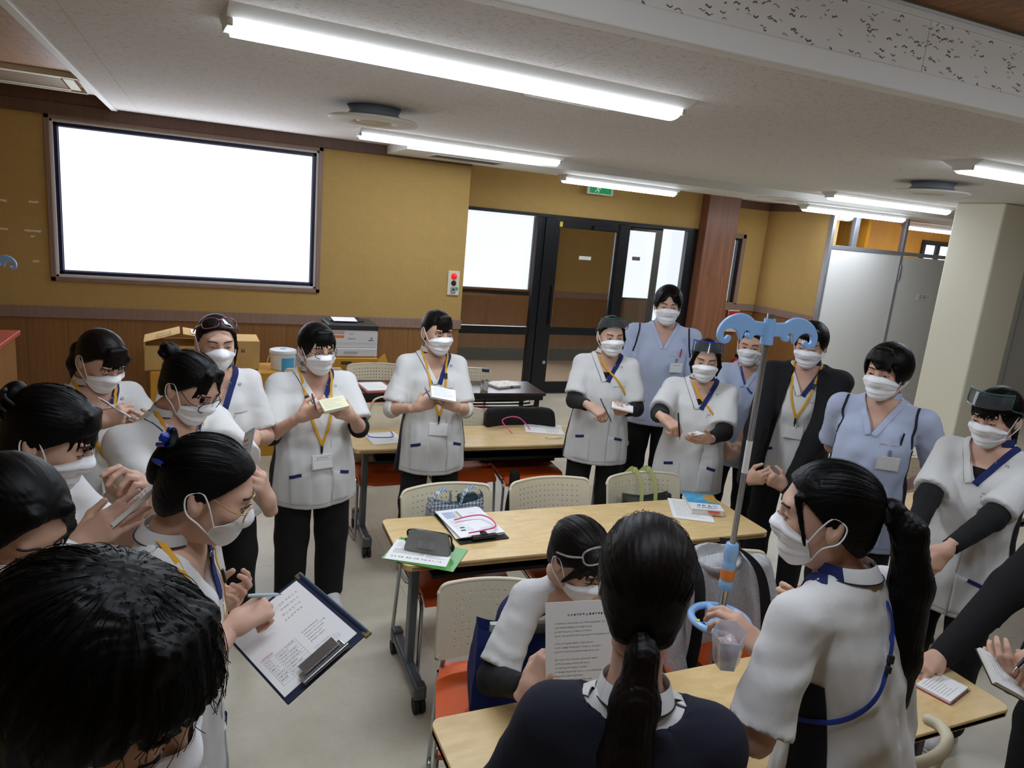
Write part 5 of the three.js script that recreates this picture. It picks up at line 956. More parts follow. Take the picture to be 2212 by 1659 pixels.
  if (T.shoulderLine) for (const s of ['R', 'L']) { const k = s === 'R' ? -1 : 1, pp = []; for (let i = 0; i <= 10; i++) { const t = i / 10; pp.push(snap([sh[s][0] - k * (0.035 - 0.03 * t * t), sh[s][1] + 0.07 - 0.2 * t, sh[s][2] + 0.02 + 0.06 * Math.sin(t * 2.4)], withSleeves)); } strip('shoulder_stripe', pp, 0.011, C.piping, tun, 0.002, 0.001, withSleeves); }
  // front seam, hem stitch, lower pockets, chest pocket, side panels
  const seamX = T.seam ?? 0.05; if (T.front !== false) {
    strip('front_seam', dense([1.16, 1.0, 0.85, hem + 0.005].map((y) => front(seamX, y))), 0.004, C.seam, tun, 0.0012, 0.0004);
    for (const k of [-1, 1]) {
      const py0 = hem + 0.03, py1 = hem + 0.2, x0 = k * 0.055 * wide, x1 = k * 0.145 * wide, n = 9, g0 = [];
      for (let j = 0; j <= n; j++) for (let i = 0; i <= n; i++) { const p = front(mix(x0, x1, i / n), mix(py0, py1 - 0.03 * (k * 0 + i / n), j / n)); g0.push([p, grad(closed, p)]); }
      const pos = [], idx = [], W = n + 1; for (const t of [0.0035, -0.003]) for (const [p, q] of g0) pos.push(...add(p, q, t));
      const S = W * W, fl = k > 0; const tri = (a, b, c) => (fl ? idx.push(a, b, c) : idx.push(a, c, b));
      for (let j = 0; j < n; j++) for (let i = 0; i < n; i++) { const a = j * W + i; tri(a, a + 1, a + W); tri(a + 1, a + W + 1, a + W); }
      for (let i = 0; i < n; i++) for (const j of [0, n]) { const a = j * W + i; j ? (tri(a, a + 1, S + a), tri(a + 1, S + a + 1, S + a)) : (tri(a, S + a, a + 1), tri(a + 1, S + a, S + a + 1)); const b = i * W + j; j ? (tri(b, S + b, b + W), tri(b + W, S + b, S + b + W)) : (tri(b, b + W, S + b), tri(b + W, S + b + W, S + b)); }
      part('pocket', raw(pos, idx), tc, tun);
      const edge = []; for (let i = 0; i <= n; i++) edge.push(add(g0[n * W + i][0], g0[n * W + i][1], 0.003));
      if (!T.plain) { const e2 = edge.slice(4); part('pocket_edge', ribbon(e2, e2.map((_, i) => g0[n * W + i + 4][1]), 0.016, 0.002, 0.001), C.navy, tun); }
    }
    const hemPts = []; for (let a = -85; a <= 85; a += 10) hemPts.push(radial(a, hem + 0.03)); strip('hem_stitch', hemPts, 0.003, C.seam, tun, 0.001, 0.0003);
    strip('chest_pocket', [0.05, 0.075, 0.1, 0.125].map((x) => front(x, 1.17)), 0.006, C.seam, tun, 0.0014, 0.0004);
  }
  for (const k of T.panels || []) {
    const n = 12, m = 5, P0 = []; for (let j = 0; j <= n; j++) for (let i = 0; i <= m; i++) { const y = mix(hem - 0.002, 1.14, j / n), p = radial(k * (96 + (i / m - 0.5) * (T.panelW || 34) * (1 - 0.35 * j / n)), y); P0.push(add(p, grad(closed, p), 0.003)); }
    const pos = P0.flat(), idx = [], W = m + 1; for (let j = 0; j < n; j++) for (let i = 0; i < m; i++) { const a = j * W + i; k > 0 ? idx.push(a, a + 1, a + W, a + 1, a + W + 1, a + W) : idx.push(a, a + 1, a + W, a + 1, a + W + 1, a + W); }
    part('side_panel', raw(pos, idx), new Object(T.panelMat || C.navyDark), tun, 'dark side panel');
  }
  // under-sleeves, inner shirt, cardigan
  for (const [s, k] of [['R', -1], ['L', 1]]) {
    const u = o.under?.[s] ?? o.under?.both; if (!u) continue;
    const e = add(el[s], add(wr[s], el[s], -1), u.to), d = nrm(add(wr[s], el[s], -1)), a = cap(add(sh[s], add(el[s], sh[s], -1), 0.35), el[s], 0.053 * w, 0.047, 0.02), b = cap(el[s], add(e, d, 0.03), 0.047, mix(0.045, 0.031, u.to), 0.02);
    const f = (x, y, z) => { let q = smin(a(x, y, z), b(x, y, z), 0.02); q += 0.004 * (vnoise(y * 40 + x * 25 + sd, z * 40) - 0.5); return Math.max(q, (x - e[0]) * d[0] + (y - e[1]) * d[1] + (z - e[2]) * d[2]); };
    const bb = [sh[s], el[s], wr[s]]; part('under_sleeve', snets(f, [0, 1, 2].map((q) => Math.min(...bb.map((p) => p[q])) - 0.08), [0, 1, 2].map((q) => Math.max(...bb.map((p) => p[q])) + 0.08), 0.0085), u.color || C.black, G);
  }
  if (o.inner) { const inn = lathef([[1.1, 0.14, 0.104, 0.008], [1.22, 0.142, 0.09], [1.29, 0.118, 0.07, -0.006], [o.inner.top || 1.3, 0.1, 0.064, -0.006]]); part('inner_shirt', snets(inn, [N[0] - 0.2, yk(1.1), N[2] - 0.15], [N[0] + 0.2, N[1] + 0.02, N[2] + 0.2], 0.009), o.inner.color || C.black, G); }
  if (o.coat) {
    const A = ['R', 'L'].flatMap((s) => { const e = add(wr[s], hd[s].dir, -0.02), c1 = cap(sh[s], el[s], 0.07 * w, 0.064, 0.04), c2 = cap(el[s], e, 0.064, 0.042, 0.03); return [c1, c2]; });
    const bodyc = lathef(stations.map(([y, a, b, c]) => [y === hem ? (o.coat.hem || 0.66) : y, a + 0.02, b + 0.02, c]), 0.03, 1.2), sc = ['R', 'L'].map((s) => cap(add(N, [0, -0.035, -0.005]), sh[s], 0.055, 0.064 * w, 0.05)), un = join([bodyc, ...sc]), arms = join(A);
    const nh0 = o.coat.neck || 0.074, neckCut = cap(add(N, [0, -0.03, 0.0]), add(N, [0, 0.3, 0.05]), nh0, 0.3);
    const f = (x, y, z) => { const wr2 = 0.005 * (vnoise(y * 30 + x * 16 + sd, z * 22) - 0.5); let d = un(x, y, z) + wr2; if (o.coat.open) { const g = o.coat.open * (1 + 0.9 * clamp((1.15 * ky - y) * 1.5, -0.6, 0.5)); d = Math.max(d, -Math.max(Math.abs(x - off(y)[0] - 0.0) - g, N[2] * 0.5 + 0.0 - z)); } d = Math.max(d, -neckCut(x, y, z)); return smin(d, arms(x, y, z) + wr2, 0.03); };
    part('cardigan', snets(f, [tb[0][0] - 0.04, yk(o.coat.hem || 0.66) - 0.02, tb[0][2] - 0.03], [tb[1][0] + 0.04, tb[1][1], tb[1][2] + 0.03], 0.0105), o.coat.color || C.coat, G);
  }
  // trousers and shoes
  {
    const fl = 0.012 * w, tf = ['R', 'L'].flatMap((s) => [cap(hip[s], kn[s], 0.088 * w, 0.077 * w, 0.03), cap(kn[s], add(an[s], [0, 0.02, -0.005]), 0.077 * w, (o.slim ? 0.056 : 0.067) * w, 0.03)]);
    tf.push(cap(add(hip.R, [0, 0.03, 0]), add(hip.L, [0, 0.03, 0]), 0.09 * w, 0.09 * w, 0.04));
    const u = join(tf); const f = (x, y, z) => Math.max(u(x, y, z) + 0.008 * (vnoise(y * 11 + sd, x * 14 + z * 9) - 0.5), 0.03 - y);
    const b2 = [hip.R, hip.L, kn.R, kn.L, an.R, an.L];
    part('trousers', snets(f, [Math.min(...b2.map((p) => p[0])) - 0.17, 0.02, Math.min(...b2.map((p) => p[2])) - 0.17], [Math.max(...b2.map((p) => p[0])) + 0.17, hipY + 0.15, Math.max(...b2.map((p) => p[2])) + 0.17], 0.017), C.trousers, G);
    for (const s of ['R', 'L']) { const a = an[s], c = join([cap([a[0], 0.045, a[2] - 0.045], [a[0], 0.04, a[2] + 0.13], 0.042, 0.037, 0.03), cap([a[0], 0.07, a[2] - 0.03], [a[0], 0.055, a[2] + 0.05], 0.045, 0.04, 0.03)]); const shoe = part('shoe', snets((x, y, z) => Math.max(c(x, y, z), 0.018 - y), [a[0] - 0.07, 0.0, a[2] - 0.12], [a[0] + 0.07, 0.14, a[2] + 0.2], 0.0105), o.shoe || C.shoe, G); part('sole', snets((x, y, z) => Math.max(c(x, Math.max(y, 0.03), z) - 0.003, y - 0.02, 0.001 - y), [a[0] - 0.07, -0.01, a[2] - 0.12], [a[0] + 0.07, 0.05, a[2] + 0.2], 0.0105), C.sole, shoe); }
  }
  // lanyard and badge
  const badge = (p, k = 0, tilt = 0, size = 1) => { const n = grad(closed, p), b = part('name_badge', [rbox(0.1 * size, 0.068 * size, 0.003)], badgeMat[0], G); const m = frame(add(p, n, 0.007), n, [tilt, 1, 0]); b.applyMatrix4(m); const c = part('badge_card', [at(sheet(0.094 * size, 0.062 * size, 0.001), 0, 0, 0.0021, Math.PI / 2)], badgeMat[k], b); return b; };
  if (o.lanyard) {
    const L = o.lanyard, col = L.color || C.lanyard, end = L.end || [0, 0.98], neckP = (k) => snap([N[0] + k * 0.066, N[1] + 0.014, N[2] + 0.0]);
    const mk2 = (k) => { const a = neckP(k), mid = (L.via || [[0.05, 1.25], [0.03, 1.1]]).map(([x, y]) => front(k * x + (L.cx || 0), y)); const e = front(end[0], end[1]); return dense([snap([N[0] + k * 0.045, N[1] + 0.03, N[2] - 0.045]), a, ...mid, e]).map((p, i) => { const d = closed(...p); return d < 0.002 ? add(p, grad(closed, p), 0.002 - d) : p; }); };
    const ly = part('lanyard', ribbon(mk2(-1), mk2(-1).map((p) => grad(closed, p)), 0.0125, 0.0016, 0.002), col, G); strip('lanyard_strap', mk2(1), 0.0125, col, ly, 0.0016, 0.003);
    { const q = mk2(L.buckle || 1), i = Math.floor(q.length * 0.55), p = q[i], n = grad(closed, p), t = nrm(add(q[i + 2], q[i - 2], -1)); const b = part('lanyard_buckle', [rbox(0.018, 0.007, 0.034)], M.black, ly); b.applyMatrix4(frame(add(p, n, 0.006), t, n)); }
    if (L.badge !== false) { const p = front(end[0], end[1] - 0.005); const c = part('lanyard_clip', [rbox(0.012, 0.034, 0.008, 0, -0.014, 0), rbox(0.006, 0.02, 0.004, 0, -0.036, 0)], M.black, ly); c.position.set(p[0], p[1], p[2] + 0.008); const bp = front(end[0], end[1] - 0.085); badge(bp, L.kind || 0, 0, 1.08); }
  }
  if (o.cross) { const q = dense(o.cross.map((c) => (c.length === 3 ? snap([N[0] + c[0], N[1] + c[1], N[2] + c[2]]) : Math.abs(c[0]) > 2 ? radial(c[0], c[1]) : front(...c)))); strip('lanyard', q, 0.012, o.crossColor || C.lanyard, G, 0.0016, o.near ? 0.0075 : 0.004); if (o.crossBuckle) { const i = Math.floor(q.length * o.crossBuckle), p = q[i], n = grad(closed, p), t = nrm(add(q[i + 2], q[i - 2], -1)); const b = part('lanyard_buckle', [rbox(0.02, 0.008, 0.02, 0, 0, -0.013), rbox(0.018, 0.007, 0.016, 0, 0, 0.01)], M.black, G); b.applyMatrix4(frame(add(p, n, 0.0105), t, n)); } }
  if (o.badge) { const p = front(...o.badge.p); badge(p, o.badge.kind || 0, o.badge.tilt || 0, o.badge.size || 1); const c = part('badge_clip', [rbox(0.016, 0.03, 0.006)], M.chrome, G); c.position.set(...add(front(o.badge.p[0], o.badge.p[1] + 0.045), [0, 0, 0.006])); }
  if (o.pocketPen) { const p = front(...o.pocketPen.p), b = part('pocket_pen', [cyl(0.0045, 0.0045, 0.06, 0, 0, 0, 10), rbox(0.003, 0.04, 0.003, 0, 0.002, 0.006)], o.pocketPen.mat || M.black, G); b.position.set(...add(p, [0, 0, 0.007])); b.rotation.z = -0.1; }
  for (const e of o.extras || []) e({ G, tun, front, radial, closed, grad, strip, snap, sh, el, wr, hd, N, yk, hpt, dense, w });
  return G;
}
// things worn on the head
const glasses = (color, r = 0.021, drop = 0, metal = 0.2, wide = 1) => ({ inHead }) => {
  const m = std(color, 0.35, { metalness: metal }), list = [], y0 = -0.004 + drop;
  for (const s of [-1, 1]) { const ring = []; for (let i = 0; i < 20; i++) { const a = i / 20 * Math.PI * 2; ring.push([s * 0.033 + Math.cos(a) * r * wide, y0 + Math.sin(a) * r * 0.82, 0.099 - 0.006 * Math.abs(Math.cos(a))]); } list.push(tube(ring, 0.0017, 48, 6, true)); list.push(tube([[s * (0.033 + r * wide), y0 + 0.005, 0.093], [s * 0.074, y0 + 0.008, 0.06], [s * 0.08, 0.014, 0.0], [s * 0.081, 0.0, -0.02]], 0.0014, 24, 6)); }
  list.push(tube([[-0.033 + r * wide, y0 + 0.002, 0.099], [0, y0 + 0.006, 0.104], [0.033 - r * wide, y0 + 0.002, 0.099]], 0.0013, 8, 6));
  const g = inHead('glasses', list, m);
  return g;
};
const shieldUp = (rim, tint = 0.0) => ({ inHead, HM }) => {       // wide safety shield pushed up on to the hair
  const R = 0.1, pts = [], top = [], bot = [];
  const y = (a) => 0.088 - 0.012 * (1 - Math.cos(a)), pos = [], idx = []; const n = 26;
  for (let i = 0; i <= n; i++) { const a = (i / n * 2 - 1) * 1.15, c = Math.cos(a), s = Math.sin(a); top.push([s * 0.092, 0.112 + 0.012 * c, 0.0 + c * 0.078]); bot.push([s * 0.094, 0.062 + 0.008 * c, 0.012 + c * 0.094]); }
  for (let i = 0; i <= n; i++) pos.push(...top[i], ...bot[i]);
  for (let i = 0; i < n; i++) idx.push(2 * i, 2 * i + 1, 2 * i + 2, 2 * i + 1, 2 * i + 3, 2 * i + 2);
  const g = raw(pos, idx), m = inHead('safety_shield', g, M2.visor), mm = std(rim, 0.35);
  const q = [tube(top, 0.0036, 50, 6), tube([top[0], bot[0], [-0.094, 0.03, -0.01], [-0.086, 0.0, -0.04]], 0.0026, 20, 6), tube([top[n], bot[n], [0.094, 0.03, -0.01], [0.086, 0.0, -0.04]], 0.0026, 20, 6)];
  q.forEach((x) => x.applyMatrix4(HM)); part('rim', q, mm, m); const b = tube(bot, 0.002, 50, 6); b.applyMatrix4(HM); part('lower_edge', [b], M2.clear, m);
};
const gogglesUp = (tint) => ({ inHead, HM }) => {                // two-lens clear goggles on top of the head
  const lens = [], fr = []; for (const s of [-1, 1]) { const ring = [], pos = [0, 0, 0], idx = [], N = 24; for (let i = 0; i < N; i++) { const a = i / N * Math.PI * 2, ca = Math.sign(Math.cos(a)) * Math.pow(Math.abs(Math.cos(a)), 0.7), sa = Math.sign(Math.sin(a)) * Math.pow(Math.abs(Math.sin(a)), 0.7); const x = s * 0.038 + ca * 0.033, v = sa * 0.023, y = 0.103 + v * 0.72 - 6 * x * x * 0.6, z = 0.062 - v * 0.72 - 8 * x * x * 0.4; ring.push([x, y, z]); }
    pos[0] = s * 0.038; pos[1] = 0.099; pos[2] = 0.064; ring.forEach((p) => pos.push(...p)); for (let i = 0; i < N; i++) idx.push(0, 1 + i, 1 + (i + 1) % N); lens.push(raw(pos, idx)); fr.push(tube(ring, 0.0028, 60, 6, true)); fr.push(tube([[s * 0.07, 0.085, 0.04], [s * 0.088, 0.06, 0.01], [s * 0.09, 0.03, -0.03]], 0.003, 16, 6)); }
  fr.push(tube([[-0.008, 0.11, 0.066], [0, 0.115, 0.066], [0.008, 0.11, 0.066]], 0.003, 8, 6));
  const m = inHead('goggles', fr.map((g) => g), tint || phys(0xffffff, 0.1, { transmission: 0.85, thickness: 0 })); for (const l of lens) { l.applyMatrix4(HM); part('lens', l, M2.clear, m); }
};
const headPart = (name, mk, mat, label) => ({ inHead }) => inHead(name, mk(), mat, label);

// ---------- the people ----------
const sleek = (x) => 0.062 - 7 * x * x, parted = (x) => 0.068 - 9 * x * x;
const fringe = (drop, side = 0) => (x) => drop + side * x + 0.006 * Math.sin(x * 120);
const tied = { low: (x, z) => -0.012 + 1.2 * z, groove: 0.0013 };
const downTail = (n, r, L, s = 0) => [[0, -0.03, -0.105, r * 0.7], [s, -0.06, -0.13, r], [s, -0.1 - L * 0.4, -0.13, r * 0.9], [s, -0.1 - L, -0.11, r * 0.3]];
const WH = (x) => x;
const P = [];
P.push(person({ label: 'short-haired woman with glasses and a yellow lanyard, standing full length beside the tables', at: [0.51, -3.57], yaw: 8, head: { p: [0.51, 1.42, -3.54], yaw: 18, pitch: 9 }, w: 1.1, seed: 8, eyes: 0.55,
  hair: { hl: (x) => 0.06 - 3 * x * x, extra: bangs(13, -0.055, 0.055, (x) => 0.026 + 0.1 * x), vol: 0.006, low: (x, z) => -0.055 + 0.35 * z, xw: 0.06, axis: [0, 1, 0], strands: 30, noNape: true }, headWear: [glasses(0x2a1614, 0.021, -0.002)],
  hands: { R: { p: [0.47, 1.165, -3.28], pose: 'hold' }, L: { p: [0.585, 1.17, -3.25], pose: 'hold' } }, under: { both: { to: 0.12 } }, lanyard: { end: [0, 1.0], kind: 2, via: [[0.062, 1.26], [0.04, 1.12]], buckle: -1 }, tunic: { panels: [-1], hem: 0.66 } }));
P.push(person({ label: 'tall woman with white undersleeves, standing in front of the back table with a notepad', at: [1.22, -3.84], yaw: -2, head: { p: [1.2, 1.475, -3.8], yaw: 12, pitch: 9 }, w: 0.98, seed: 9, eyes: 0.6,
  hair: { ...tied, hl: (x) => 0.062 - 5 * x * x, extra: bangs(12, -0.05, 0.058, (x) => 0.02 - 0.25 * Math.abs(x - 0.01)), vol: 0.002 }, hairMat: M2.hairBrown,
  hands: { R: { p: [1.1, 1.125, -3.55], pose: 'hold' }, L: { p: [1.195, 1.13, -3.53], pose: 'hold' } }, under: { both: { to: 0.15, color: C.cream } }, lanyard: { end: [0, 1.02], via: [[0.05, 1.26], [0.032, 1.12]] }, tunic: { panels: [-1, 1], hem: 0.66 } }));
P.push(person({ label: 'woman with a green-rimmed face shield on her hair and black undersleeves, writing', at: [2.34, -3.85], yaw: -26, head: { p: [2.33, 1.48, -3.81], yaw: -14, pitch: 8, roll: 3 }, seed: 10, eyes: 0.75,
  hair: { ...tied, hl: parted, vol: 0.001, extra: [cap([0.05, 0.07, 0.05], [0.076, -0.02, 0.035], 0.012, 0.01, 0.02), cap([0.076, -0.02, 0.035], [0.072, -0.085, 0.04], 0.01, 0.004, 0.01)] }, headWear: [shieldUp(0x1f4a40)],
  hands: { R: { p: [2.14, 1.06, -3.52], pose: 'pen', dir: [0.5, -0.3, 0.8], up: [-0.2, 0.85, 0.45] }, L: { p: [2.27, 1.06, -3.5], pose: 'hold', dir: [-0.6, 0.05, 0.6], up: [0.1, -0.9, 0.4] } }, under: { both: { to: 0.82 } },
  cross: [[-0.05, 1.34], [0.0, 1.27], [0.08, 1.2], [0.13, 1.12], [75, 1.03]], inner: { top: 1.25 }, tunic: { panels: [-1] , hem: 0.655 } }));
P.push(person({ label: 'tall man in a light blue tunic with a red pen, standing behind the others', at: [2.96, -4.15], yaw: -30, male: true, head: { p: [2.95, 1.65, -4.13], yaw: -30, pitch: 8, s: 1.08 }, w: 1.08, seed: 11, eyes: 0.6,
  hair: { hl: (x) => 0.03 + 0.045 * Math.exp(-((x + 0.004) ** 2) / 0.0005) - 2 * x * x, vol: 0.011, low: (x, z) => -0.035 + 0.5 * z, axis: [0, 1, 0], strands: 26, noNape: true, extra: [cap([0.04, 0.075, 0.065], [0.07, 0.02, 0.055], 0.018, 0.008, 0.02), cap([-0.04, 0.075, 0.065], [-0.068, 0.025, 0.055], 0.018, 0.008, 0.02)] },
  badge: { p: [0.1, 1.1], kind: 1 }, pocketPen: { p: [0.125, 1.19], mat: std(0xc8182c, 0.4) }, tunic: { color: C.pale, collarL: C.pale, plain: true, shoulderLine: true, v: 1.21, hem: 0.72 }, slim: true }));
P.push(person({ label: 'woman with a blue-rimmed face shield on her hair, holding a black pen upright', at: [2.69, -3.34], yaw: -36, head: { p: [2.68, 1.43, -3.31], yaw: -36, pitch: 9 }, w: 1.06, seed: 12, eyes: 0.55,
  hair: { ...tied, hl: (x) => 0.066 - 12 * x * x, vol: 0.003, extra: [cap([0.06, 0.05, 0.05], [0.078, -0.03, 0.025], 0.016, 0.014, 0.02), cap([0.078, -0.03, 0.025], [0.07, -0.09, 0.02], 0.014, 0.006, 0.01), cap([-0.06, 0.05, 0.05], [-0.078, -0.03, 0.025], 0.016, 0.014, 0.02), cap([-0.078, -0.03, 0.025], [-0.07, -0.09, 0.02], 0.014, 0.006, 0.01)] }, hairMat: M2.hairBrown, headWear: [shieldUp(0x1e3fae)],
  hands: { R: { p: [2.33, 1.11, -3.06], pose: 'pen', dir: [0.4, -0.35, 0.8], up: [-0.15, 0.85, 0.45] }, L: { p: [2.47, 1.045, -3.0], pose: 'flat', dir: [-0.9, 0.1, 0.25], up: [0.1, -0.6, 0.7] } }, under: { both: { to: 0.85 } },
  cross: [[-0.05, 1.34], [0.0, 1.26], [0.07, 1.19], [0.13, 1.1], [0.14, 1.02]], inner: { top: 1.25 }, tunic: { hem: 0.66 } }));
P.push(person({ label: 'woman in a light blue tunic with a blue strap, hands clasped, half hidden', at: [3.26, -3.6], yaw: -45, head: { p: [3.23, 1.475, -3.57], yaw: -46, pitch: 7 }, w: 0.95, seed: 13, eyes: 0.8,
  hair: { ...tied, hl: parted, vol: -0.001 }, hands: { R: { p: [2.93, 0.86, -3.29], pose: 'curl', dir: [0.3, -0.5, 0.4], up: [-0.2, 0.2, 1] }, L: { p: [2.97, 0.85, -3.27], pose: 'curl', dir: [-0.5, -0.4, 0.4], up: [0.1, 0.2, 1] } },
  cross: [[-0.04, 1.34], [0.0, 1.24], [0.06, 1.18], [0.13, 1.15]], crossColor: C.lanyardBlue, badge: { p: [0.13, 1.07], kind: 1 }, tunic: { color: C.pale, collarL: C.pale, plain: true, v: 1.22, hem: 0.68 } }));
P.push(person({ label: 'man in an open black cardigan over a white tunic, face partly behind the blue hanger', at: [3.22, -3.08], yaw: -50, male: true, head: { p: [3.19, 1.58, -3.05], yaw: -56, pitch: 16, s: 1.05 }, seed: 14, eyes: 0.45,
  hair: { hl: (x) => 0.06 - 4 * x * x, extra: bangs(10, -0.05, 0.058, (x) => 0.034 - 0.25 * x), vol: 0.008, low: (x, z) => -0.03 + 0.5 * z, axis: [0, 1, 0], strands: 26, noNape: true }, coat: { open: 0.085, color: C.coat }, 
  hands: { R: { p: [2.76, 0.87, -2.83], pose: 'curl' }, L: { p: [2.82, 0.87, -2.78], pose: 'curl' } }, lanyard: { end: [0.0, 1.08], via: [[0.06, 1.27], [0.04, 1.17]], kind: 0 }, tunic: { hem: 0.7, v: 1.2 }, pocketPen: { p: [0.1, 1.2] } }));
P.push(person({ label: 'man in light blue with hands behind his back, before the white door', at: [3.0, -2.38], yaw: -62, male: true, head: { p: [2.98, 1.57, -2.36], yaw: -74, pitch: 7, s: 1.08 }, w: 1.04, seed: 15, eyes: 0.6,
  hair: { hl: (x) => 0.06 - 3 * x * x, vol: 0.015, low: (x, z) => -0.05 + 0.4 * z, axis: [0, 1, 0], strands: 24, noNape: true, extra: [...bangs(12, -0.055, 0.06, (x) => 0.03 - 0.2 * x, [0, 0.095, 0.06], 0.010, 0.008), cap([0, 0.085, 0.06], [0.045, 0.035, 0.092], 0.018, 0.008, 0.02), cap([-0.02, 0.085, 0.06], [0.0, 0.03, 0.1], 0.018, 0.007, 0.02)] },
  hands: { R: { p: [3.19, 0.9, -2.46], pose: 'curl', dir: [0.25, -0.3, 0.5], up: [0.8, 0.1, -0.3], pole: [-0.1, -0.3, -1] }, L: { p: [3.2, 0.93, -2.44], pose: 'curl', dir: [0.0, -0.2, -0.8], up: [0.8, 0.1, -0.3], pole: [0.9, -0.3, 0.9] } },
  badge: { p: [0.1, 1.09], kind: 0 }, pocketPen: { p: [0.13, 1.2] }, tunic: { color: C.pale, collarL: C.pale, plain: true, shoulderLine: true, panels: [1, -1], panelW: 40, v: 1.2, hem: 0.66 }, slim: true }));
P.push(person({ label: 'woman in black undersleeves at the right edge, face shield on her hair, hands folded', at: [3.02, -1.86], yaw: -76, head: { p: [2.99, 1.5, -1.83], yaw: -84, pitch: 16 }, w: 1.02, seed: 16, eyes: 0.45,
  hair: { hl: (x) => 0.06 - 4 * x * x, vol: 0.005, low: (x, z) => -0.09 + 0.3 * z, extra: [...bangs(15, -0.058, 0.058, () => 0.016), cap([0, -0.05, -0.075], [0.01, -0.14, -0.07], 0.055, 0.04, 0.03)], box: [[-0.12, -0.2, -0.15], [0.12, 0.13, 0.13]] }, headWear: [shieldUp(0x1f5a4c)],
  hands: { R: { p: [2.56, 0.96, -1.75], pose: 'flat', dir: [-0.35, -0.75, 0.45], up: [-0.5, 0.2, 0.85] }, L: { p: [2.56, 0.97, -1.66], pose: 'flat', dir: [-0.5, -0.65, -0.1], up: [-0.3, 0.4, 0.85] } }, under: { both: { to: 0.96 } }, inner: { top: 1.26 },
  badge: { p: [0.1, 1.08], kind: 1, size: 1.1 }, tunic: { panels: [1, -1], hem: 0.62 } }));
P.push(person({ label: 'woman writing at the far left with side-swept fringe and ponytail', at: [-0.44, -3.3], yaw: 30, head: { p: [-0.38, 1.41, -3.25], yaw: 40, pitch: 32 }, seed: 1, eyes: 0.3,
  hair: { ...tied, hl: (x) => 0.058 - 4 * x * x, vol: 0.003, extra: [...bangs(13, -0.05, 0.06, (x) => 0.018 - 0.2 * Math.abs(x)), cap([0.05, 0.05, 0.068], [0.078, -0.03, 0.045], 0.014, 0.006, 0.02)] }, hairMat: M2.hairBrown, tails: [['ponytail', downTail(0, 0.03, 0.1)]],
  hands: { R: { p: [-0.3, 1.25, -2.97], pose: 'pen', dir: [0.75, 0.3, 0.1], up: [-0.3, 0.3, 0.9] }, L: { p: [-0.2, 1.2, -2.98], pose: 'hold' } }, lanyard: { end: [0.02, 1.02] } }));
P.push(person({ label: 'woman with clear safety glasses on her hair, standing beside the cartons', at: [0.05, -3.37], yaw: 14, head: { p: [0.05, 1.48, -3.33], yaw: 10, pitch: 8 }, seed: 2, eyes: 0.5, beak: true,
  hair: { ...tied, hl: (x) => 0.066 - 7 * x * x, vol: 0, extra: [cap([0.06, 0.05, 0.05], [0.078, -0.03, 0.02], 0.01, 0.009, 0.02), cap([0.078, -0.03, 0.02], [0.075, -0.11, 0.02], 0.009, 0.004, 0.01)] }, hairMat: M2.hairBrown, headWear: [gogglesUp(phys(0x8a5a70, 0.15, { transmission: 0.5, thickness: 0 }))],
  hands: { R: { p: [0.0, 1.08, -3.08], pose: 'hold' }, L: { p: [0.17, 1.06, -3.07], pose: 'hold', dir: [-0.3, -0.3, 0.7], up: [0.6, 0.3, 0.5] } }, tunic: {} }));
P.push(person({ label: 'broad woman with a hair bun and dark glasses, head bent over a board', at: [-0.16, -2.72], yaw: 42, near: true, head: { p: [-0.04, 1.44, -2.66], yaw: 52, pitch: 30 }, w: 1.22, loose: 60, seed: 3, eyes: 0.3,
  hair: { ...tied, hl: (x) => 0.06 - 5 * x * x, vol: 0.004, extra: [...bangs(6, -0.06, -0.036, (x) => 0.005), ...bangs(6, 0.03, 0.06, (x) => 0.012)] },
  headWear: [glasses(0x15151c, 0.024, -0.012, 0.3), headPart('hair_bun', () => snets((x, y, z) => Math.hypot(x, (y - 0.045) * 1.05, z + 0.135) - 0.034 + 0.006 * (vnoise(x * 90 + 3, y * 90 + z * 70) - 0.5) + 0.003 * Math.sin(Math.atan2(y - 0.045, x) * 5 + Math.hypot(x, y - 0.045) * 200), [-0.05, -0.005, -0.185], [0.05, 0.1, -0.09], 0.0042), M2.hair)],
  hands: { R: { p: [0.1, 1.2, -2.32], pose: 'hold' }, L: { p: [0.155, 1.275, -2.1], pose: 'hold', dir: [-0.2, 0.7, 0.2], up: [0.9, 0.1, 0.3] } }, lanyard: { end: [0.0, 1.03], via: [[0.07, 1.26], [0.04, 1.13]] }, tunic: {} }));
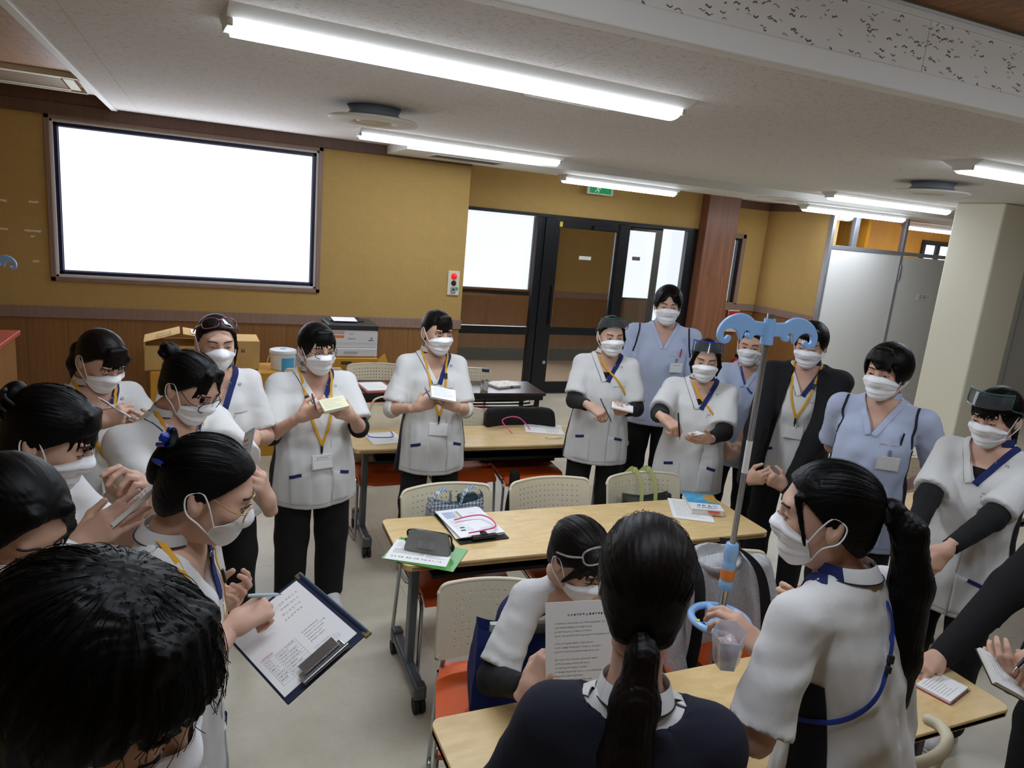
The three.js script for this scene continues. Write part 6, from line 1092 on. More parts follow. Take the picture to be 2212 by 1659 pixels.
P.push(person({ label: 'woman in profile with a black claw clip, pen in her raised hand', at: [-0.47, -2.0], yaw: 66, near: true, head: { p: [-0.34, 1.485, -1.96], yaw: 78, pitch: 26 }, loose: 70, seed: 4, eyes: 0.3,
  hair: { ...tied, hl: (x) => 0.058 - 4 * x * x, vol: 0.006, low: (x, z) => -0.02 + 1.0 * z, xw: 0.058, extra: [...bangs(15, -0.058, 0.056, (x) => 0.012 + 0.05 * x)] },
  headWear: [headPart('claw_clip', () => merge([rbox(0.03, 0.075, 0.014, -0.02, 0.035, -0.128, 0.006), rbox(0.03, 0.075, 0.014, 0.02, 0.035, -0.128, 0.006), ...[-0.02, 0.02].flatMap((x) => [0, 1, 2].map((i) => tube([[x, 0.06 - i * 0.025, -0.125], [x * 2.4, 0.06 - i * 0.025, -0.115], [x * 2.8, 0.055 - i * 0.025, -0.085]], 0.004, 10, 6)))]), M.black, 'black plastic clip'), headPart('twisted_hair', () => snets(join([ell([0, 0.04, -0.115], [0.035, 0.05, 0.03]), cap([0, 0.02, -0.12], [-0.01, -0.07, -0.11], 0.02, 0.006, 0.02)]), [-0.05, -0.09, -0.16], [0.05, 0.1, -0.07], 0.0045), M2.hair)],
  hands: { R: { p: [-0.205, 1.345, -1.7], pose: 'flat', dir: [0.75, 0.6, 0.05], up: [-0.35, 0.45, 0.8] }, L: { p: [-0.15, 1.40, -1.83], pose: 'pen', dir: [0.1, 0.95, 0.05], up: [0.7, 0.1, -0.75] } }, lanyard: { end: [0.02, 1.04], via: [[0.07, 1.26], [0.045, 1.13]], badge: false }, tunic: {} }));
P.push(person({ label: 'woman in profile with a blue claw clip and gold-rimmed glasses, writing on a clipboard', at: [-0.13, -1.68], yaw: 70, near: true, head: { p: [0.01, 1.45, -1.64], yaw: 82, pitch: 24 }, loose: 90, seed: 5, eyes: 0.4, beak: true,
  hair: { ...tied, hl: (x) => 0.058 - 7 * x * x, vol: 0.004, xw: 0.06 },
  headWear: [glasses(0xc8a860, 0.025, -0.008, 0.8), headPart('claw_clip', () => merge([tube([[-0.035, 0.07, -0.118], [0.0, 0.05, -0.135], [0.03, 0.06, -0.12], [0.05, 0.02, -0.098]], 0.0065, 24, 8), tube([[-0.05, 0.03, -0.105], [-0.01, 0.02, -0.13], [0.03, 0.02, -0.125], [0.045, -0.02, -0.09]], 0.006, 24, 8), rbox(0.026, 0.018, 0.02, -0.012, 0.075, -0.13, 0.006), rbox(0.02, 0.016, 0.018, 0.015, 0.085, -0.125, 0.006)]), std(0x14308e, 0.3), 'blue plastic clip'), headPart('twisted_hair', () => snets(join([ell([0, 0.015, -0.112], [0.03, 0.055, 0.026]), cap([0, 0.06, -0.11], [0.004, 0.09, -0.12], 0.016, 0.008, 0.02)]), [-0.05, -0.06, -0.16], [0.05, 0.11, -0.07], 0.0042), M2.hair)],
  hands: { R: { p: [0.125, 1.105, -1.69], pose: 'pen', dir: [0.78, 0.2, -0.5], up: [-0.3, 0.75, 0.55], pole: [-0.1, -1, 0.6] }, L: { p: [0.07, 1.07, -1.82], pose: 'hold', dir: [0.75, 0.3, 0.3], up: [0.2, -0.8, -0.4] } },
  lanyard: { end: [0.03, 1.03], via: [[0.08, 1.24], [0.05, 1.13]], badge: false }, tunic: { panels: [-1], hem: 0.6, panelW: 34 }, wide: 1.1 }));
P.push(person({ label: 'woman cut by the left edge, long dark fringe falling beside her lowered face', at: [-0.47, -1.53], yaw: 45, near: true, head: { p: [-0.33, 1.465, -1.5], yaw: 48, pitch: 36 }, seed: 6, eyes: 0.25,
  hair: { ...tied, hl: (x) => 0.035 + 0.3 * Math.abs(x + 0.0), vol: 0.005, extra: [cap([0.03, 0.08, 0.06], [0.075, 0.0, 0.055], 0.016, 0.012, 0.02), cap([0.075, 0.0, 0.055], [0.08, -0.1, 0.07], 0.012, 0.003, 0.015), cap([-0.03, 0.08, 0.055], [-0.074, 0.0, 0.045], 0.016, 0.01, 0.02)], box: [[-0.12, -0.13, -0.13], [0.12, 0.13, 0.12]] },
  hands: { R: { p: [-0.4, 1.1, -1.25], pose: 'hold' }, L: { p: [-0.25, 1.1, -1.32], pose: 'hold' } }, lanyard: { end: [0, 1.02] }, tunic: {} }));
P.push(person({ label: 'short black-haired person in the lower left foreground, seen from above and behind', at: [-0.3, -0.78], yaw: 70, near: true, male: true, head: { p: [-0.1, 1.575, -0.755], yaw: 58, pitch: 22, roll: 2, s: 1.1 }, ky: 1.05, loose: 160, looseKind: 'down', seed: 7, eyes: 0.3, stoop: 0.8,
  hair: { hl: (x) => 0.036 + 0.008 * Math.sin(x * 160), vol: 0.016, low: (x, z) => -0.03 + 0.75 * z + 0.004 * Math.sin(z * 300), axis: [0, 1, 0], strands: 20, groove: 0.003, cell: 0.0038, box: [[-0.12, -0.13, -0.14], [0.12, 0.14, 0.13]], extra: bangs(10, -0.06, 0.06, () => 0.028, [0, 0.1, 0.055], 0.011) }, tunic: {} }));
P.push(person({ label: 'seated woman with clear goggles on her hair, reading a printed handout', at: [1.39, -1.96], yaw: -6, sit: true, near: true, head: { p: [1.04, 1.13, -1.72], yaw: 18, pitch: 28, roll: 6 }, loose: 50, seed: 17, eyes: 0.35,
  hair: { ...tied, hl: (x) => 0.06 - 4 * x * x, vol: 0.004, extra: [...bangs(15, -0.056, 0.056, (x) => 0.012 - 0.1 * Math.abs(x)), cap([-0.06, 0.04, 0.055], [-0.078, -0.04, 0.03], 0.014, 0.006, 0.02), cap([0.06, 0.04, 0.055], [0.078, -0.04, 0.03], 0.014, 0.006, 0.02)] }, hairMat: M2.hairBrown, headWear: [gogglesUp()],
  hands: { R: { p: [0.86, 0.9, -1.55], pose: 'hold', dir: [0.5, 0.8, 0.1], up: [-0.8, 0.2, 0.4] }, L: { p: [1.12, 0.92, -1.5], pose: 'hold', dir: [-0.5, 0.8, 0.1], up: [0.8, 0.2, 0.4] } }, under: { both: { to: 0.93 } }, tunic: { hem: 0.66 } }));
P.push(person({ label: 'woman in a navy cardigan with low ponytail, seen from behind in the foreground', at: [0.73, -0.96], yaw: 152, near: true, head: { p: [0.775, 1.45, -1.04], yaw: 150, pitch: 10, s: 1.02 }, w: 0.98, neck: 0.15, stoop: 0.6, loose: 90, seed: 18, face: false,
  hair: { ...tied, vol: 0.008, low: (x, z) => -0.035 + 0.75 * z, root: [0, -0.09, -0.1], cell: 0.0038, strands: 60, box: [[-0.12, -0.14, -0.14], [0.12, 0.13, 0.12]], extra: [cap([0.055, -0.02, -0.01], [0.03, -0.08, -0.06], 0.03, 0.03, 0.03), cap([-0.055, -0.02, -0.01], [-0.03, -0.08, -0.06], 0.03, 0.03, 0.03)] }, hairMat: M2.hairBrown, tails: [['ponytail', [[0, -0.085, -0.09, 0.02], [0, -0.11, -0.105, 0.026], [0.004, -0.19, -0.115, 0.04], [0.01, -0.29, -0.115, 0.046], [0.012, -0.42, -0.11, 0.02]]]],
  coat: { color: C.cardigan, hem: 0.7, neck: 0.082 }, hands: { R: { p: [0.92, 1.0, -1.2], pose: 'hold' }, L: { p: [0.78, 0.98, -1.24], pose: 'hold' } }, tunic: { collarL: C.white, front: false } }));
P.push(person({ label: 'woman with a long high ponytail, back turned, blue strap across her white tunic', at: [1.45, -1.03], yaw: -172, near: true, head: { p: [1.32, 1.5, -1.13], yaw: -132, pitch: 8, s: 1.05 }, w: 1.05, loose: 90, seed: 19, eyes: 0.5,
  hair: { ...tied, hl: (x) => 0.05 - 0.3 * x - 5 * x * x, vol: 0.004, root: [0, 0.02, -0.11], cell: 0.0038, strands: 60, extra: [cap([0.06, 0.05, 0.06], [0.074, -0.05, 0.045], 0.008, 0.004, 0.015), cap([-0.06, 0.05, 0.06], [-0.074, -0.05, 0.045], 0.008, 0.004, 0.015)] }, hairMat: M2.hair,
  tails: [['ponytail', [[0, 0.005, -0.1, 0.018], [0.0, 0.015, -0.13, 0.022], [0.005, -0.03, -0.165, 0.034], [0.0, -0.15, -0.175, 0.042], [0.0, -0.32, -0.155, 0.046], [0.0, -0.5, -0.13, 0.038], [0, -0.6, -0.11, 0.012]]]], headWear: [headPart('hair_tie', () => at(new THREE.TorusGeometry(0.022, 0.008, 10, 24), 0, 0.012, -0.118, 0.5), M.black)],
  hands: { L: { p: [1.19, 1.18, -1.2], pose: 'hold', dir: [-0.5, 0.45, -0.35], up: [0.3, 0.5, 0.75], pole: [-0.5, -1, 0.3] }, R: { p: [1.55, 1.1, -1.4], pose: 'hold' } }, crossColor: C.lanyardBlue, cross: [[-0.06, 0.02, -0.02], [-172, 1.29], [168, 1.21], [143, 1.13], [115, 1.07], [88, 1.04]], crossBuckle: 0.42, tunic: { panels: [1, -1], sleeve: 0.9, hem: 0.6 } }));
P.push(person({ label: 'person in white cut by the right edge, hands holding an open notebook', at: [2.5, -0.8], yaw: -80, near: true, head: { p: [2.5, 1.55, -0.78], pitch: 20 }, seed: 20,
  hair: { ...tied }, hands: { R: { p: [1.985, 1.08, -0.98], pose: 'pen', dir: [-0.7, -0.35, 0.0], up: [0.2, 0.8, 0.4] }, L: { p: [1.95, 1.04, -1.02], pose: 'hold', dir: [-0.65, 0.55, 0.1], up: [-0.5, -0.5, 0.6] } }, tunic: { panels: [-1], hem: 0.6 } }));
P.push(person({ label: 'person in a black jacket at the right edge, one hand resting on the spiral notebook', at: [2.86, -1.22], yaw: -95, head: { p: [2.78, 1.52, -1.2], pitch: 20 }, seed: 21,
  hair: { ...tied }, hands: { R: { p: [2.27, 0.745, -1.42], pose: 'pen', dir: [-0.9, -0.12, 0.1], up: [-0.1, 0.9, 0.3] } }, coat: { color: C.coat, hem: 0.66 }, tunic: { hem: 0.68 } }));

// ---------- things held, worn loose or lying on the tables ----------
const TT = 0.703;                                               // top of the folding tables
function pageTex(w, h, seedv, o = {}) {
  return canvasTex(w, h, (c) => { c.fillStyle = o.bg || '#efeeeb'; c.fillRect(0, 0, w, h); if (o.draw) o.draw(c); else textLines(c, w * 0.1, h * 0.1, w * 0.8, o.rows || 14, o.size || w / 40, h * 0.8 / (o.rows || 14), seedv, o.color || '#777', 1); });
}
const printed = (w, d, t, tex, rough = 0.8) => part('page', [sheet(w, d, t)], std(0xffffff, rough, { map: tex }), null);
function page(label, w, d, tex, pos, turn, group) { const m = printed(w, d, 0.0012, tex); m.name = 'paper_sheet'; m.position.set(...pos); m.rotation.y = turn; return tag(m, label, 'paper', group); }
function pen(label, a, b, color, o = {}) {
  const t = thing('pen', label, 'pen'), L = V(...b).sub(V(...a)).length();
  const m = std(color, 0.35, { metalness: o.metal || 0 });
  part('barrel', [lathe([[0.001, 0.012], [0.0035, 0.02], [0.0046, 0.03], [0.0046, L - 0.02], [0.004, L - 0.004], [0.001, L]], 14)], m, t);
  part('tip', [lathe([[0.0004, 0], [0.0012, 0.004], [0.0034, 0.02], [0.001, 0.021]], 12)], M.chrome, t);
  part('clip', [rbox(0.003, 0.04, 0.0018, 0, L - 0.035, 0.0062, 0.0008)], M.chrome, t);
  t.position.set(...b); t.quaternion.setFromUnitVectors(V(0, 1, 0), V(...a).sub(V(...b)).normalize()); return t;
}
function orient(o, p, dir, up) { o.applyMatrix4(frame([0, 0, 0], dir, up)); o.position.set(...p); return o; }   // local z along dir, local y along up
// notebooks in hands
function pad(label, p, dir, up, w, d, t, color, o = {}) {
  const n = thing('notepad', label, 'notepad');
  part('cover', [rbox(w, 0.003, d, 0, -t / 2, 0, 0.001)], std(color, 0.6), n);
  part('pages', [rbox(w * 0.97, t, d * 0.97, 0, 0.001, 0, 0.001)], std(o.pages || 0xece9dc, 0.8), n);
  part('top_page', [at(sheet(w * 0.96, d * 0.96, 0.0006), 0, t / 2 + 0.0015, 0)], std(0xffffff, 0.8, { map: pageTex(128, 160, o.seed || 3, { rows: 9, bg: o.bg }) }), n);
  if (o.spiral) for (let i = 0; i < 12; i++) part('ring', [at(new THREE.TorusGeometry(0.006, 0.0009, 6, 14), -w / 2 + w * (i + 0.5) / 12, 0, -d / 2, 0, Math.PI / 2)], M.chrome, n);
  return orient(n, p, dir, up);
}
pad('small notebook with a cream cover held by the short-haired woman with glasses', [0.545, 1.215, -3.215], [0.2, -0.35, 0.9], [-0.1, 0.88, 0.35], 0.12, 0.09, 0.012, 0xd8d2a6, { seed: 2, bg: '#e8e4c0' });
pen('dark pink pen standing in the hand of the short-haired woman', [0.45, 1.26, -3.25], [0.475, 1.165, -3.235], 0x8a4a58);
pad('light notepad with a yellow corner held by the woman with white undersleeves', [1.16, 1.185, -3.5], [-0.2, -0.4, 0.85], [0.1, 0.88, 0.4], 0.14, 0.1, 0.008, 0xc8c4b4, { seed: 5 });
pen('grey silver pen pointing up in the hand of the woman in white undersleeves', [1.055, 1.225, -3.5], [1.1, 1.14, -3.475], 0x9a9ca2, { metal: 0.6 });
pad('white notepad resting on the palm of the woman with the green shield', [2.25, 1.105, -3.46], [-0.5, -0.1, 0.8], [0, 0.97, 0.2], 0.13, 0.1, 0.01, 0x2a2a2c, { seed: 7 });
pen('bronze pen held upright by the woman with the green face shield', [2.10, 1.16, -3.47], [2.165, 1.02, -3.41], 0x6a5648, { metal: 0.4 });
pen('black pen held upright by the woman with the blue face shield', [2.315, 1.195, -3.02], [2.325, 1.05, -2.985], 0x121214);
page('small white note lying in the palm of the woman with the blue shield', 0.09, 0.05, pageTex(64, 48, 9, { rows: 3 }), [2.43, 1.085, -2.99], 0.3);
pen('white pen held by the woman writing at the far left', [-0.37, 1.31, -3.01], [-0.24, 1.24, -2.93], 0xdcdce0);
pad('notepad hidden under the writing hand at the far left', [-0.2, 1.21, -2.95], [0.5, 0.2, 0.8], [-0.2, 0.9, 0.3], 0.12, 0.1, 0.01, 0xe0e0e0, { seed: 12 });
pen('white marker raised by the woman with the black claw clip', [-0.225, 1.36, -1.86], [-0.115, 1.425, -1.84], 0xdadada);
pad('white notepad in the lower hand of the woman with the black clip', [-0.15, 1.385, -1.73], [0.6, 0.5, -0.2], [-0.5, 0.8, -0.1], 0.075, 0.12, 0.006, 0xe4e4e4, { seed: 13 });
{
  const b = thing('paper_board', 'pale board with papers held up by the broad woman with the bun', 'board');
  part('board', [rbox(0.22, 0.004, 0.3, 0, 0, 0, 0.002)], std(0xa8bcc0, 0.4), b);
  part('page', [at(sheet(0.2, 0.27), 0, 0.003, 0)], std(0xffffff, 0.8, { map: pageTex(200, 270, 21, { rows: 18, draw: (c) => { textLines(c, 20, 30, 160, 20, 6, 11, 21, '#888'); c.fillStyle = '#c83040'; c.fillRect(20, 14, 60, 5); c.fillStyle = '#2848a8'; c.fillRect(90, 14, 30, 5); } }) }), b);
  orient(b, [0.10, 1.27, -2.16], [-0.15, -0.75, 0.3], [-0.75, 0.4, -0.1]);
}
{
  const c = thing('clipboard', 'navy clipboard with a printed sheet held by the woman with the blue hair clip', 'clipboard');
  part('board', [rbox(0.235, 0.006, 0.325, 0, 0, 0, 0.003)], std(0x10203e, 0.45), c);
  part('spine', [rbox(0.012, 0.012, 0.325, 0.118, 0.002, 0, 0.005)], std(0x16294a, 0.45), c);
  part('sheet', [at(sheet(0.212, 0.292), -0.006, 0.004, -0.004)], std(0xffffff, 0.8, {
    map: canvasTex(424, 584, (g) => {
      g.fillStyle = '#f0efee'; g.fillRect(0, 0, 424, 584);
      textLines(g, 250, 330, 150, 5, 10, 22, 3, '#777', 1.4); for (let i = 0; i < 4; i++) glyphs(g, 270 - i * 12, 60 + i * 40, 6, 18, 40 + i, 1.4, '#8a8a8a');
      g.strokeStyle = '#888'; g.lineWidth = 1; for (let i = 0; i < 9; i++) { g.strokeRect(30, 330 + i * 22, 180, 22); } g.strokeRect(30, 330, 60, 198); textLines(g, 36, 336, 50, 8, 9, 22, 5, '#444', 1.3); textLines(g, 96, 336, 110, 8, 8, 22, 6, '#444', 1.3);
      g.strokeStyle = '#c05060'; g.lineWidth = 2; g.beginPath(); g.ellipse(60, 312, 34, 9, 0, 0, 7); g.stroke(); glyphs(g, 36, 306, 5, 10, 9, 1.4, '#b04050'); textLines(g, 240, 470, 150, 4, 8, 14, 15, '#999', 1);
    })
  }), c);
  const k = part('clip', [rbox(0.125, 0.012, 0.03, 0, 0.012, 0.142, 0.005), at(new THREE.CylinderGeometry(0.006, 0.006, 0.13, 14), 0, 0.016, 0.16, 0, 0, Math.PI / 2)], M.chrome, c);
  part('lever', [rbox(0.1, 0.003, 0.035, 0, 0.022, 0.13, 0.001)], M.chrome, k);
  for (const [x, z] of [[0.115, 0.16], [0.115, -0.16], [-0.112, -0.16]]) part('corner', [rbox(0.02, 0.011, 0.02, x, 0.0, z, 0.003)], std(0x8a7a50, 0.4, { metalness: 0.6 }), c);
  orient(c, [0.207, 1.028, -1.679], [0.393, -0.054, 0.918], [-0.395, 0.891, 0.222]);
}
pen('light blue pen in the hand writing on the navy clipboard', [0.095, 1.155, -1.67], [0.185, 1.09, -1.775], 0xa8c4cc);
{
  const s = printed(0.21, 0.297, 0.0008, canvasTex(420, 594, (g) => {
    g.fillStyle = '#ecebea'; g.fillRect(0, 0, 420, 594); glyphs(g, 120, 70, 6, 15, 3, 1.8, '#333'); glyphs(g, 222, 70, 7, 15, 5, 2.6, '#222');
    textLines(g, 50, 120, 330, 4, 10, 24, 11, '#555', 1.3); textLines(g, 50, 236, 330, 3, 10, 24, 17, '#555', 1.3); textLines(g, 50, 330, 300, 9, 10, 24, 23, '#555', 1.3);
  }));
  s.name = 'handout'; tag(s, 'printed handout sheet held up by the seated woman in goggles', 'paper'); orient(s, [0.95, 0.965, -1.50], [0.06, -0.93, 0.1], [-0.3, 0.15, 0.93]);
}
{
  const c = thing('plastic_cup', 'clear plastic cup with a wrapped drip set, held beside the infusion stand', 'cup');
  part('cup_wall', [lathe([[0.028, 0], [0.036, 0.1], [0.0375, 0.1], [0.0375, 0.098], [0.0295, -0.001], [0.001, -0.001], [0.001, 0], [0.028, 0]], 6)], phys(0xf2f5fa, 0.2, { transmission: 0.62, thickness: 0 }), c);
  const g = new THREE.IcosahedronGeometry(0.026, 2), q = g.attributes.position; for (let i = 0; i < q.count; i++) { const n = 1 + 0.5 * (vnoise(q.getX(i) * 90 + 7, q.getY(i) * 90 + q.getZ(i) * 60) - 0.5); q.setXYZ(i, q.getX(i) * n, q.getY(i) * n * 1.3 + 0.045, q.getZ(i) * n); } g.computeVertexNormals();
  part('wrapped_set', [g], phys(0xe6d2d4, 0.3, { transmission: 0.4, thickness: 0 }), c);
  c.position.set(1.095, 1.155, -1.125); c.rotation.set(0.25, 0, 0.28);
}
pad('black ring notebook held open at the right edge', [1.92, 1.05, -1.0], [-0.55, 0.28, -0.1], [0.1, 0.8, 0.5], 0.1, 0.15, 0.01, 0x101012, { seed: 31 });
pen('black and silver pen writing in the notebook at the right edge', [1.965, 1.125, -0.975], [1.91, 1.075, -0.975], 0x161618);
{
  const n = pad('spiral notebook with a pink edge on the nearest table', [2.262, TT + 0.006, -1.345], [0.25, 0, 0.95], [0, 1, 0], 0.15, 0.11, 0.008, 0xc03a68, { seed: 33, spiral: false });
  for (let i = 0; i < 16; i++) part('ring', [at(new THREE.TorusGeometry(0.0055, 0.0008, 6, 12), -0.07 + i * 0.0093, 0.0, 0.055, 0, Math.PI / 2)], std(0x3a3a3e, 0.4), n);
}
pen('grey pen under the hand on the spiral notebook', [2.18, TT + 0.03, -1.44], [2.26, TT + 0.018, -1.40], 0x8a8c90, { metal: 0.4 });
// ----- middle table -----
{
  const f = part('folder', [rbox(0.31, 0.002, 0.22, 0, 0, 0, 0.001)], phys(0x58b04a, 0.25, { transmission: 0.35, thickness: 0 })); f.position.set(0.855, TT + 0.002, -2.665); f.rotation.y = -0.62; tag(f, 'green clear file folder under the papers beside the grey pouch', 'folder');
  page('printed sheet between the green folder and the grey pouch', 0.26, 0.19, pageTex(260, 190, 41, { draw: (c) => { textLines(c, 16, 14, 220, 5, 6, 12, 41, '#777'); for (let i = 0; i < 9; i++) { c.strokeStyle = '#555'; c.beginPath(); c.moveTo(16, 84 + i * 5); c.lineTo(150, 84 + i * 5); c.stroke(); } for (let i = 0; i < 7; i++) glyphs(c, 18 + i * 32, 150, 2, 12, 50 + i, 1.5, '#444'); textLines(c, 160, 84, 90, 5, 6, 11, 43, '#777'); } }), [0.835, TT + 0.0045, -2.675], -0.52);
  const p = thing('pencil_pouch', 'grey zipped pencil pouch with faint lettering, on the papers of the middle table', 'pouch', [0.87, TT + 0.006, -2.685], -0.55);
  const g = new THREE.BoxGeometry(0.21, 0.09, 0.075, 24, 10, 10), q = g.attributes.position;
  for (let i = 0; i < q.count; i++) { let x = q.getX(i), y = q.getY(i) + 0.045, z = q.getZ(i); const v = y / 0.09, k = 1 - 0.82 * v, e = 1 - 0.2 * v - 0.06 * Math.pow(Math.abs(z / 0.0375), 2); z *= k * (1 - 0.15 * Math.pow(Math.abs(x / 0.105), 4)); x *= e; y = y * (0.92 + 0.08 * Math.cos(x * 14)) + 0.004 * (vnoise(x * 60, y * 50 + z * 40) - 0.5) * (v > 0.05 ? 1 : 0); if (v < 0.12) { x *= 0.96 + 0.3 * v; z *= 0.9 + 0.8 * v; } q.setXYZ(i, x, y, z); }
  g.computeVertexNormals();
  part('body', [g], std(0x83817d, 0.9), p);
  part('zip', [tube([[-0.092, 0.055, 0.0], [-0.085, 0.082, 0.0], [0, 0.086, 0.0], [0.085, 0.082, 0], [0.1, 0.05, 0], [0.104, 0.02, 0]], 0.0045, 50, 6)], M.black, p); part('zip_pull', [rbox(0.008, 0.016, 0.004, -0.1, 0.035, 0.0)], M.steel, p); part('side_loop', [tube([[0.1, 0.05, 0], [0.112, 0.035, 0.005], [0.106, 0.015, 0.01]], 0.004, 10, 6)], M.black, p);
  part('lettering', [at(sheet(0.07, 0.03, 0.0015), 0.0, 0.042, 0.0375, Math.PI / 2 - 0.42)], std(0xffffff, 0.9, { map: canvasTex(140, 60, (c) => { c.fillStyle = '#83817d'; c.fillRect(0, 0, 140, 60); c.font = 'bold 26px sans-serif'; c.fillStyle = '#6a6865'; c.fillText('STAR', 34, 26); c.fillText('WARS', 32, 54); }) }), p);
}
{
  const b = thing('binder', 'open black clip binder stacked with printed papers on the middle table', 'binder', [1.135, TT + 0.004, -2.9], 0.06);
  part('cover', [rbox(0.24, 0.005, 0.33, 0, 0, 0.01, 0.002)], M.black, b);
  part('clip', [rbox(0.12, 0.016, 0.022, 0, 0.018, 0.165, 0.004), rbox(0.03, 0.01, 0.03, 0, 0.028, 0.155, 0.004)], M.black, b);
  for (let k = 0; k < 4; k++) part('page', [at(sheet(0.222, 0.305), 0.004 * (k % 3 - 1), 0.006 + k * 0.004, -0.012 + 0.003 * k, 0, 0.03 * (k - 2))], k < 3 ? paper : std(0xffffff, 0.8, { map: canvasTex(330, 450, (c) => { c.fillStyle = '#efeff0'; c.fillRect(0, 0, 330, 450); c.fillStyle = '#b8c4dc'; c.fillRect(30, 40, 90, 110); c.fillStyle = '#e0c860'; c.fillRect(126, 40, 14, 110); c.fillStyle = '#7890c8'; c.fillRect(142, 40, 10, 110); textLines(c, 36, 48, 80, 7, 7, 14, 61, '#888'); textLines(c, 30, 180, 120, 12, 7, 16, 63, '#888'); c.fillStyle = '#22284a'; c.fillRect(60, 300, 34, 16); c.fillRect(50, 340, 34, 16); textLines(c, 190, 340, 120, 6, 7, 14, 65, '#777'); glyphs(c, 220, 90, 5, 9, 66, 1, '#777'); }) }), b);
}
function liedShield(label, pos, turn, color, s = 1) {               // folded-down safety shield lying on its lens: coloured U rim, clear visor
  const t = thing('safety_shield', label, 'safety shield', pos, turn, undefined), m = std(color, 0.4);
  part('rim', [tube([[-0.075 * s, 0.012, 0.1], [-0.08 * s, 0.018, 0.02], [-0.07 * s, 0.02, -0.035], [-0.03 * s, 0.022, -0.055], [0.03 * s, 0.022, -0.055], [0.07 * s, 0.02, -0.035], [0.08 * s, 0.018, 0.02], [0.075 * s, 0.012, 0.1]], 0.0034, 80, 8)], m, t);
  const pos2 = [], idx = []; for (let i = 0; i <= 16; i++) { const a = (i / 16 * 2 - 1) * 1.3; pos2.push(Math.sin(a) * 0.076 * s, 0.02, -0.01 - Math.cos(a) * 0.046, Math.sin(a) * 0.074 * s, 0.001, -0.012 - Math.cos(a) * 0.07); if (i < 16) idx.push(2 * i, 2 * i + 2, 2 * i + 1, 2 * i + 1, 2 * i + 2, 2 * i + 3); }
  part('visor', raw(pos2, idx), M2.clear, t); return t;
}
liedShield('pink-rimmed safety shield lying on the binder papers', [1.165, TT + 0.024, -2.84], -1.45, 0xe0407e);
{
  page('printed sheet under the blue book at the table end', 0.21, 0.28, pageTex(210, 280, 71, { rows: 16 }), [2.36, TT + 0.001, -2.86], -0.5);
  const b = thing('book', 'thick paperback with a blue and orange cover on the middle table', 'book', [2.455, TT + 0.003, -2.885], -0.42);
  part('cover', [at(sheet(0.17, 0.24, 0.0015), 0, 0.0285, 0)], std(0xffffff, 0.35, { map: canvasTex(340, 480, (c) => { c.fillStyle = '#2f9fd2'; c.fillRect(0, 0, 340, 480); c.fillStyle = '#d89a3c'; for (let i = 0; i < 60; i++) { const a = hash2(i, 3), d = hash2(i, 7); c.globalAlpha = 0.5; c.beginPath(); c.arc(210 + a * 140, 40 + d * 210, 12 + 26 * hash2(i, 9), 0, 7); c.fill(); } c.globalAlpha = 1; c.fillStyle = '#7cc4e4'; for (let i = 0; i < 26; i++) { c.globalAlpha = 0.35; c.beginPath(); c.arc(hash2(i, 13) * 200, 60 + hash2(i, 17) * 200, 10 + 20 * hash2(i, 19), 0, 7); c.fill(); } c.globalAlpha = 1; c.fillStyle = '#eeeeec'; c.fillRect(0, 300, 340, 180); c.save(); c.translate(320, 400); c.rotate(Math.PI); glyphs(c, 20, 10, 4, 56, 81, 6, '#23324a'); glyphs(c, 40, -30, 6, 24, 83, 3, '#333'); c.restore(); c.fillStyle = '#2878b8'; c.fillRect(60, 420, 200, 12); }) }), b);
  part('pages', [rbox(0.166, 0.025, 0.236, 0, 0.0145, 0, 0.002)], std(0xe6e2d6, 0.85), b); part('back_cover', [rbox(0.17, 0.0015, 0.24, 0, 0.001, 0)], white, b);
  part('bookmark', [rbox(0.06, 0.003, 0.02, 0.03, 0.02, 0.122)], std(0xd8392c, 0.6), b, 'red index tab');
}
function bagGeo(w, h, d, seedv, sag = 0.02, nx = 22) {                 // soft bag: a box with bulging, wrinkled sides, open on top
  const g = new THREE.BoxGeometry(w, h, d, nx, nx, 12), p = g.attributes.position;
  for (let i = 0; i < p.count; i++) { let x = p.getX(i), y = p.getY(i) / h + 0.5, z = p.getZ(i); const b = Math.sin(Math.PI * clamp(y, 0, 1)); const top = y > 0.999 && Math.abs(x) < w * 0.499 && Math.abs(z) < d * 0.499; x *= 1 + 0.06 * b; z *= (1 - 0.45 * y) + 0.25 * b; const n = vnoise(x * 22 + seedv, y * 9 + z * 12) - 0.5; x += 0.014 * n; z += 0.022 * (vnoise(x * 18 + seedv * 3, y * 8 + 5) - 0.5); let yy = y * h - sag * Math.cos(x / w * Math.PI) * y; if (top) yy -= 0.05; p.setXYZ(i, x, yy, z); }
  g.computeVertexNormals(); return g;
}
const strapGeo = (pts, w, t = 0.003) => { const c = new THREE.CatmullRomCurve3(pts.map((p) => V(...p))), q = c.getPoints(40).map((p) => p.toArray()); return ribbon(q, q.map((_, i) => { const a = q[Math.max(0, i - 1)], b = q[Math.min(40, i + 1)]; return nrm(cross(nrm(add(b, a, -1)), [0, 0, 1]).map((v) => v + 1e-4)); }), w, t, 0); };
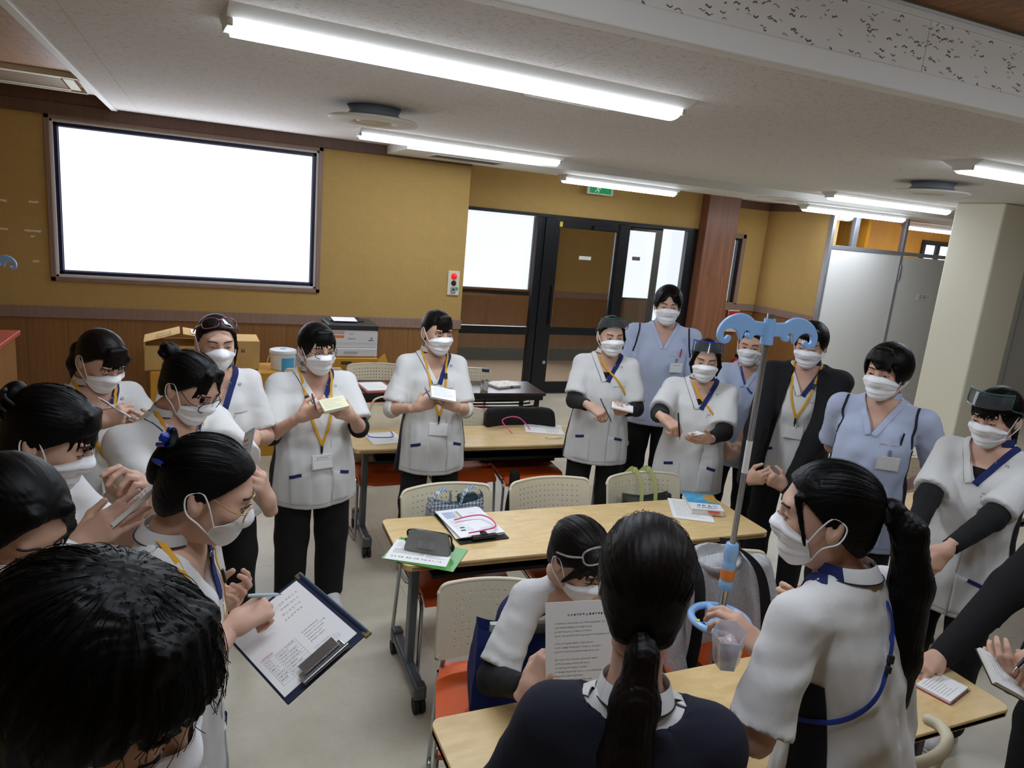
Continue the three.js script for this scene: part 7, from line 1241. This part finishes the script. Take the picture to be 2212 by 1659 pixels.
{
  const check = std(0xffffff, 0.9, { map: dataTex(32, 32, (u, v, i, j) => { const a = i % 8 < 4, b = j % 8 < 4; return a && b ? [92, 112, 134] : a || b ? [158, 172, 184] : [214, 218, 218]; }, [14, 14]) });
  const b = thing('checked_bag', 'blue and white checked cloth bag on the chair behind the binder', 'bag', [1.13, 0.46, -3.1], 0.05);
  part('body', [bagGeo(0.27, 0.31, 0.09, 5, 0.03)], check, b);
  for (const k of [-1, 1]) part('handle', strapGeo([[k * 0.03 - 0.07, 0.27, 0.02], [k * 0.025 - 0.05, 0.34, 0.035], [k * 0.02 + 0.0, 0.365, 0.02], [k * 0.03 + 0.05, 0.33, 0.0], [k * 0.04 + 0.06, 0.26, -0.01]].map(([x, y, z]) => [x + k * 0.05, y, z]), 0.03), check, b);
  part('contents', [rbox(0.1, 0.04, 0.05, 0.06, 0.3, 0.0, 0.012)], std(0x1c3a44, 0.7), b, 'dark teal pouch inside');
  const g = thing('strap_bag', 'bag with pale green straps lying on the right chair of the middle table', 'bag', [2.25, 0.46, -3.1], 0);
  const gm = std(0xa8ac6c, 0.85), dk = std(0x3a4234, 0.85);
  part('body', [bagGeo(0.28, 0.25, 0.09, 9, 0.02)], dk, g);
  for (const x of [-0.07, 0.02]) part('strap', strapGeo([[x, 0.22, 0.05], [x + 0.02, 0.3, 0.0], [x + 0.03, 0.36, -0.1], [x + 0.03, 0.3, -0.18]], 0.03), gm, g);
  const n = thing('tote_bag', 'navy cloth tote bag standing on the front chair', 'bag', [0.96, 0.455, -1.9], -0.25);
  const nm = std(0x14225c, 0.9);
  part('body', [bagGeo(0.3, 0.36, 0.13, 13, 0.02)], nm, n);
  for (const k of [-1, 1]) part('handle', strapGeo([[-0.09, 0.3, k * 0.045 + 0.01], [-0.07, 0.4, k * 0.05 + 0.01], [0.0, 0.455, k * 0.045], [0.07, 0.41, k * 0.04], [0.1, 0.3, k * 0.045]], 0.036), nm, n);
  part('papers', [at(sheet(0.2, 0.02, 0.16), -0.01, 0.28, -0.005, 0, 0.05)], std(0xb8c4b4, 0.8), n);
  const v = part('shield_rim', [tube([[0.0, 0.3, 0.02], [0.02, 0.38, 0.03], [0.09, 0.42, 0.02], [0.15, 0.41, -0.02]], 0.0035, 30, 6)], std(0x5a3cb0, 0.4)); v.position.set(0.96, 0.455, -1.9); v.rotation.y = -0.25; tag(v, 'purple safety shield rim sticking out of the navy tote bag', 'safety shield');
  const ct = thing('canvas_tote', 'cream canvas tote bag on the chair at the left end of the back table', 'bag', [1.08, 0.46, -4.6], 0.05);
  part('body', [bagGeo(0.34, 0.4, 0.14, 17, 0.02)], std(0xd6cbb2, 0.9), ct);
  part('handle', strapGeo([[-0.08, 0.36, 0.05], [-0.05, 0.43, 0.06], [0.05, 0.44, 0.05], [0.09, 0.36, 0.04]], 0.03), std(0xd6cbb2, 0.9), ct);
  part('contents', [rbox(0.1, 0.1, 0.08, 0.1, 0.42, 0, 0.03)], M.black, ct, 'dark pouch on top'); 
}
// garments on chairs: a draped shell
function drape(w, h, d, seedv, cellN = 0.012, flare = 0.04) {
  const f = (x, y, z) => { const t = clamp(y / h, 0, 1), bw = w / 2 + flare * (1 - t), th = d * (0.7 + 0.5 * (1 - t)); const n = 0.02 * (vnoise(x * 14 + seedv, y * 5 + z * 4) - 0.5) + 0.016 * (vnoise(x * 34 + y * 12, y * 9 + seedv) - 0.5); const zc = z - 1.15 * x * x; const qx = Math.max(Math.abs(x) - bw + 0.03, 0), qy = Math.max(Math.abs(y - h / 2) - h / 2 + 0.03, 0), qz = Math.max(Math.abs(zc) - th + 0.03, 0); return Math.hypot(qx, qy, qz) - 0.03 + n * (1.2 - t * 0.5) + (y < 0.08 ? 0.02 * Math.sin(x * 30 + seedv) * (1 - y / 0.08) : 0); };
  return snets(f, [-w / 2 - 0.1, -0.04, -0.14], [w / 2 + 0.1, h + 0.03, 0.2], cellN);
}
{
  const grey = std(0xffffff, 0.95, { map: dataTex(128, 128, (u, v, i, j) => 182 + 40 * (hash2(i, j) - 0.5) + 20 * (vnoise(u * 32, v * 32, 32) - 0.5), [6, 6]) });
  const h = thing('hooded_jacket', 'grey hooded jacket with black straps hung over a chair behind the infusion stand', 'jacket', [1.97, 0.31, -2.19], 0.04);
  part('body', drape(0.46, 0.49, 0.075, 3, 0.0095, 0.06), grey, h);
  part('sleeve', snets(join([cap([-0.24, 0.44, 0.06], [-0.29, 0.24, 0.13], 0.055, 0.05, 0.03), cap([-0.29, 0.24, 0.13], [-0.26, 0.06, 0.2], 0.05, 0.04, 0.03)]), [-0.38, -0.02, -0.02], [-0.16, 0.52, 0.28], 0.01), grey, h);
  part('sleeve', snets(join([cap([0.22, 0.44, 0.04], [0.27, 0.24, 0.1], 0.055, 0.05, 0.03), cap([0.27, 0.24, 0.1], [0.22, 0.06, 0.16], 0.05, 0.04, 0.03)]), [0.12, -0.02, -0.04], [0.36, 0.52, 0.24], 0.01), grey, h);
  part('hood', snets((x, y, z) => { const q = Math.hypot(x / 1.5, (y - 0.48) / 0.7, z) - 0.09; return Math.max(q, -(Math.hypot(x / 1.5, (y - 0.52) / 0.7, z - 0.03) - 0.075)) + 0.01 * (vnoise(x * 30, y * 30 + z * 20) - 0.5); }, [-0.16, 0.38, -0.13], [0.16, 0.58, 0.13], 0.008), grey, h);
  for (const [a, b] of [[-0.17, -0.2], [0.1, 0.21]]) part('strap', strapGeo([[a, 0.5, -0.08], [a, 0.53, 0.02], [mix(a, b, 0.3), 0.48, 0.12], [mix(a, b, 0.7), 0.26, 0.17], [b - 0.04, 0.04, 0.2]], 0.06), M.black, h);
  const c = thing('black_coat', 'black coat over the back of the turned-out chair at the back table', 'jacket', [2.07, 0.42, -4.545], -0.08);
  part('body', drape(0.5, 0.4, 0.06, 7, 0.011, 0.03), C.black, c);
  const c2 = thing('dark_garment', 'dark garment hanging down from the chair in the middle of the back table', 'jacket', [1.86, 0.12, -4.02], 0.1);
  part('body', drape(0.06, 0.42, 0.03, 11, 0.01, 0.02), C.black, c2);
}
// ----- back table and dark table -----
page('white sheet under the blue-rimmed shield on the back table', 0.21, 0.24, pageTex(128, 160, 91, { rows: 1, draw: () => {} }), [1.045, TT + 0.001, -4.28], 0.1);
liedShield('blue-rimmed safety shield on a white sheet on the back table', [1.02, TT + 0.003, -4.27], 3.0, 0x3060c0);
{ const t = liedShield('pink-rimmed safety shield standing on the back table near the black coat', [1.95, TT + 0.05, -4.33], 0.25, 0xe0508a); t.rotation.x = 0.35; }
page('white sheet with handwriting at the right of the back table', 0.27, 0.24, pageTex(270, 240, 95, { draw: (c) => { for (let i = 0; i < 4; i++) glyphs(c, 30, 20 + i * 20, 5, 14, 100 + i, 1.3, '#8a8a8a'); for (let i = 0; i < 4; i++) glyphs(c, 150, 140 + i * 20, 6, 14, 110 + i, 1.3, '#8a8a8a'); } }), [2.21, TT + 0.001, -4.37], -0.35);
pen('white marker with a green cap on the back table', [2.25, TT + 0.007, -4.14], [2.11, TT + 0.007, -4.14], 0xe6e8e4);
{
  const b = thing('water_bottle', 'clear water bottle with a grey lid on the dark table', 'bottle', [2.19, 0.7, -5.52]);
  part('bottle_wall', [lathe([[0.001, 0], [0.03, 0], [0.034, 0.006], [0.034, 0.13], [0.033, 0.15], [0.028, 0.162], [0.026, 0.165], [0.0245, 0.163], [0.031, 0.148], [0.032, 0.13], [0.032, 0.008], [0.001, 0.006]], 28)], M2.clear, b);
  part('lid', [lathe([[0.001, 0.192], [0.03, 0.191], [0.032, 0.188], [0.032, 0.164], [0.001, 0.164]], 28)], std(0x4a4c50, 0.5), b);
  part('water', [lathe([[0.001, 0.007], [0.0315, 0.009], [0.0315, 0.09], [0.001, 0.09]], 28)], phys(0xe8f0f4, 0.05, { transmission: 1, thickness: 0.05, ior: 1.33 }), b);
  part('print', [(() => { const g = new THREE.CylinderGeometry(0.0344, 0.0344, 0.06, 18, 1, true, -0.6, 1.2); g.translate(0, 0.06, 0); return g; })()], phys(0xf0f0f0, 0.4, { transmission: 0.5, thickness: 0 }), b);
  const n = thing('patterned_notebook', 'notebook with a patterned white cover on the dark table', 'notebook', [2.44, 0.7, -5.7], 0.3);
  part('cover', [at(sheet(0.26, 0.19, 0.003), 0, 0.014, 0)], std(0xffffff, 0.6, { map: canvasTex(260, 190, (c) => { c.fillStyle = '#e4e0d6'; c.fillRect(0, 0, 260, 190); const col = ['#a8543c', '#3c4a58', '#6a6a5c', '#b89a60', '#2c2c2c']; for (let i = 0; i < 90; i++) { c.fillStyle = col[i % 5]; c.fillRect(hash2(i, 1) * 250, hash2(i, 2) * 180, 4 + 12 * hash2(i, 3), 2 + 4 * hash2(i, 4)); } }) }), n);
  part('pages', [rbox(0.255, 0.012, 0.185, 0, 0.006, 0, 0.001)], paper, n); part('clasp', [rbox(0.03, 0.01, 0.006, 0.02, 0.006, 0.096)], M.steel, n);
  page('stack of white papers at the left end of the dark table', 0.2, 0.28, pageTex(100, 140, 97, { rows: 3 }), [1.27, 0.722, -5.6], 0.1);
  const k = thing('pink_case', 'pink clear case under the papers on the dark table', 'case', [1.28, 0.7, -5.6], 0.1);
  part('shell', [rbox(0.24, 0.02, 0.3, 0, 0.01, 0, 0.006)], phys(0xd88a88, 0.3, { transmission: 0.3, thickness: 0 }), k); part('latch', [rbox(0.05, 0.012, 0.008, 0, 0.01, 0.153)], std(0xd05a64, 0.5), k);
}
pad('small notebook lying on the table at the right', [4.0, TT + 0.006, -2.7], [0.3, 0, 1], [0, 1, 0], 0.12, 0.09, 0.008, 0x3a3a3c, { seed: 51 });

renderer.render(scene, camera);
